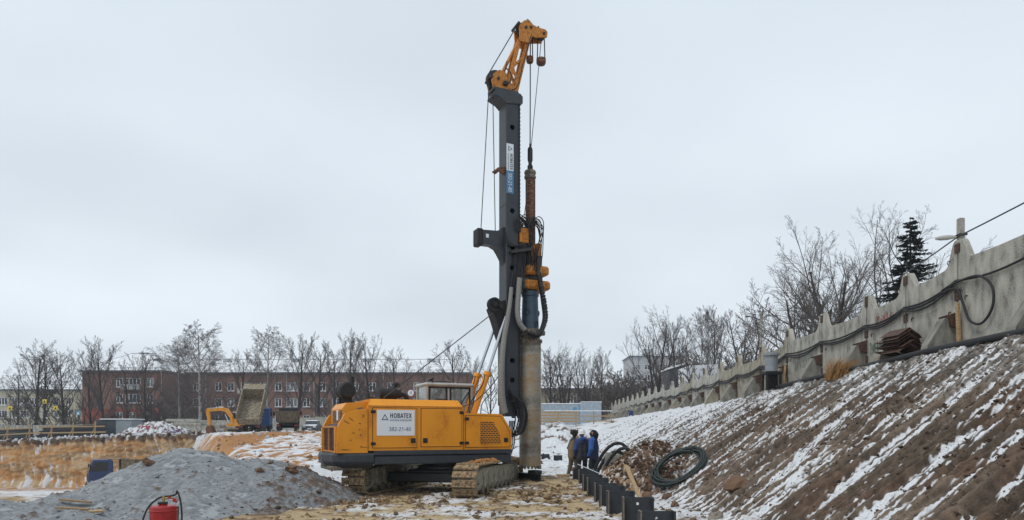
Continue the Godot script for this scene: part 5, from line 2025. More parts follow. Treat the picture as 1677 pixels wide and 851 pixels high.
	build(st, "control_cable", M.rubber, rig)
	# hose bundles at the mast foot
	var hb := node("hose_bundle", rig)
	for k in 11:
		var r := rng.randf_range(-0.08, 0.08)
		var z := 0.25 + 0.05 * (k % 6)
		st = mb()
		tube(st, smooth_path([Vector3(2.05 + r, 3.3 - 0.05 * k, z), Vector3(2.22 + r + 0.02 * k, 2.8, z + 0.06), Vector3(2.32 + r + 0.025 * k, 2.3 + r, z + 0.1), Vector3(2.18 + r + 0.02 * k, 1.78, z + 0.05), Vector3(1.85 + r, 1.6 + 0.03 * k, z), Vector3(1.6, 1.75 + 0.04 * k, z - 0.1)], 5), 0.022, 6)
		build(st, "hose", M.rubber, hb)
	for k in 4:
		st = mb()
		tube(st, [Vector3(2.05 + 0.05 * k, 2.2, 0.4), Vector3(2.02 + 0.06 * k, 1.5, 0.45), Vector3(1.9 + 0.05 * k, 0.98, 0.4)], 0.02, 6)
		build(st, "hose", M.rubber, hb)

func build_head(rig: Node3D):
	var head := node("mast_head", rig)
	var st := mb()
	side_poly(st, [[1.56, 12.66], [1.62, 12.82], [2.47, 12.82], [2.56, 12.74], [2.56, 12.52], [2.42, 12.48], [1.98, 12.42], [1.84, 12.54]], -0.31, 0.31)
	cbox(st, Vector3(2.0, 12.86, 0.0), Vector3(0.9, 0.1, 0.5), 0.02)
	bar(st, Vector3(1.55, 12.62, 0.38), Vector3(1.3, 12.45, 0.45), 0.05, 0.05)
	build(st, "head_collar", M.slate, head)
	for s in [-1.0, 1.0]:
		st = mb()
		side_poly(st, [[2.3, 12.86], [2.46, 12.9], [2.98, 14.95], [2.82, 14.95]], s * 0.14, s * 0.08)
		build(st, "jib_chord", M.yellow_worn, head)
		st = mb()
		side_poly(st, [[2.04, 13.0], [2.17, 13.0], [2.59, 14.68], [2.46, 14.68]], s * 0.14, s * 0.08)
		build(st, "jib_chord", M.yellow_worn, head)
		st = mb()
		bar(st, Vector3(2.62, 14.1, s * 0.11), Vector3(2.28, 13.75, s * 0.11), 0.05, 0.07)
		bar(st, Vector3(2.28, 13.75, s * 0.11), Vector3(2.44, 13.35, s * 0.11), 0.05, 0.07)
		bar(st, Vector3(2.44, 13.35, s * 0.11), Vector3(2.15, 13.05, s * 0.11), 0.05, 0.07)
		build(st, "lattice_brace", M.yellow_worn, head)
		st = mb()
		side_poly(st, [[1.56, 12.87], [2.4, 12.9], [2.35, 13.09], [2.1, 13.12], [2.02, 13.45], [1.78, 13.5], [1.56, 13.32], [1.5, 13.12]], s * 0.2, s * 0.16)
		build(st, "cheek_plate", M.yellow_worn, head)
		st = mb()
		side_poly(st, [[2.52, 14.6], [2.48, 15.1], [2.65, 15.29], [2.83, 15.36], [2.99, 15.23], [3.15, 15.19], [3.44, 15.19], [3.52, 15.12], [3.5, 14.95], [3.1, 14.85], [2.96, 14.86], [2.86, 14.6]], s * 0.22, s * 0.16)
		build(st, "crown_plate", M.yellow_worn, head)
	st = mb()
	box(st, Vector3(2.63, 14.95, 0), Vector3(0.06, 0.5, 0.31))
	box(st, Vector3(3.3, 15.185, 0), Vector3(0.42, 0.03, 0.31))
	box(st, Vector3(2.75, 14.62, 0), Vector3(0.2, 0.05, 0.31))
	build(st, "crown_web", M.yellow_worn, head)
	st = mb()
	cyl(st, Vector3(1.95, 13.5, 0), Vector3(2.53, 14.66, 0), 0.055, -1.0, 12)
	build(st, "jib_strut", M.yellow_worn, head)
	var sheaves := [[1.74, 13.2, 0.34, 0.0], [2.72, 15.08, 0.24, 0.0], [3.02, 15.0, 0.12, -0.05], [3.38, 15.04, 0.13, 0.04]]
	for q in sheaves:
		st = mb()
		lathe(st, [[0.0, -0.06], [q[2], -0.06], [q[2] - 0.05, 0.0], [q[2], 0.06], [0.0, 0.06]], Transform3D(Basis(Vector3.RIGHT, PI * 0.5), Vector3(q[0], q[1], q[3])), 24)
		build(st, "sheave", M.dark_metal, head)
	st = mb()
	for q in [[1.74, 13.2], [2.72, 15.08], [3.38, 15.04], [2.9, 15.12], [1.5, 13.22], [2.45, 15.15]]:
		cyl(st, Vector3(q[0], q[1], -0.26), Vector3(q[0], q[1], 0.26), 0.045, -1.0, 10)
	for q in [[2.82, 15.37], [3.22, 15.24], [2.52, 15.2]]:
		cbox(st, Vector3(q[0], q[1], 0.1), Vector3(0.07, 0.1, 0.12), 0.02)
	build(st, "axle_pins", M.dark_metal, head)
	# ropes between the sheaves, hydraulic lines
	for z in [-0.05, 0.05]:
		st = mb()
		tube(st, [Vector3(2.5, 15.2, z), Vector3(1.5, 13.42, z)], 0.014, 6)
		build(st, "rope", M.wire, head)
	st = mb()
	tube(st, smooth_path([Vector3(2.1, 13.9, 0.08), Vector3(2.02, 13.6, 0.15), Vector3(1.95, 13.4, 0.16)], 5), 0.02, 6)
	tube(st, smooth_path([Vector3(2.02, 13.6, 0.2), Vector3(2.18, 13.4, 0.24), Vector3(2.12, 13.15, 0.22), Vector3(1.98, 13.1, 0.22)], 5), 0.02, 6)
	tube(st, smooth_path([Vector3(2.92, 14.9, 0.215), Vector3(2.6, 13.8, 0.215), Vector3(2.42, 13.1, 0.215), Vector3(2.2, 12.92, 0.23)], 5), 0.016, 6)
	cbox(st, Vector3(1.98, 13.08, 0.24), Vector3(0.16, 0.14, 0.1), 0.02)
	build(st, "hydraulic_line", M.rubber, head)
	# hook weights on straps
	for q in [[2.98, 14.2, 0.12, -0.02, 14.95], [3.37, 14.2, 0.16, 0.04, 14.97]]:
		st = mb()
		lathe(st, [[0.03, -0.1], [q[2] * 0.85, -0.1], [q[2], -0.05], [q[2], 0.08], [q[2] * 0.8, 0.1], [0.03, 0.1]], Transform3D(Basis.IDENTITY, Vector3(q[0], q[1], q[3])), 18)
		build(st, "limit_weight", M.rust, head)
		st = mb()
		for s in [-1.0, 1.0]:
			bar(st, Vector3(q[0] + s * q[2] * 0.9, q[1] + 0.05, q[3]), Vector3(q[0] + s * q[2] * 0.75, q[4], q[3]), 0.02, 0.03)
		build(st, "strap", M.black, head)
	st = mb()
	tube(st, [Vector3(3.0, 14.95, -0.02), Vector3(2.98, 11.3, 0)], 0.02, 8)
	build(st, "main_rope", M.wire, rig)
	st = mb()
	tube(st, [Vector3(3.38, 14.95, 0.04), Vector3(2.72, 9.3, 0.2), Vector3(2.6, 8.6, 0.25)], 0.012, 6)
	build(st, "auxiliary_rope", M.wire, rig)

func build_drive(rig: Node3D):
	# kelly bar with swivel
	var k := node("kelly_bar", rig, Vector3(2.98, 0, 0))
	var st := mb()
	lathe(st, [[0.0, 11.42], [0.03, 11.4], [0.03, 11.3], [0.07, 11.26], [0.085, 11.2], [0.085, 10.85], [0.06, 10.78], [0.06, 10.7], [0.09, 10.66], [0.09, 10.55], [0.13, 10.52], [0.13, 10.47]], Transform3D.IDENTITY, 16)
	build(st, "swivel", M.black, k)
	st = mb()
	lathe(st, [[0.0, 10.5], [0.17, 10.5], [0.195, 10.46], [0.195, 10.4], [0.175, 10.38], [0.175, 10.33], [0.195, 10.31], [0.195, 10.25], [0.16, 10.22]], Transform3D.IDENTITY, 22)
	build(st, "collar", M.muddy_steel, k)
	st = mb()
	lathe(st, [[0.155, 10.25], [0.155, 7.6]], Transform3D.IDENTITY, 22)
	for q in 3:
		var a := 0.6 + q * TAU / 3.0
		cbox(st, Vector3(cos(a) * 0.16, 9.0, sin(a) * 0.16), Vector3(0.03, 2.4, 0.04), 0.006, Basis(Vector3.UP, -a))
	build(st, "outer_tube", M.rust, k)
	# rotary drive
	var dr := node("rotary_drive", rig)
	st = mb()
	cbox(st, Vector3(2.56, 7.5, 0), Vector3(0.12, 2.3, 0.5), 0.02)
	cbox(st, Vector3(2.62, 8.45, 0), Vector3(0.22, 0.16, 0.6), 0.02)
	cbox(st, Vector3(2.62, 6.6, 0), Vector3(0.22, 0.2, 0.66), 0.02)
	build(st, "sledge", M.dark_metal, dr)
	st = mb()
	cbox(st, Vector3(2.6, 8.22, 0.26), Vector3(0.3, 0.48, 0.24), 0.02)
	for q in 5:
		box(st, Vector3(2.5 + q * 0.05, 8.22, 0.385), Vector3(0.015, 0.4, 0.02))
	build(st, "valve_block", M.yellow_worn, dr)
	st = mb()
	lathe(st, [[0.0, 8.02], [0.2, 8.02], [0.24, 7.9], [0.24, 7.6], [0.3, 7.55], [0.3, 7.3]], Transform3D(Basis.IDENTITY, Vector3(2.98, 0, 0)), 20)
	build(st, "gear_neck", M.yellow_worn, dr)
	for q in [[2.8, 0.22], [3.18, 0.2], [2.8, -0.22], [3.18, -0.2]]:
		st = mb()
		lathe(st, [[0.0, 8.05], [0.09, 8.05], [0.11, 8.0], [0.11, 7.6], [0.13, 7.58], [0.13, 7.3]], Transform3D(Basis.IDENTITY, Vector3(q[0], 0, q[1])), 14)
		build(st, "hydraulic_motor", M.black if q[0] < 3.0 else M.yellow_worn, dr)
	st = mb()
	cbox(st, Vector3(3.1, 7.15, 0), Vector3(0.82, 0.3, 0.78), 0.06)
	build(st, "gearbox", M.yellow_worn, dr)
	st = mb()
	cbox(st, Vector3(3.08, 6.92, 0.0), Vector3(0.5, 0.18, 0.5), 0.03)
	build(st, "gearbox_spacer", M.dark_metal, dr)
	st = mb()
	cbox(st, Vector3(3.1, 6.67, 0), Vector3(0.92, 0.3, 0.8), 0.07)
	for q in 4:
		cyl(st, Vector3(2.8 + 0.2 * q, 6.67, 0.38), Vector3(2.8 + 0.2 * q, 6.67, 0.43), 0.04, -1.0, 8)
	build(st, "gearbox", M.yellow_worn, dr)
	# drive adapter between the gearbox and the casing
	var ad := node("casing_adapter", rig, Vector3(2.98, 0, 0))
	st = mb()
	lathe(st, [[0.24, 6.52], [0.29, 6.48], [0.29, 6.34], [0.26, 6.3], [0.275, 5.9], [0.29, 5.2]], Transform3D.IDENTITY, 30)
	build(st, "drum", M.adapter_blue, ad)
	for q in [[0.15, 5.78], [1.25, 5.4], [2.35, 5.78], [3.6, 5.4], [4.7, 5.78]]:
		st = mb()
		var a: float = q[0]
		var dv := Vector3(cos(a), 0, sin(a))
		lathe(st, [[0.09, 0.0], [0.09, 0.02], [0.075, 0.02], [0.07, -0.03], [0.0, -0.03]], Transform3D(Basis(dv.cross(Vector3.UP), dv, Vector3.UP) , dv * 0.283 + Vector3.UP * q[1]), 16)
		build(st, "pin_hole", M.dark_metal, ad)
	st = mb()
	lathe(st, [[0.28, 5.24], [0.37, 5.22], [0.38, 5.18], [0.38, 5.02], [0.33, 5.0], [0.33, 4.9], [0.36, 4.88], [0.36, 4.7]], Transform3D.IDENTITY, 32)
	for q in 4:
		var a := 0.55 + q * TAU / 4.0
		cbox(st, Vector3(cos(a) * 0.42, 5.11, sin(a) * 0.42), Vector3(0.16, 0.16, 0.14), 0.03, Basis(Vector3.UP, -a))
		cyl(st, Vector3(cos(a + 0.4) * 0.33, 4.82, sin(a + 0.4) * 0.33), Vector3(cos(a + 0.4) * 0.42, 4.82, sin(a + 0.4) * 0.42), 0.07, -1.0, 12)
	build(st, "locking_ring", M.muddy_steel, ad)
	# hoses
	var hs := node("hose_loops", rig)
	st = mb()
	tube(st, smooth_path([Vector3(2.38, 6.8, 0.45), Vector3(2.34, 6.3, 0.45), Vector3(2.3, 5.71, 0.45), Vector3(2.38, 5.34, 0.46), Vector3(2.56, 5.14, 0.46)], 6), 0.085, 10)
	build(st, "sleeved_hose", M.hose_grey, hs)
	st = mb()
	tube(st, smooth_path([Vector3(2.1, 6.48, 0.42), Vector3(2.05, 5.99, 0.42), Vector3(1.95, 5.4, 0.42), Vector3(1.84, 4.8, 0.42), Vector3(1.77, 4.11, 0.42), Vector3(1.74, 3.53, 0.42), Vector3(1.78, 2.95, 0.4), Vector3(1.88, 2.45, 0.38)], 6), grades(43, 0.06, 0.115), 10)
	build(st, "sleeved_hose", M.hose_grey, hs)
	for q in 5:
		var o := 0.03 * q
		st = mb()
		tube(st, smooth_path([Vector3(2.56, 5.14 - o, 0.4 + o), Vector3(2.75, 5.03 - o, 0.42 + o), Vector3(2.95, 5.02 - o, 0.42 + o), Vector3(3.12, 5.17 - o, 0.42 + o), Vector3(3.26 + o * 0.5, 5.58, 0.4 + o), Vector3(3.22 + o * 0.5, 6.08, 0.38 + o), Vector3(3.1, 6.57, 0.44 + o), Vector3(3.02, 7.0, 0.44 + o), Vector3(3.06 + o, 7.6, 0.4)], 5), 0.028, 6)
		build(st, "hose", M.rubber, hs)
	# cable chain over the bundle
	st = mb()
	var cp := smooth_path([Vector3(2.7, 5.05, 0.56), Vector3(2.95, 5.0, 0.58), Vector3(3.14, 5.17, 0.58), Vector3(3.28, 5.58, 0.56), Vector3(3.24, 6.08, 0.54), Vector3(3.12, 6.57, 0.56), Vector3(3.03, 7.0, 0.54)], 5)
	for i in cp.size():
		cbox(st, cp[i], Vector3(0.13, 0.09, 0.1), 0.02, Basis(Vector3.BACK, rng.randf_range(-0.6, 0.6)))
	build(st, "hose_guard", M.dark_metal, hs)
	for q in 9:
		var z := 0.2 + 0.03 * q
		var j := rng.randf_range(-0.13, 0.13)
		var j2 := rng.randf_range(-0.13, 0.13)
		st = mb()
		tube(st, smooth_path([Vector3(2.38 + j * 0.5, 8.3, z), Vector3(2.35 + j, 8.6 + j2, z), Vector3(2.47 + j2, 8.78 + j, z), Vector3(2.66 + j, 8.7 + j2, z), Vector3(2.83 + j2, 8.35, z), Vector3(2.87 + j, 7.6, z), Vector3(2.83 + j2, 7.1, z)], 5), 0.014, 6)
		build(st, "hose", M.rubber, hs)
		st = mb()
		tube(st, smooth_path([Vector3(2.69 + j, 8.5 + j, z), Vector3(2.98 + j2, 8.78 + j, z), Vector3(3.16 + j, 8.66 + j2, z), Vector3(3.22 + j * 0.4, 8.3, z), Vector3(3.12 + j2 * 1.2, 7.6, z), Vector3(3.05 + j2 * 0.6, 7.05, z)], 5), 0.014, 6)
		build(st, "hose", M.rubber, hs)
	# bundle hanging from the mast side to the sledge, with its tray
	for q in 9:
		var j := rng.randf_range(-0.1, 0.1)
		var x := 2.12 + 0.045 * q
		st = mb()
		tube(st, smooth_path([Vector3(x + 0.15, 7.72, 0.36), Vector3(x + 0.1, 7.3, 0.4 + j * 0.3), Vector3(x + j, 6.9, 0.42), Vector3(x - 0.05 + j, 6.5, 0.4)], 5), 0.02, 6)
		build(st, "hose", M.rubber, hs)
	for q in 5:
		st = mb()
		tube(st, smooth_path([Vector3(1.92, 8.25 - 0.06 * q, 0.34), Vector3(2.05, 7.95 - 0.03 * q, 0.38), Vector3(2.3, 7.84, 0.42), Vector3(2.55, 7.86 + 0.02 * q, 0.42), Vector3(2.7, 7.7, 0.4)], 5), 0.02, 6)
		build(st, "hose", M.rubber, hs)
	st = mb()
	bar(st, Vector3(2.1, 7.62, 0.36), Vector3(2.78, 7.76, 0.44), 0.2, 0.09)
	build(st, "hose_tray", M.dark_metal, hs)

func build_casing():
	var c := thing("drill_casing", "muddy steel drill casing hanging under the rig's rotary drive", "casing tube", Vector3(-2.1 + 2.98 * 0.9063, 0, -21.4 - 2.98 * 0.4226))
	var st := mb()
	lathe(st, [[0.325, 0.72], [0.36, 0.72], [0.36, 4.66], [0.345, 4.705], [0.325, 4.705], [0.325, 0.72]], Transform3D.IDENTITY, 48)
	build(st, "tube", M.casing, c)
	st = mb()
	lathe(st, [[0.361, 2.55], [0.366, 2.56], [0.366, 2.6], [0.361, 2.61]], Transform3D.IDENTITY, 48)
	lathe(st, [[0.361, 4.5], [0.367, 4.51], [0.367, 4.6], [0.361, 4.61]], Transform3D.IDENTITY, 48)
	build(st, "weld_band", M.casing, c)
	for k in 18:
		var a := TAU * k / 18.0
		st = mb()
		prism(st, [[-0.05, 0.12], [0.05, 0.12], [0.045, 0.03], [0.0, -0.0], [-0.03, 0.03]], Vector3(cos(a) * 0.322, 0.62, sin(a) * 0.322), Vector3(-sin(a), 0, cos(a)), Vector3.UP, Vector3(cos(a), 0, sin(a)), 0.05)
		build(st, "cutting_tooth", M.muddy_steel, c)
	# steel guide beam on the ground beneath
	var g := thing("guide_beam", "dark steel guide beam lying under the drill casing", "steel beam", Vector3(0.3, 0.3, -23.1), deg_to_rad(-48.0))
	st = mb()
	box(st, Vector3(0, 0.16, 0), Vector3(1.9, 0.02, 0.36))
	box(st, Vector3(0, 0.05, 0), Vector3(1.9, 0.2, 0.03))
	box(st, Vector3(0, -0.06, 0), Vector3(1.9, 0.02, 0.36))
	build(st, "profile", M.pile_steel, g)
	st = mb()
	cbox(st, Vector3(0.7, 0.22, 0.02), Vector3(0.4, 0.12, 0.3), 0.02)
	build(st, "stop_block", M.pile_steel, g)

func grades(n: int, a: float, b: float) -> Array:
	var out := []
	for i in n:
		out.append(lerpf(a, b, float(i) / (n - 1)))
	return out

# ---------------------------------------------------------------- steel piles
func build_piles():
	# depth of each H-pile in the row, height of its head
	var row := [[11.6, 0.53], [13.5, 0.58], [15.3, 0.54], [16.8, 0.54], [18.1, 0.5], [19.4, 0.55], [20.9, 0.54], [22.4, 0.6], [24.0, 0.56]]
	for i in row.size():
		var d: float = row[i][0]
		var top: float = row[i][1]
		var lab := "%s steel pile head of the row, counting from the camera" % ordinal(i + 1)
		if i == 0:
			lab = "steel pile head closest to the camera, lowest in the picture"
		if i == row.size() - 1:
			lab = "last steel pile head of the row, beside the workers"
		var p := thing("steel_pile", lab, "steel pile", Vector3(2.17 + 0.03 * sin(i * 2.1), 0, -d), deg_to_rad(rng.randf_range(-4.0, 3.0)), "steel piles driven in a row along the pad")
		var y0 := -0.9
		var h := top - y0
		var st := mb()
		# web across the view with the lifting hole, flanges at both ends
		var hz := top - 0.13
		var w := 0.56
		var inside := mb()
		holed_plate(st, 0.015, w, y0, top, 0.009, [[w * 0.5, hz, 0.028]], 0.018, mb())
		for q in [[0.015, y0, w, hz - 0.05]]:
			quado(st, Vector3(q[0], q[1], -0.009), Vector3(q[2], q[1], -0.009), Vector3(q[2], q[3], -0.009), Vector3(q[0], q[3], -0.009), Vector3.FORWARD)
		quado(st, Vector3(0.015, top, -0.009), Vector3(w, top, -0.009), Vector3(w, top, 0.009), Vector3(0.015, top, 0.009), Vector3.UP)
		build(st, "web", M.pile_steel, p)
		for x in [0.0, w + 0.015]:
			st = mb()
			cbox(st, Vector3(x, y0 + h * 0.5, 0), Vector3(0.03, h, 0.24), 0.003)
			build(st, "flange", M.pile_steel, p)
		# worn bright edges of the cut head
		st = mb()
		box(st, Vector3(0.0, top + 0.002, 0), Vector3(0.026, 0.006, 0.236))
		box(st, Vector3(0.0, y0 + h * 0.5, 0.1215), Vector3(0.026, h, 0.004))
		build(st, "cut_edge", M.pile_edge, p)
	# two stubs far behind the workers
	for q in [[2.75, 41.0, "short dark pile stub standing in the snow behind the workers"], [2.1, 43.0, "small dark pile stub beside the other one in the snow"]]:
		var st := mb()
		cbox(st, Vector3(0, 0.1, 0), Vector3(0.5, 0.6, 0.03), 0.006)
		cbox(st, Vector3(-0.24, 0.1, 0.1), Vector3(0.03, 0.6, 0.24), 0.006)
		cbox(st, Vector3(0.24, 0.1, 0.1), Vector3(0.03, 0.6, 0.24), 0.006)
		one(st, "pile_stub", M.pile_steel, q[2], "steel pile", "", Vector3(q[0], ground_base(q[0], q[1]), -q[1]))
	# metal rod leaning over the far piles
	var st := mb()
	tube(st, [Vector3(2.28, 0.72, -23.6), Vector3(2.75, 0.55, -19.7)], 0.018, 8)
	one(st, "metal_rod", M.chrome, "thin pale metal rod laid across the far pile heads", "rod")
	st = mb()
	cbox(st, Vector3(1.98, ground_base(1.98, 26.4) + 0.07, -26.4), Vector3(0.55, 0.16, 0.3), 0.02)
	one(st, "timber_block", M.wood_grey, "grey timber block at the feet of the workers", "timber")

# ---------------------------------------------------------------- people
# bones: [a, b, ra, rb, colour]; one surface round all of them
func body_mesh(bones: Array, cell: float, k: float) -> ArrayMesh:
	var lo := Vector3.ONE * 1e9
	var hi := -lo
	for b in bones:
		var r: float = maxf(b[2], b[3]) + k
		for e in [b[0], b[1]]:
			lo = lo.min(e - Vector3.ONE * r)
			hi = hi.max(e + Vector3.ONE * r)
	lo -= Vector3.ONE * cell * 2.0
	var n := Vector3i(((hi - lo) / cell).ceil()) + Vector3i.ONE * 3
	var F := PackedFloat32Array()
	F.resize(n.x * n.y * n.z)
	F.fill(1.0)
	var D := PackedFloat32Array()
	D.resize(F.size())
	D.fill(9.0)
	var C := PackedInt32Array()
	C.resize(F.size())
	for bi in bones.size():
		var b: Array = bones[bi]
		var a: Vector3 = b[0]
		var ab: Vector3 = b[1] - b[0]
		var l2 := maxf(ab.length_squared(), 1e-9)
		var m: float = maxf(b[2], b[3]) + k * 1.5 + cell * 2.0
		var i0 := Vector3i(((a.min(b[1]) - Vector3.ONE * m - lo) / cell).floor()).clamp(Vector3i.ZERO, n - Vector3i.ONE)
		var i1 := Vector3i(((a.max(b[1]) + Vector3.ONE * m - lo) / cell).ceil()).clamp(Vector3i.ZERO, n - Vector3i.ONE)
		for z in range(i0.z, i1.z + 1):
			for y in range(i0.y, i1.y + 1):
				for x in range(i0.x, i1.x + 1):
					var p := lo + Vector3(x, y, z) * cell
					var t := clampf((p - a).dot(ab) / l2, 0.0, 1.0)
					var d: float = p.distance_to(a + ab * t) - lerpf(b[2], b[3], t)
					var id := (z * n.y + y) * n.x + x
					if d < D[id]:
						D[id] = d
						C[id] = bi
					var f := F[id]
					var h := maxf(k - absf(f - d), 0.0) / k
					F[id] = minf(f, d) - h * h * k * 0.25
	var V := PackedVector3Array()
	var K := PackedColorArray()
	var I := PackedInt32Array()
	var at_cell := {}
	var sx := 1
	var sy := n.x
	var sz := n.x * n.y
	var corners := [0, sx, sy, sx + sy, sz, sx + sz, sy + sz, sx + sy + sz]
	for z in n.z - 1:
		for y in n.y - 1:
			for x in n.x - 1:
				var id := (z * n.y + y) * n.x + x
				var neg := 0
				for c in corners:
					if F[id + c] < 0.0:
						neg += 1
				if neg == 0 or neg == 8:
					continue
				var acc := Vector3.ZERO
				var cnt := 0
				for e in [[0, 1], [2, 3], [4, 5], [6, 7], [0, 2], [1, 3], [4, 6], [5, 7], [0, 4], [1, 5], [2, 6], [3, 7]]:
					var f0 := F[id + corners[e[0]]]
					var f1 := F[id + corners[e[1]]]
					if (f0 < 0.0) != (f1 < 0.0):
						var t := f0 / (f0 - f1)
						var p0 := Vector3(e[0] & 1, (e[0] >> 1) & 1, e[0] >> 2)
						var p1 := Vector3(e[1] & 1, (e[1] >> 1) & 1, e[1] >> 2)
						acc += p0.lerp(p1, t)
						cnt += 1
				at_cell[id] = V.size()
				V.append(lo + (Vector3(x, y, z) + acc / cnt) * cell)
				var cc: Color = bones[C[id]][4]
				K.append(cc)
	for z in range(1, n.z - 1):
		for y in range(1, n.y - 1):
			for x in range(1, n.x - 1):
				var id := (z * n.y + y) * n.x + x
				var s0 := F[id] < 0.0
				for ax in 3:
					var st: int = [sx, sy, sz][ax]
					var s1 := F[id + st] < 0.0
					if s0 == s1:
						continue
					var u: int = [sy, sz, sx][ax]
					var v: int = [sz, sx, sy][ax]
					var q := [at_cell.get(id - u - v, -1), at_cell.get(id - v, -1), at_cell.get(id, -1), at_cell.get(id - u, -1)]
					if -1 in q:
						continue
					if s0:
						I.append_array(PackedInt32Array([q[0], q[2], q[1], q[0], q[3], q[2]]))
					else:
						I.append_array(PackedInt32Array([q[0], q[1], q[2], q[0], q[2], q[3]]))
	var N := PackedVector3Array()
	N.resize(V.size())
	for t in range(0, I.size(), 3):
		var fn := (V[I[t + 2]] - V[I[t]]).cross(V[I[t + 1]] - V[I[t]])
		for e in 3:
			N[I[t + e]] += fn
	for i in N.size():
		N[i] = N[i].normalized()
	var arr := []
	arr.resize(Mesh.ARRAY_MAX)
	arr[Mesh.ARRAY_VERTEX] = V
	arr[Mesh.ARRAY_NORMAL] = N
	arr[Mesh.ARRAY_COLOR] = K
	arr[Mesh.ARRAY_INDEX] = I
	var mesh := ArrayMesh.new()
	mesh.add_surface_from_arrays(Mesh.PRIMITIVE_TRIANGLES, arr)
	return mesh

# a clothed figure, facing -z before turning; pose gives hands and feet
func figure(p: Dictionary) -> Array:
	var B := []
	var J: Color = p.jacket
	var S: Color = p.shoulder
	var P: Color = p.trousers
	var skin := Color(0.42, 0.24, 0.18)
	var boot := Color(0.03, 0.027, 0.025)
	var hip := Vector3(0, 0.92, 0)
	var chest: Vector3 = Vector3(0, 1.32, 0.0) + p.lean
	var neck: Vector3 = chest + Vector3(0, 0.16, 0)
	# trunk: two side-by-side columns make it broader than deep
	for s in [-1.0, 1.0]:
		B.append([hip + Vector3(s * 0.085, -0.12, 0), hip + Vector3(s * 0.085, 0.12, 0), 0.15, 0.14, J])
		B.append([hip + Vector3(s * 0.085, 0.12, 0), chest + Vector3(s * 0.1, -0.02, 0), 0.14, 0.135, J])
		B.append([chest + Vector3(s * 0.09, 0.0, 0), chest + Vector3(s * 0.07, 0.08, 0), 0.13, 0.1, S])
		# arm
		var sh: Vector3 = chest + Vector3(s * 0.2, 0.05, 0)
		var hand: Vector3 = p.hands[0] if s < 0.0 else p.hands[1]
		var mid := (sh + hand) * 0.5
		var l := sh.distance_to(hand)
		var bend := sqrt(maxf(0.0, 0.29 * 0.29 - l * l * 0.25))
		var el: Vector3 = mid + (Vector3(s * 0.5, -0.3, 0.7)).normalized() * bend
		B.append([sh, el, 0.085, 0.07, S])
		B.append([el, hand, 0.068, 0.05, p.sleeve])
		# hand with fingers
		var hd := (hand - el).normalized()
		var side := hd.cross(Vector3(0, 0, 1)).normalized()
		if side.length() < 0.1:
			side = Vector3.RIGHT
		var pn := hd.cross(side)
		var palm := hand + hd * 0.07
		B.append([hand, palm, 0.038, 0.036, p.glove])
		for f in 4:
			var o := side * (f - 1.5) * 0.022
			var len: float = [0.07, 0.08, 0.075, 0.06][f]
			B.append([palm + o, palm + o + hd * len * 0.6 + pn * 0.012, 0.012, 0.011, p.glove])
			B.append([palm + o + hd * len * 0.6 + pn * 0.012, palm + o + hd * len + pn * 0.035, 0.011, 0.009, p.glove])
		B.append([hand + side * 0.03 * -s + hd * 0.03, hand + side * 0.06 * -s + hd * 0.08 + pn * 0.01, 0.014, 0.011, p.glove])
		# leg
		var hj := hip + Vector3(s * 0.1, -0.06, 0)
		var ft: Vector3 = p.feet[0] if s < 0.0 else p.feet[1]
		var an := ft + Vector3(0, 0.09, 0)
		var kn := (hj + an) * 0.5 + Vector3(s * 0.01, 0.02, -0.05)
		B.append([hj, kn, 0.115, 0.083, P])
		B.append([kn, an, 0.085, 0.066, P])
		B.append([an + Vector3(0, -0.02, 0.02), ft + Vector3(s * 0.02, 0.045, -0.15), 0.055, 0.045, boot])
	# neck and head
	B.append([neck - Vector3(0, 0.05, 0), neck + Vector3(0, 0.05, -0.01), 0.075, 0.06, p.get("collar", S)])
	var hb := Basis(Vector3.UP, p.look)
	var hc: Vector3 = neck + Vector3(0, 0.17, -0.02)
	B.append([hc + hb * Vector3(0, 0.02, 0.015), hc + hb * Vector3(0, -0.04, -0.03), 0.098, 0.075, p.hair])
	B.append([hc + hb * Vector3(0, 0.0, -0.05), hc + hb * Vector3(0, -0.075, -0.055), 0.062, 0.045, skin])
	B.append([hc + hb * Vector3(0, -0.01, -0.11), hc + hb * Vector3(0, -0.035, -0.128), 0.011, 0.015, skin])
	B.append([hc + hb * Vector3(-0.02, -0.068, -0.102), hc + hb * Vector3(0.02, -0.068, -0.102), 0.008, 0.008, Color(0.3, 0.12, 0.1)])
	for s in [-1.0, 1.0]:
		B.append([hc + hb * Vector3(s * 0.033, 0.0, -0.106), hc + hb * Vector3(s * 0.036, 0.0, -0.104), 0.011, 0.011, Color(0.05, 0.04, 0.035)])
		B.append([hc + hb * Vector3(s * 0.088, 0.01, 0.0), hc + hb * Vector3(s * 0.09, -0.03, 0.0), 0.02, 0.016, skin])
	for e in p.get("extra", []):
		B.append(e)
	return [body_mesh(B, 0.018, 0.035), hc, hb]

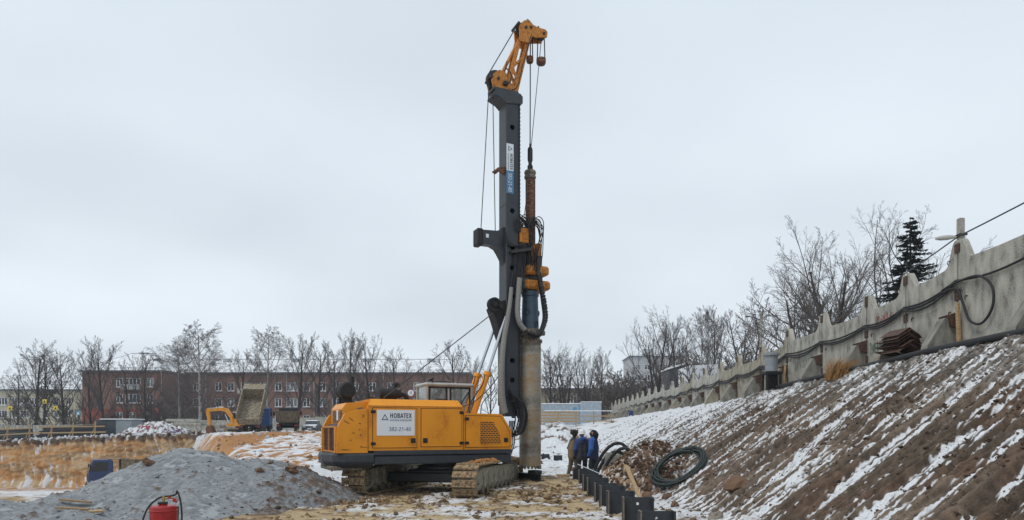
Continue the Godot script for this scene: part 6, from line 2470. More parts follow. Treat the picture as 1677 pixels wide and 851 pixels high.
func build_workers():
	var dark := Color(0.02, 0.021, 0.024)
	var blue := Color(0.03, 0.09, 0.3)
	var khaki := Color(0.17, 0.125, 0.062)
	# in khaki with a fur hat
	var d := 27.3
	var f := figure({"jacket": khaki, "shoulder": Color(0.035, 0.032, 0.028), "sleeve": Color(0.06, 0.05, 0.035), "trousers": Color(0.11, 0.09, 0.055), "glove": Color(0.03, 0.03, 0.03), "hair": Color(0.035, 0.027, 0.022), "lean": Vector3(0, 0, -0.05), "look": -0.35,
		"hands": [Vector3(-0.2, 0.95, -0.2), Vector3(0.2, 0.95, -0.2)], "feet": [Vector3(-0.14, 0, 0.12), Vector3(0.12, 0, -0.12)]})
	var w := thing("person", "worker in khaki jacket with dark sleeves and shaggy fur hat", "person", Vector3(2.42, ground_base(2.4, d) + 0.03, -d), deg_to_rad(-70.0), "workers talking beside the piles")
	put(f[0], "body", M.cloth, w)
	w.scale = Vector3.ONE * 1.04
	var st := mb()
	lathe(st, [[0.0, 0.17], [0.07, 0.16], [0.11, 0.11], [0.125, 0.05], [0.13, 0.0], [0.115, -0.02]], Transform3D(Basis.IDENTITY, f[1] + Vector3(0, 0.0, 0.01)), 16)
	for k in 90:
		var a := rng.randf() * TAU
		var y := rng.randf_range(-0.03, 0.16)
		var r := 0.12 - 0.05 * maxf(0.0, y) * 6.0 * maxf(0.0, y)
		var o: Vector3 = f[1] + Vector3(cos(a) * r, y, sin(a) * r)
		var tip := o + Vector3(cos(a) * 0.05, rng.randf_range(-0.02, 0.06), sin(a) * 0.05)
		trio(st, o + Vector3(0, 0.02, 0), o - Vector3(0, 0.02, 0), tip, Vector3(cos(a), 0, sin(a)))
	for s in [-1.0, 1.0]:
		cbox(st, f[1] + f[2] * Vector3(s * 0.115, 0.04, 0.02), Vector3(0.04, 0.09, 0.07), 0.015, f[2] * Basis(Vector3.BACK, -s * 0.7))
	build(st, "fur_hat", M.fur, w)
	# with the white helmet, back to the camera
	f = figure({"jacket": Color(0.045, 0.047, 0.055), "shoulder": Color(0.035, 0.06, 0.22), "sleeve": Color(0.03, 0.036, 0.075), "trousers": dark, "glove": dark, "hair": Color(0.3, 0.15, 0.12), "lean": Vector3(0, 0, 0.0), "look": 0.5,
		"hands": [Vector3(-0.3, 0.82, 0.0), Vector3(0.27, 0.84, -0.06)], "feet": [Vector3(-0.13, 0, 0), Vector3(0.13, 0, -0.05)],
		"extra": [[Vector3(-0.05, 1.46, 0.09), Vector3(0.05, 1.46, 0.09), 0.075, 0.075, blue], [Vector3(0, 1.4, 0.09), Vector3(0, 1.34, 0.1), 0.08, 0.05, Color(0.03, 0.045, 0.16)]]})
	d = 26.6
	w = thing("person", "worker in a white helmet and dark jacket with blue hood, back turned", "person", Vector3(2.74, ground_base(2.7, d) + 0.03, -d), deg_to_rad(12.0), "workers talking beside the piles")
	put(f[0], "body", M.cloth, w)
	w.scale = Vector3.ONE * 1.04
	st = mb()
	lathe(st, [[0.0, 0.145], [0.05, 0.14], [0.09, 0.115], [0.115, 0.07], [0.125, 0.02], [0.128, -0.005], [0.15, -0.02], [0.148, -0.028], [0.12, -0.015]], Transform3D(f[2] * Basis.from_scale(Vector3(0.92, 1, 1.08)), f[1] + Vector3(0, 0.015, 0)), 24)
	cbox(st, f[1] + f[2] * Vector3(0, 0.155, 0.0), Vector3(0.03, 0.012, 0.2), 0.004, f[2])
	build(st, "hard_hat", M.helmet, w)
	# in blue with a black hood, facing the other two
	f = figure({"jacket": Color(0.016, 0.026, 0.07), "shoulder": Color(0.04, 0.135, 0.43), "sleeve": Color(0.04, 0.11, 0.33), "trousers": Color(0.022, 0.024, 0.024), "glove": dark, "hair": Color(0.012, 0.012, 0.014), "lean": Vector3(0, 0.03, -0.02), "look": 0.15,
		"hands": [Vector3(-0.24, 0.86, -0.12), Vector3(0.25, 0.9, -0.15)], "feet": [Vector3(-0.12, 0, -0.06), Vector3(0.13, 0, 0.06)],
		"extra": [[Vector3(0, 1.62, 0.06), Vector3(0, 1.68, 0.03), 0.12, 0.105, Color(0.012, 0.012, 0.014)], [Vector3(0, 1.54, 0.05), Vector3(0, 1.48, 0.02), 0.11, 0.12, Color(0.014, 0.014, 0.018)], [Vector3(0, 1.57, -0.06), Vector3(0, 1.55, -0.05), 0.07, 0.07, Color(0.016, 0.016, 0.018)],
			[Vector3(-0.16, 1.3, -0.06), Vector3(-0.13, 1.0, -0.06), 0.08, 0.1, Color(0.04, 0.135, 0.43)]]})
	d = 26.2
	w = thing("person", "worker in a bright blue jacket with black hood pulled up", "person", Vector3(3.14, ground_base(3.1, d) + 0.03, -d), deg_to_rad(62.0), "workers talking beside the piles")
	put(f[0], "body", M.cloth, w)
	w.scale = Vector3.ONE * 1.04

# ---------------------------------------------------------------- things on and before the embankment
func slope_point(x: float, d: float) -> Vector3:
	return Vector3(x, bank_at(x, d)[0], -d)

func top_at(x: float, d: float) -> float:
	return maxf(maxf(bank_at(x, d)[0], ground_at(x, d)[0]), heap_at(x, d)[0] if x > 2.6 and x < 7.6 and d > 18.4 and d < 25.4 else -9.0)

func build_right_details():
	var st: SurfaceTool
	# coil of dark green hose leaning on the flank of the heap
	var r := RandomNumberGenerator.new()
	r.seed = 5
	var nrm := Vector3(-0.42, 0.72, 0.55).normalized()
	var cu := Vector3(0.86, 0.5, 0.0)
	cu = (cu - nrm * cu.dot(nrm)).normalized()
	var cv := nrm.cross(cu)
	var coil := thing("hose_coil", "big coil of dark green hose lying on the toe of the slope", "hose coil", Vector3(4.86, 0.84, -19.9), 0.0)
	for k in 16:
		var pts := []
		var rad := 0.62 + r.randf_range(-0.1, 0.08)
		var oy := r.randf_range(-0.08, 0.1)
		var ph := r.randf() * TAU
		var off := Vector2(r.randf_range(-0.05, 0.05), r.randf_range(-0.05, 0.05))
		for q in 41:
			var a := TAU * q / 40.0
			pts.append(cu * (cos(a) * (rad + 0.02 * sin(3.0 * a + ph)) * 1.22 + off.x) + cv * (sin(a) * (rad + 0.03 * cos(2.0 * a + ph)) * 0.92 + off.y) + nrm * (oy + 0.03 * sin(2.0 * a + ph)))
		st = mb()
		tube(st, pts, 0.024, 6, false)
		build(st, "turn", M.coil, coil)
	for a in [0.5, 2.6, 4.4]:
		st = mb()
		var pts := []
		var dv: Vector3 = cu * cos(a) * 1.22 + cv * sin(a) * 0.92
		for q in 13:
			var b := TAU * q / 12.0
			pts.append(dv * (0.62 + 0.13 * cos(b)) + nrm * 0.14 * sin(b))
		tube(st, pts, 0.012, 5, false)
		build(st, "tie", M.black, coil)
	# black pipe hoops behind the blue worker
	for q in [[3.5, 24.3, 0.62, 1.42, 0.2, "outer black pipe hoop bulging behind the blue worker"], [3.66, 24.2, 0.5, 1.26, 0.5, "inner black pipe hoop against the earth heap"], [3.58, 24.6, 0.55, 1.1, -0.3, "rear black pipe hoop by the concrete block"]]:
		st = mb()
		var p := []
		for k in 17:
			var a := PI * 1.15 * k / 16.0 - 0.25
			p.append(Vector3(-cos(a) * q[2] * 1.1 + 0.25 * sin(a), sin(a) * q[3] - 0.05, sin(a * 0.7) * q[4]))
		tube(st, p, 0.06, 8)
		one(st, "pipe_hoop", M.rubber, q[5], "pipe", "", Vector3(q[0], ground_base(q[0], q[1]) + 0.05, -q[1]))
	st = mb()
	cbox(st, Vector3(0, 0.5, 0), Vector3(0.5, 1.1, 0.35), 0.03, Basis(Vector3.BACK, -0.2))
	one(st, "concrete_block", M.concrete, "pale concrete block half hidden behind the earth heap", "block", "", Vector3(3.55, ground_base(3.5, 24.8), -24.8))
	# leaning plank
	st = mb()
	var a0 := Vector3(3.35, 0, -17.6)
	a0.y = top_at(3.35, 17.6) + 0.02
	bar(st, a0, Vector3(3.2, 0.92, -19.2), 0.12, 0.035, Vector3(0.3, 0.6, 0.8))
	one(st, "plank", M.wood, "loose pale plank leaning on the earth heap behind the piles", "plank")
	# stones at the toe
	for q in [[3.55, 18.0, 0.42, "stone_brown", "long brown stone at the toe of the slope below the hose coil"], [4.15, 18.3, 0.32, "stone_brown", "round brown stone just below the hose coil"], [3.95, 16.6, 0.2, "stone_brown", "small brown stone in the snow below the slope"], [5.1, 15.6, 0.55, "stone_brown", "large earth clod on the lower slope right of the piles"], [4.25, 14.2, 0.32, "stone", "dark stone standing at the bottom edge of the slope"], [4.5, 13.7, 0.2, "stone", "small grey stone low on the slope near the camera"]]:
		var o := put(rock_mesh(r.randi() % 80 + 7), "stone", M[q[3]])
		o.transform = Transform3D(rand_basis(q[2]), Vector3(q[0], top_at(q[0], q[1]) + q[2] * 0.15, -q[1]))
		tag(o, q[4], "stone", "stones at the toe of the slope")
	# pipe along the crest
	st = mb()
	var pp := []
	for k in 46:
		var d := 8.0 + 20.0 * k / 45.0
		var x := wall_x(d) - 0.72 + 0.03 * sin(d * 0.9)
		pp.append(Vector3(x, bank_y(x, d) + 0.1, -d))
	tube(st, pp, 0.085, 12)
	one(st, "drain_pipe", M.rubber, "thick black pipe lying along the foot of the concrete fence", "pipe")
	# stack of rusty sheets: each sheet bent along its middle
	for k in 9:
		st = mb()
		var w := 0.34
		var dx := r.randf_range(-0.05, 0.05)
		var L := 0.75
		var prof := [[-w, -0.12], [-w + 0.02, -0.1], [0.0, 0.1], [w - 0.02, -0.1], [w, -0.12], [0.0, 0.075]]
		prism(st, prof, Vector3(dx, 0, -L * 0.5 + r.randf_range(-0.08, 0.08)), Vector3.RIGHT, Vector3.UP, Vector3.BACK, L)
		var o := one(st, "rusty_sheet", M.rusty_plate, "%s bent rusty steel sheet, counting from the bottom of the stack" % ordinal(k + 1), "steel sheet", "rusty sheets stacked by the fence")
		o.position = Vector3(wall_x(18.7) - 0.52, lerp_table(WALL_BASE, 18.7) + 0.18 + 0.055 * k, -18.75)
		o.rotation = Vector3(0, 0.15 + r.randf_range(-0.05, 0.05), r.randf_range(-0.03, 0.03))
	for k in 3:
		st = mb()
		cbox(st, Vector3(0, 0, 0), Vector3(0.5, 0.03, 0.6), 0.005)
		var o := one(st, "loose_sheet", M.rusty_plate, ["lowest rusty sheet sliding off the stack", "middle rusty sheet sliding off the stack", "upper rusty sheet sliding off the stack"][k], "steel sheet", "loose rusty sheets")
		o.position = Vector3(wall_x(19.2) - 0.55 - 0.05 * k, lerp_table(WALL_BASE, 19.2) + 0.1 + 0.14 * k, -19.2 + 0.08 * k)
		o.rotation = Vector3(0.06, 0.3 + 0.2 * k, -0.2 + 0.12 * k)
	# wooden stake
	st = mb()
	cbox(st, Vector3(0, 0.55, 0), Vector3(0.07, 1.1, 0.09), 0.006)
	var sk := one(st, "wooden_stake", M.wood, "upright wooden stake at the fence joint below the lamp pole", "stake", "", Vector3(wall_x(17.0) - 0.1, lerp_table(WALL_BASE, 17.0) - 0.05, -16.9))
	sk.rotation.z = 0.03
	# lamp pole behind the fence
	var pole := thing("lamp_pole", "square grey pole with street lamp rising behind the fence", "lamp pole", Vector3(wall_x(17.4) + 0.3, 3.9, -17.45))
	st = mb()
	cbox(st, Vector3(0, 1.7, 0), Vector3(0.14, 3.42, 0.14), 0.012)
	build(st, "post", M.concrete, pole)
	st = mb()
	tube(st, smooth_path([Vector3(-0.05, 3.0, 0), Vector3(-0.2, 2.93, 0.05), Vector3(-0.28, 2.92, 0.06)], 4), 0.022, 8)
	cbox(st, Vector3(0, 2.98, 0.09), Vector3(0.22, 0.05, 0.05), 0.008)
	build(st, "arm", M.dark_metal, pole)
	st = mb()
	lathe(st, [[0.0, -0.26], [0.05, -0.25], [0.085, -0.12], [0.09, 0.05], [0.06, 0.2], [0.03, 0.26], [0.0, 0.26]], Transform3D(Basis(Vector3.BACK, -PI * 0.5 + 0.08) * Basis.from_scale(Vector3(0.7, 1, 1)), Vector3(-0.42, 2.9, 0.06)), 16)
	build(st, "lamp_head", M.lamp_glass, pole)
	# overhead wire, utility pole
	var up := thing("utility_pole", "slim grey utility pole with lamp arm behind the fence", "utility pole", Vector3(at(1246, 0, 56).x, 3.4, -56.0))
	st = mb()
	cyl(st, Vector3(0, -0.3, 0), Vector3(0, 8.2, 0), 0.15, 0.11, 10)
	build(st, "post", M.concrete, up)
	st = mb()
	tube(st, smooth_path([Vector3(0, 7.5, 0), Vector3(-0.6, 7.75, 0), Vector3(-1.0, 7.8, 0.1)], 4), 0.04, 6)
	cbox(st, Vector3(-1.15, 7.8, 0.1), Vector3(0.4, 0.08, 0.16), 0.03)
	build(st, "lamp_arm", M.dark_metal, up)
	st = mb()
	tube(st, sag_line(Vector3(11.9, 7.62, -10.0), Vector3(wall_x(17.4) + 0.2, 6.83, -17.4), 0.05, 8), 0.018, 6)
	one(st, "overhead_wire", M.wire, "black wire running from the right edge to the lamp pole", "wire")
	st = mb()
	tube(st, sag_line(Vector3(wall_x(17.4) + 0.2, 6.83, -17.4), Vector3(at(1246, 0, 56).x, 10.4, -56.0), 1.1, 24), 0.018, 6)
	one(st, "overhead_wire", M.wire, "black wire running from the lamp pole back to the utility pole", "wire")
	st = mb()
	tube(st, sag_line(Vector3(at(1246, 0, 56).x, 10.4, -56.0), Vector3(at(1165, 0, 90).x, 13.5, -90.0), 0.6, 12), 0.018, 6)
	one(st, "overhead_wire", M.wire, "wire leading from the utility pole into the far trees", "wire")
	# grey ventilator drum on black legs
	var bd := 27.2
	var bx := wall_x(bd) - 0.95
	var by := lerp_table(WALL_BASE, bd)
	var br := thing("grey_drum", "grey plastic drum with rim standing on a black stand by the fence", "drum", Vector3(bx, by - 0.05, -bd))
	st = mb()
	lathe(st, [[0.0, 0.55], [0.24, 0.55], [0.24, 1.16], [0.31, 1.18], [0.31, 1.27], [0.22, 1.28], [0.0, 1.28]], Transform3D.IDENTITY, 26)
	build(st, "drum", M.container_grey, br)
	st = mb()
	cbox(st, Vector3(0, 0.48, 0), Vector3(0.66, 0.12, 0.6), 0.02)
	for s in [[-1, -1], [-1, 1], [1, -1], [1, 1]]:
		cbox(st, Vector3(s[0] * 0.26, 0.15, s[1] * 0.24), Vector3(0.1, 0.7, 0.1), 0.01)
	cbox(st, Vector3(0.05, 0.16, -0.1), Vector3(0.4, 0.55, 0.3), 0.02)
	build(st, "stand", M.black, br)
	st = mb()
	bar(st, Vector3(bx + 0.35, by - 0.15, -bd + 0.3), Vector3(bx + 0.75, by + 0.75, -bd - 0.5), 0.08, 0.05)
	one(st, "plank", M.wood_grey, "weathered plank leaning on the fence beside the grey drum", "plank")
	# tuft of dry reed
	var tuft := mb()
	var tb := Vector3(wall_x(21.5) - 1.05, 0, -21.4)
	tb.y = bank_y(tb.x, 21.4)
	for k in 420:
		var ang := r.randf() * TAU
		var o := Vector3(cos(ang), 0, sin(ang)) * 0.34 * sqrt(r.randf())
		var lean := Vector3(0.35 + r.randf_range(-0.45, 0.45), 1.0, r.randf_range(-0.35, 0.35)).normalized()
		var len := r.randf_range(0.3, 0.95)
		var wv := lean.cross(Vector3(r.randf_range(-1, 1), 0.2, r.randf_range(-1, 1))).normalized() * 0.008
		var m := o + lean * len * 0.6
		var tip := o + lean * len + Vector3(0.16 * len, -0.1 * len, 0)
		quado(tuft, o - wv, o + wv, m + wv, m - wv, Vector3(-1, 0.4, 1))
		trio(tuft, m - wv, m + wv, tip, Vector3(-1, 0.4, 1))
	one(tuft, "dry_reed_tuft", M.drygrass, "tuft of dry tawny reed on the crest of the slope", "reed", "", tb)
	# shed and snow-covered box behind the fence
	var sh := thing("dark_shed", "dark metal shed with thin snow on its roof behind the fence", "shed", at(1096, 655, 58), 0.0)
	sh.position.y = 3.2
	st = mb()
	side_poly(st, [[0, 0], [1.62, 0], [1.62, 4.35], [0, 3.85]], -3.0, 0.0)
	build(st, "wall", M.container_slate, sh)
	st = mb()
	side_poly(st, [[-0.1, 3.86], [1.66, 4.38], [1.66, 4.52], [-0.1, 4.0]], -3.1, 0.1)
	build(st, "roof_snow", M.snow, sh)
	var wb := thing("snowy_box", "white snow-loaded box body behind the fence beside the dark shed", "box body", at(1128, 655, 52), 0.0)
	wb.position.y = 3.2
	st = mb()
	side_poly(st, [[0, 0], [2.24, 0], [2.24, 3.3], [0, 3.3]], -3.0, -0.06)
	build(st, "wall", M.container_white, wb)
	st = mb()
	side_poly(st, [[-0.06, 2.1], [-0.06, 3.55], [0.05, 3.62], [2.2, 3.72], [2.32, 3.66], [2.2, 2.9], [1.4, 2.5], [0.5, 2.15]], -3.0, 0.0)
	build(st, "snow_load", M.snow, wb)
	# site container and boarded rail behind the workers
	var ct := thing("site_container", "pale blue-grey site container with blue corner behind the boarded rail", "container", at(884, 694, 64), 0.0)
	ct.position.y = plateau_y(ct.position.x) - 0.15
	var cw := 66.0 * 64.0 / 1118.0
	st = mb()
	cbox(st, Vector3(cw * 0.5, 1.05, -1.2), Vector3(cw, 2.1, 2.4), 0.03)
	build(st, "body", M.container_white, ct)
	for k in 24:
		st = mb()
		box(st, Vector3(0.08 + k * 0.155, 1.05, 0.012), Vector3(0.07, 1.9, 0.02))
		build(st, "rib", M.container_white, ct)
	st = mb()
	box(st, Vector3(cw - 0.07, 1.05, 0.03), Vector3(0.16, 2.12, 0.06))
	box(st, Vector3(cw - 0.5, 1.7, 0.028), Vector3(0.34, 0.26, 0.012))
	build(st, "blue_corner", M.container_blue, ct)
	st = mb()
	cbox(st, Vector3(cw * 0.5, 2.16, -1.2), Vector3(cw + 0.1, 0.1, 2.5), 0.03)
	build(st, "roof_snow", M.snow, ct)
	var c2 := thing("blue_container", "small light blue container beyond the boarded rail near the fence", "container", at(953, 690, 70), 0.0)
	c2.position.y = plateau_y(c2.position.x) - 0.3
	st = mb()
	cbox(st, Vector3(1.0, 1.1, -1.0), Vector3(2.0, 2.2, 2.0), 0.03)
	build(st, "body", M.container_white, c2)
	st = mb()
	cbox(st, Vector3(1.0, 2.24, -1.0), Vector3(2.06, 0.08, 2.06), 0.02)
	build(st, "roof_snow", M.snow, c2)
	var rl := thing("boarded_rail", "rail of long tan boards in front of the site container", "barrier", at(880, 696, 60), 0.0)
	rl.position.y = plateau_y(rl.position.x + 2.0) - 0.12
	for k in 5:
		st = mb()
		box(st, Vector3(0.3 + k * 1.55, 0.5, -0.06), Vector3(0.1, 1.3, 0.08))
		build(st, "post", M.wood, rl)
	for k in 4:
		st = mb()
		cbox(st, Vector3(1.75 + (k % 2) * 0.1, 0.28 + k * 0.26, 0.0), Vector3(3.7, 0.17, 0.035), 0.006)
		build(st, "board", M.wood, rl)
		st = mb()
		cbox(st, Vector3(5.2, 0.3 + k * 0.22, 0.0), Vector3(3.1, 0.1, 0.035), 0.006)
		if k % 2 == 0:
			build(st, "board", M.wood, rl)
	st = mb()
	cbox(st, Vector3(3.6, 1.19, 0.0), Vector3(6.0, 0.07, 0.12), 0.02)
	build(st, "snow_cap", M.snow, rl)
	# blue canister at the far fence
	st = mb()
	cbox(st, Vector3(0, 0.3, 0), Vector3(0.4, 0.6, 0.3), 0.05)
	one(st, "blue_canister", M.truck_blue, "small dark blue canister at the foot of the far fence", "canister", "", Vector3(wall_x(62.0) - 0.9, bank_y(wall_x(62.0) - 0.9, 62.0), -62.0))

# ---------------------------------------------------------------- the yard beyond the pit
func build_yard():
	var st: SurfaceTool
	var r := RandomNumberGenerator.new()
	r.seed = 31
	# black steel beams on the edge of the pit
	var d := 79.5
	for row in 3:
		for k in 2:
			var x0 := -64.0 + k * 8.6 + row * 0.35
			var L := 8.4 - row * 0.5
			var gy := plateau_y(x0 + L * 0.5) + 0.12
			st = mb()
			for s in [0.0, 0.4]:
				box(st, Vector3(L * 0.5, 0.02 + s, 0), Vector3(L, 0.035, 0.42))
			box(st, Vector3(L * 0.5, 0.22, 0), Vector3(L, 0.38, 0.03))
			var o := one(st, "steel_beam", M.container_slate, "%s black steel beam of the %s stack behind the timber barrier" % [["lowest", "middle", "topmost"][row], ["left", "right"][k]], "steel beam", "steel beams stacked at the pit edge")
			o.position = Vector3(x0, gy + row * 0.46, -d - row * 0.08)
			o.rotation.z = atan((plateau_y(x0 + L) - plateau_y(x0)) / L)
	# timber barrier: braced posts and two rails
	var bar_px := [[12.0, "first"], [48.0, "second"], [84.0, "third"], [119.0, "fourth"], [155.0, "fifth"]]
	for q in bar_px:
		var p := at(q[0], 720, 77.6)
		p.y = plateau_y(p.x) - 0.05
		var t := thing("barrier_post", "%s braced timber post of the barrier at the pit edge, counting rightwards" % q[1], "timber post", p, 0.0, "timber posts along the pit edge")
		st = mb()
		bar(st, Vector3(0, 0, 0), Vector3(0.12, 2.0, 0), 0.12, 0.12)
		build(st, "upright", M.wood, t)
		st = mb()
		bar(st, Vector3(-0.55, 0.02, 0.1), Vector3(0.08, 1.2, 0.1), 0.06, 0.1)
		build(st, "brace", M.wood, t)
		st = mb()
		bar(st, Vector3(-0.7, 0.05, 0.1), Vector3(0.25, 0.05, 0.1), 0.1, 0.08)
		build(st, "foot", M.wood, t)
	for q in [[-4, 712, 68, 708, "lower left rail of the timber barrier"], [69, 708.5, 174, 707, "lower right rail of the timber barrier"], [64, 699, 172, 697.5, "upper right rail of the timber barrier"], [-4, 703, 46, 701, "upper left rail of the timber barrier"]]:
		st = mb()
		bar(st, at(q[0], q[1], 77.3), at(q[2], q[3], 77.3), 0.05, 0.14)
		one(st, "barrier_rail", M.wood, q[4], "timber rail", "rails of the timber barrier")
	# two-tone site cabin
	var cab := thing("site_cabin", "two-tone slate and grey site cabin at the edge of the pit", "cabin", at(157, 712, 81), 0.0)
	cab.position.y = plateau_y(cab.position.x + 2.0) - 0.05
	st = mb()
	cbox(st, Vector3(1.2, 1.1, -1.2), Vector3(2.4, 2.2, 2.4), 0.03)
	build(st, "dark_half", M.container_slate, cab)
	st = mb()
	cbox(st, Vector3(3.36, 1.1, -1.15), Vector3(1.9, 2.2, 2.4), 0.03)
	build(st, "grey_half", M.container_grey, cab)
	st = mb()
	cbox(st, Vector3(2.55, 2.3, -1.15), Vector3(4.0, 0.12, 2.6), 0.04)
	build(st, "roof_snow", M.snow, cab)
	st = mb()
	box(st, Vector3(1.0, 1.45, 0.006), Vector3(0.26, 0.26, 0.012))
	box(st, Vector3(0.12, 0.35, 0.006), Vector3(0.26, 0.2, 0.012))
	build(st, "notice", M.sign_white, cab)
	# snowed-up heap of building rubbish
	var hc := at(254, 700, 80)
	var sheet_fn := func(x: float, dd: float) -> Array:
		var u := (x - hc.x) / 3.3
		var v := (dd - 80.5) / 1.9
		var y := 1.35 + 1.55 * exp(-u * u - v * v) + 0.3 * nz.get_noise_2d(x * 0.9, dd * 0.9) + 0.18 * nz.get_noise_2d(x * 3.0, dd * 3.0)
		y -= 0.9 * ss(1.1, 1.7, sqrt(u * u + v * v))
		var s := ss(-0.12, 0.06, nz.get_noise_2d(x * 1.5 + 9.0, dd * 1.5) + 0.3 * nz.get_noise_2d(x * 4.0, dd * 4.0) + 0.06)
		var c := Color(0.14, 0.11, 0.09).lerp(Color(0.2, 0.09, 0.1), ss(0.0, 0.3, nf.get_noise_2d(x * 1.1, dd)))
		return [y, c.lerp(Color(0.78, 0.8, 0.83), s)]
	struct(sheet(lines([[hc.x - 6.0, hc.x + 6.0, 0.12]]), lines([[77.4, 84.0, 0.14]]), sheet_fn), "rubbish_heap_terrain", M.soil, "snow-covered heap of building rubbish beside the site cabin")
	for q in [[272, 697, "tarp_purple", 0.7, "crumpled purple tarpaulin on the rubbish heap"], [286, 700, "tarp_purple", 0.5, "purple tarpaulin end at the right of the rubbish heap"], [240, 694, "tarp_red", 0.4, "strip of dull red sheeting on the rubbish heap"]]:
		var p := at(q[0], q[1], 79.2)
		p.y = sheet_fn.call(p.x, 79.2)[0] + 0.12
		st = mb()
		for i in 8:
			for j in 4:
				var f := func(a: int, b: int) -> Vector3: return Vector3((a - 4) * 0.3 + 0.1 * sin(b * 2.0 + a), 0.12 * sin(a * 2.1 + b * 1.3) - b * 0.2 + 0.07 * sin(a * 3.7), 0.28 * b + 0.1 * cos(a * 2.7 + b)) * q[3]
				quado(st, f.call(i, j), f.call(i + 1, j), f.call(i + 1, j + 1), f.call(i, j + 1), Vector3(0, 1, 0.6))
		one(st, "tarpaulin", M[q[2]], q[4], "tarpaulin", "", p)
	# boards and slabs
	var slabs := [[312, 697, 78, 3.4, "long concrete slab lying left of the excavator bucket"], [332, 692, 80, 3.0, "upper concrete slab behind the excavator bucket"], [300, 690, 83, 4.0, "snowy concrete slab right of the rubbish heap"], [352, 701, 76, 2.2, "concrete slab under the excavator's boom"]]
	for q in slabs:
		st = mb()
		cbox(st, Vector3(0, 0.14, 0), Vector3(q[3], 0.26, 1.2), 0.02)
		box(st, Vector3(0, 0.3, 0), Vector3(q[3] * 0.9, 0.06, 1.05))
		var o := one(st, "concrete_slab", M.concrete, q[4], "slab", "concrete slabs lying in the yard")
		o.position = at(q[0], q[1], q[2])
		o.position.y = maxf(plateau_y(o.position.x) - 0.05, o.position.y)
		o.rotation.y = r.randf_range(-0.3, 0.3)
	for k in 9:
		st = mb()
		bar(st, Vector3(-1.6, 0, 0), Vector3(1.6, r.randf_range(-0.15, 0.15), r.randf_range(-0.3, 0.3)), 0.16, 0.06)
		var o := one(st, "stacked_board", M.wood if k % 3 != 0 else M.snow, "%s board of the snowy timber pile behind the steel beams, counting upwards" % ordinal(k + 1), "board", "boards of the timber pile")
		o.position = at(100 + (k % 3) * 18, 700, 86)
		o.position.y = plateau_y(o.position.x) + 0.1 + 0.16 * k
	for q in [[2, 696, "green bin at the far left edge of the yard"], [40, 694, "green bin behind the left steel beams"], [81, 692, "green bin beside the snowy timber pile"], [126, 692, "green bin near the site cabin"]]:
		st = mb()
		cbox(st, Vector3(0, 0.6, 0), Vector3(1.5, 1.2, 1.0), 0.06)
		cbox(st, Vector3(0, 1.24, 0), Vector3(1.56, 0.1, 1.06), 0.03)
		var o := one(st, "green_bin", M.bin_green, q[2], "bin", "green bins in the yard")
		o.position = at(q[0], q[1], 90)
		o.position.y = plateau_y(o.position.x)
	# road signs
	for q in [[17.5, 668, 99, "road_yellow", "yellow crossing sign in front of the pale yellow house"], [74, 657, 99, "road_yellow", "higher yellow crossing sign among the left trees"], [92, 668, 99, "road_yellow", "yellow crossing sign right of the paired trunks"], [129, 676, 99, "container_blue", "blue road sign beside the brick wing's corner"]]:
		var p := at(q[0], q[1], q[2])
		var gy := plateau_y(p.x)
		var t := thing("road_sign", q[3 + 1], "road sign", Vector3(p.x, gy, p.z))
		st = mb()
		cyl(st, Vector3.ZERO, Vector3(0, p.y - gy + 0.5, 0), 0.04, -1.0, 8)
		build(st, "post", M.dark_metal, t)
		st = mb()
		cbox(st, Vector3(0, p.y - gy, 0.06), Vector3(0.6, 0.62, 0.04), 0.01)
		build(st, "plate", M[q[3]], t)
		st = mb()
		prism(st, [[-0.2, -0.2], [0.2, -0.2], [0, 0.2]], Vector3(0, p.y - gy, 0.081), Vector3.RIGHT, Vector3.UP, Vector3.BACK, 0.006)
		build(st, "symbol", M.sign_white if q[3] == "container_blue" else M.ink, t)
	var rp := at(673, 643, 100)
	var rs := thing("round_road_sign", "round white road sign with red rim left of the rig's cab", "road sign", Vector3(rp.x, plateau_y(rp.x), rp.z))
	var hh := rp.y - plateau_y(rp.x)
	st = mb()
	cyl(st, Vector3.ZERO, Vector3(0, hh + 0.4, 0), 0.04, -1.0, 8)
	build(st, "post", M.dark_metal, rs)
	st = mb()
	cyl(st, Vector3(0, hh, 0.04), Vector3(0, hh, 0.07), 0.55, -1.0, 24)
	build(st, "rim", M.tail_red, rs)
	st = mb()
	cyl(st, Vector3(0, hh, 0.06), Vector3(0, hh, 0.08), 0.44, -1.0, 24)
	build(st, "plate", M.sign_white, rs)
	st = mb()
	for s in [-0.1, 0.1]:
		box(st, Vector3(s, hh, 0.085), Vector3(0.08, 0.45, 0.01))
	build(st, "symbol", M.ink, rs)

# ---------------------------------------------------------------- vehicles
func wheel(parent: Node3D, c: Vector3, rad: float, w: float):
	var o := node("wheel", parent, c)
	var b := Basis(Vector3.RIGHT, PI * 0.5)
	var st := mb()
	lathe(st, [[rad * 0.58, -w * 0.5], [rad * 0.93, -w * 0.5], [rad, -w * 0.36], [rad, w * 0.36], [rad * 0.93, w * 0.5], [rad * 0.58, w * 0.5]], Transform3D(b, Vector3.ZERO), 20)
	build(st, "tyre", M.rubber, o)
	st = mb()
	for s in [-1.0, 1.0]:
		lathe(st, [[0.0, s * w * 0.3], [rad * 0.2, s * w * 0.3], [rad * 0.3, s * w * 0.18], [rad * 0.55, s * w * 0.2], [rad * 0.6, s * w * 0.46]], Transform3D(b, Vector3.ZERO), 16)
	build(st, "rim", M.muddy_steel, o)

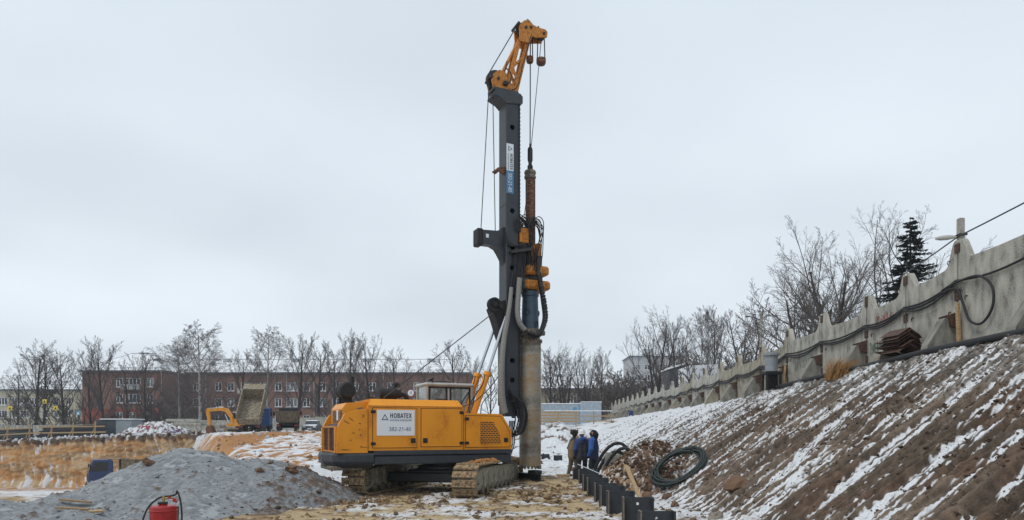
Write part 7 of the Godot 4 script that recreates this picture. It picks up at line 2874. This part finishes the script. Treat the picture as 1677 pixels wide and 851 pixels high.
func tipper(label: String, pos: Vector3, turn: float, cabm: Material, bedm: Material, tilt: float, loaded: bool) -> Node3D:
	var t := thing("tipper_truck", label, "truck", pos, turn)
	var st := mb()
	for s in [-1.0, 1.0]:
		cbox(st, Vector3(3.4, 0.95, s * 0.42), Vector3(7.0, 0.26, 0.1), 0.01)
	for x in [0.1, 2.0, 4.0, 6.4]:
		cbox(st, Vector3(x, 0.95, 0), Vector3(0.12, 0.2, 0.8), 0.01)
	cbox(st, Vector3(3.2, 0.8, 0.85), Vector3(1.0, 0.5, 0.5), 0.05)
	build(st, "chassis", M.black, t)
	for x in [0.9, 2.2, 5.9]:
		for s in [-1.0, 1.0]:
			wheel(t, Vector3(x, 0.52, s * 0.98), 0.52, 0.5 if x < 3.0 else 0.32)
	# cab
	var cab := node("cab", t)
	st = mb()
	side_poly(st, [[4.9, 0.95], [4.9, 3.0], [5.1, 3.1], [6.45, 3.1], [6.8, 2.1], [6.85, 0.75], [6.3, 0.75], [6.25, 1.15], [5.5, 1.15], [5.45, 0.95]], -1.2, 1.2)
	build(st, "shell", cabm, cab)
	st = mb()
	quado(st, Vector3(6.475, 3.0, -1.02), Vector3(6.475, 3.0, 1.02), Vector3(6.79, 2.12, 1.02), Vector3(6.79, 2.12, -1.02), Vector3.RIGHT)
	build(st, "windscreen", M.pane, cab).position = Vector3(0.02, 0.01, 0)
	for s in [-1.0, 1.0]:
		st = mb()
		side_poly(st, [[5.35, 2.1], [5.35, 2.9], [6.35, 2.9], [6.6, 2.1]], s * 1.203, s * 1.212)
		build(st, "side_window", M.pane, cab)
		st = mb()
		cbox(st, Vector3(6.7, 2.45, s * 1.38), Vector3(0.08, 0.5, 0.22), 0.02)
		build(st, "mirror", M.black, cab)
		st = mb()
		cbox(st, Vector3(6.86, 1.05, s * 0.9), Vector3(0.04, 0.2, 0.3), 0.02)
		build(st, "headlight", M.sign_white, cab)
	st = mb()
	cbox(st, Vector3(6.9, 0.72, 0), Vector3(0.2, 0.3, 2.4), 0.04)
	build(st, "bumper", M.black, cab)
	st = mb()
	for k in 4:
		box(st, Vector3(6.85, 1.3 + k * 0.16, 0), Vector3(0.03, 0.07, 1.6))
	build(st, "grille", M.black, cab)
	# tipping bed, hinged at the tail
	var bed := node("tipping_bed", t, Vector3(-0.1, 1.15, 0))
	bed.rotation.z = tilt
	var L := 4.3
	st = mb()
	box(st, Vector3(L * 0.5, 0.06, 0), Vector3(L, 0.1, 2.3))
	for s in [-1.0, 1.0]:
		side_poly(st, [[0.0, 0.1], [L, 0.1], [L, 1.5], [0.0, 1.3]], s * 1.15, s * 1.21)
	box(st, Vector3(L + 0.03, 0.8, 0), Vector3(0.06, 1.42, 2.42))
	box(st, Vector3(L + 0.5, 1.5, 0), Vector3(1.0, 0.05, 2.42))
	build(st, "bed_shell", bedm, bed)
	for s in [-1.0, 1.0]:
		for k in 8:
			st = mb()
			cbox(st, Vector3(0.12 + k * (L - 0.2) / 7.0, 0.72, s * 1.25), Vector3(0.1, 1.2, 0.09), 0.01)
			build(st, "rib", bedm, bed)
		st = mb()
		cbox(st, Vector3(L * 0.5, 1.38, s * 1.22), Vector3(L, 0.12, 0.12), 0.02, Basis(Vector3.BACK, 0.04))
		build(st, "top_rail", bedm, bed)
	if tilt < 0.1:
		st = mb()
		cbox(st, Vector3(-0.05, 0.72, 0), Vector3(0.08, 1.2, 2.36), 0.015)
		for k in 3:
			cbox(st, Vector3(-0.11, 0.72, -0.8 + k * 0.8), Vector3(0.05, 1.1, 0.1), 0.01)
		build(st, "tailgate", bedm, bed)
	else:
		# tail apron hangs at the low end
		st = mb()
		cbox(st, Vector3(-0.1, 0.42, 0), Vector3(0.08, 0.72, 2.3), 0.015, Basis(Vector3.BACK, 0.5 - tilt))
		for k in 5:
			cbox(st, Vector3(-0.16, 0.4, -1.0 + k * 0.5), Vector3(0.05, 0.62, 0.08), 0.01, Basis(Vector3.BACK, 0.5 - tilt))
		build(st, "tailgate", bedm, bed)
		st = mb()
		cyl(st, Vector3(3.6, 1.05, 0), bed.transform * Vector3(3.4, 0.0, 0), 0.12, 0.07, 12)
		build(st, "tipping_ram", M.chrome, t)
	if loaded:
		bed.scale.y = 1.35
		var fn := func(x: float, dd: float) -> Array:
			return [1.15 + 0.45 * (1.0 - pow((x - 2.15) / 2.15, 2.0)) * (1.0 - pow(dd / 1.15, 2.0)) + 0.2 * nz.get_noise_2d(x * 2.0, dd * 2.0), Color(0.45, 0.22, 0.075)]
		put(sheet(lines([[0.02, 4.26, 0.12]]), lines([[-1.13, 1.13, 0.12]]), fn), "sand_load", M.clod, bed)
	# tail lights
	for s in [-1.0, 1.0]:
		st = mb()
		cbox(st, Vector3(-0.14, 0.85, s * 0.95), Vector3(0.05, 0.14, 0.36), 0.01)
		build(st, "tail_light", M.tail_red, t)
		st = mb()
		box(st, Vector3(0.28, 0.42, s * 0.98), Vector3(0.02, 0.5, 0.5))
		build(st, "mud_flap", M.rubber, t)
	return t

func build_vehicles():
	var p := at(409, 707, 68)
	p.y = plateau_y(p.x) - 0.12
	tipper("tipper truck with blue cab tipping its raised muddy bed", p, deg_to_rad(99.0), M.truck_blue, M.tipper, deg_to_rad(41.0), false).scale = Vector3.ONE * 0.9
	p = at(471, 706, 80)
	p.y = plateau_y(p.x)
	tipper("dark dirty tipper truck seen from behind, bed lowered", p, deg_to_rad(106.0), M.black, M.tipper_dark, 0.0, false)
	p = at(280, 790, 66)
	p.y = -3.9
	tipper("blue-cabbed truck loaded with orange sand down in the pit", p, deg_to_rad(215.0), M.truck_blue, M.tipper, 0.0, true)
	excavator()
	car()

func excavator():
	var p := at(395, 702, 75)
	p.y = plateau_y(p.x) - 0.05
	var e := thing("excavator", "orange excavator with folded boom beside the raised tipper", "excavator", p, deg_to_rad(172.0))
	e.scale = Vector3.ONE * 0.82
	var st := mb()
	for s in [-1.0, 1.0]:
		var tr := node("crawler_track", e)
		st = mb()
		var pts := []
		for k in 28:
			var a := TAU * k / 28.0
			pts.append([1.35 * signf(cos(a)) + 0.4 * cos(a), 0.42 + 0.4 * sin(a)])
		side_poly(st, pts, s * 0.75, s * 1.25)
		build(st, "chain", M.track_mud, tr)
		st = mb()
		cbox(st, Vector3(0, 0.42, s * 1.26), Vector3(2.4, 0.36, 0.06), 0.02)
		build(st, "side_frame", M.black, tr)
	st = mb()
	cyl(st, Vector3(0, 0.7, 0), Vector3(0, 1.0, 0), 0.7, -1.0, 20)
	build(st, "turntable", M.black, e)
	st = mb()
	side_poly(st, [[-1.9, 1.0], [1.4, 1.0], [1.4, 1.35], [0.4, 1.5], [0.3, 2.0], [-1.7, 2.05], [-1.95, 1.8]], -1.2, 1.2)
	build(st, "house", M.excavator_orange, e)
	st = mb()
	side_poly(st, [[-1.95, 1.02], [-1.2, 1.02], [-1.2, 1.85], [-1.95, 1.8]], -1.23, 1.23)
	build(st, "counterweight", M.black, e)
	var cab := node("cab", e)
	st = mb()
	for q in [[0.35, 0.3], [1.3, 0.3], [0.35, 1.2], [1.35, 1.2]]:
		bar(st, Vector3(q[0], 1.0, q[1]), Vector3(q[0] - 0.08, 2.75, q[1]), 0.08, 0.08)
	cbox(st, Vector3(0.8, 2.8, 0.75), Vector3(1.15, 0.1, 1.05), 0.03)
	box(st, Vector3(0.82, 1.3, 0.75), Vector3(1.0, 0.5, 0.94))
	build(st, "frame", M.black, cab)
	st = mb()
	box(st, Vector3(0.82, 2.15, 0.75), Vector3(0.95, 1.2, 0.9))
	build(st, "glazing", M.pane, cab)
	st = mb()
	cbox(st, Vector3(0.8, 2.9, 0.75), Vector3(1.1, 0.1, 1.0), 0.03)
	build(st, "roof_snow", M.snow, cab)
	# boom, stick, bucket folded in front
	st = mb()
	side_poly(st, [[1.0, 1.2], [1.25, 2.1], [1.9, 2.95], [2.6, 3.1], [4.3, 3.0], [4.45, 3.2], [2.6, 3.55], [1.65, 3.4], [0.95, 2.4], [0.75, 1.3]], -0.62, -0.24)
	build(st, "boom", M.excavator_orange, e)
	st = mb()
	side_poly(st, [[4.2, 3.35], [4.55, 3.45], [4.75, 3.0], [4.25, 0.95], [4.0, 1.0], [4.2, 2.7]], -0.58, -0.28)
	build(st, "stick", M.excavator_orange, e)
	st = mb()
	side_poly(st, [[3.9, 1.1], [4.35, 1.1], [4.6, 0.7], [4.5, 0.25], [4.1, 0.05], [3.55, 0.1], [3.6, 0.4]], -0.85, 0.0)
	build(st, "bucket", M.rust, e)
	st = mb()
	cyl(st, Vector3(1.2, 1.3, -0.7), Vector3(1.9, 2.6, -0.68), 0.09, 0.06, 10)
	cyl(st, Vector3(2.2, 3.55, -0.43), Vector3(4.3, 3.4, -0.43), 0.08, 0.05, 10)
	cyl(st, Vector3(4.6, 2.9, -0.43), Vector3(4.5, 1.4, -0.43), 0.07, 0.04, 10)
	build(st, "hydraulic_cylinder", M.chrome, e)

func car():
	var p := at(512, 708, 84)
	p.y = plateau_y(p.x)
	var c := thing("parked_car", "dark parked car with snow on roof and bonnet behind the rig's tail", "car", p, deg_to_rad(-84.0))
	var st := mb()
	var body := [[-2.1, 0.3], [-2.1, 0.75], [-1.9, 0.86], [-1.2, 0.92], [1.2, 0.9], [2.0, 0.78], [2.12, 0.6], [2.12, 0.3]]
	var rb := []
	for z in [-0.85, -0.8, 0.8, 0.85]:
		var rr := []
		for q in body:
			rr.append(Vector3(q[0] * (0.985 if absf(z) > 0.82 else 1.0), q[1] - (0.04 if absf(z) > 0.82 else 0.0), z))
		rb.append(rr)
	loft(st, rb, Vector3(0, 0.6, 0))
	build(st, "body", M.container_slate, c)
	st = mb()
	var top := [[-1.6, 0.9], [-1.1, 1.38], [-0.9, 1.42], [0.4, 1.42], [1.05, 0.9]]
	side_poly(st, top, -0.7, 0.7)
	build(st, "glasshouse", M.pane, c)
	st = mb()
	side_poly(st, [[-1.12, 1.4], [-1.0, 1.5], [0.4, 1.5], [0.52, 1.4]], -0.68, 0.68)
	side_poly(st, [[1.05, 0.9], [1.1, 0.97], [1.95, 0.88], [2.02, 0.79]], -0.78, 0.78)
	build(st, "snow_cover", M.snow, c)
	for x in [-1.3, 1.3]:
		for s in [-1.0, 1.0]:
			wheel(c, Vector3(x, 0.31, s * 0.76), 0.31, 0.2)
	for s in [-1.0, 1.0]:
		st = mb()
		cbox(st, Vector3(2.12, 0.66, s * 0.6), Vector3(0.04, 0.14, 0.34), 0.02)
		build(st, "headlight", M.sign_white, c)
	st = mb()
	box(st, Vector3(2.13, 0.45, 0), Vector3(0.02, 0.12, 0.5))
	build(st, "number_plate", M.sign_white, c)

# ---------------------------------------------------------------- foreground
func build_foreground():
	var st: SurfaceTool
	# planks on the gravel heap
	for q in [[92, 806, 146, 803, 14.3, 0.12, "lower weathered plank lying on the gravel heap"], [98, 804, 150, 800, 14.7, 0.1, "upper weathered plank lying on the gravel heap"], [120, 808, 146, 807, 13.9, 0.14, "short weathered plank end on the gravel heap"], [146, 811, 168, 797, 14.2, 0.3, "broad pale board lying crosswise on the gravel heap planks"]]:
		var a := at(q[0], q[1], q[4])
		var b := at(q[2], q[3], q[4] + 0.15)
		a.y = mound_at(a.x, -a.z)[0] + 0.06
		b.y = mound_at(b.x, -b.z)[0] + 0.09
		st = mb()
		bar(st, a, b, q[5], 0.035)
		one(st, "plank", M.wood if q[5] > 0.29 else M.wood_grey, q[6], "plank", "planks on the gravel heap")
	# wheeled fire extinguisher
	var ex := thing("fire_extinguisher", "red wheeled fire extinguisher with black hose at the bottom of the view", "extinguisher", Vector3(-4.13, ground_base(-4.1, 8.1), -8.1), 0.3)
	ex.scale = Vector3(0.94, 0.955, 0.94)
	st = mb()
	lathe(st, [[0.0, 0.12], [0.12, 0.13], [0.158, 0.2], [0.162, 0.28], [0.162, 0.985], [0.168, 0.99], [0.168, 1.0], [0.162, 1.005], [0.158, 1.04], [0.14, 1.055], [0.05, 1.065], [0.035, 1.07]], Transform3D.IDENTITY, 40)
	build(st, "tank", M.extinguisher, ex)
	st = mb()
	cbox(st, Vector3(-0.01, 1.085, 0.0), Vector3(0.11, 0.03, 0.07), 0.006)
	build(st, "lid_clamp", M.black, ex)
	st = mb()
	cyl(st, Vector3(0.0, 1.06, 0), Vector3(0.0, 1.17, 0), 0.017, -1.0, 12)
	cyl(st, Vector3(0, 1.14, 0), Vector3(0.1, 1.15, 0.0), 0.012, -1.0, 8)
	build(st, "valve", M.brass, ex)
	st = mb()
	bar(st, Vector3(0.05, 1.16, 0.02), Vector3(0.15, 1.13, 0.03), 0.022, 0.014)
	cyl(st, Vector3(0.11, 1.12, 0.03), Vector3(0.16, 1.1, 0.04), 0.016, -1.0, 8)
	build(st, "lever", M.extinguisher, ex)
	st = mb()
	tube(st, smooth_path([Vector3(-0.26, 0.5, 0.1), Vector3(-0.24, 0.82, 0.06), Vector3(-0.17, 1.04, 0.02), Vector3(-0.05, 1.15, -0.02), Vector3(0.08, 1.17, -0.02), Vector3(0.14, 1.19, 0.0), Vector3(0.15, 1.23, 0.0), Vector3(0.17, 1.2, 0.01), Vector3(0.2, 1.08, 0.02), Vector3(0.215, 0.85, 0.04), Vector3(0.19, 0.55, 0.08)], 6), 0.0115, 8)
	build(st, "hose", M.rubber, ex)
	st = mb()
	for s in [-1.0, 1.0]:
		tube(st, smooth_path([Vector3(s * 0.12, 0.1, -0.14), Vector3(s * 0.12, 0.6, -0.2), Vector3(s * 0.12, 1.0, -0.3)], 4), 0.012, 8)
	bar(st, Vector3(-0.12, 1.0, -0.3), Vector3(0.12, 1.0, -0.3), 0.024, 0.024)
	bar(st, Vector3(-0.24, 0.12, -0.12), Vector3(0.24, 0.12, -0.12), 0.024, 0.024)
	build(st, "trolley_frame", M.black, ex)
	for s in [-1.0, 1.0]:
		wheel(ex, Vector3(s * 0.0, 0.12, -0.12), 0.12, 0.05)
		var w := ex.get_child(ex.get_child_count() - 1)
		w.position = Vector3(s * 0.25, 0.12, -0.12)
		w.rotation.y = PI * 0.5
	st = mb()
	box(st, Vector3(0, 0.7, 0.1655), Vector3(0.16, 0.22, 0.004))
	build(st, "instruction_label", M.sign_white, ex)
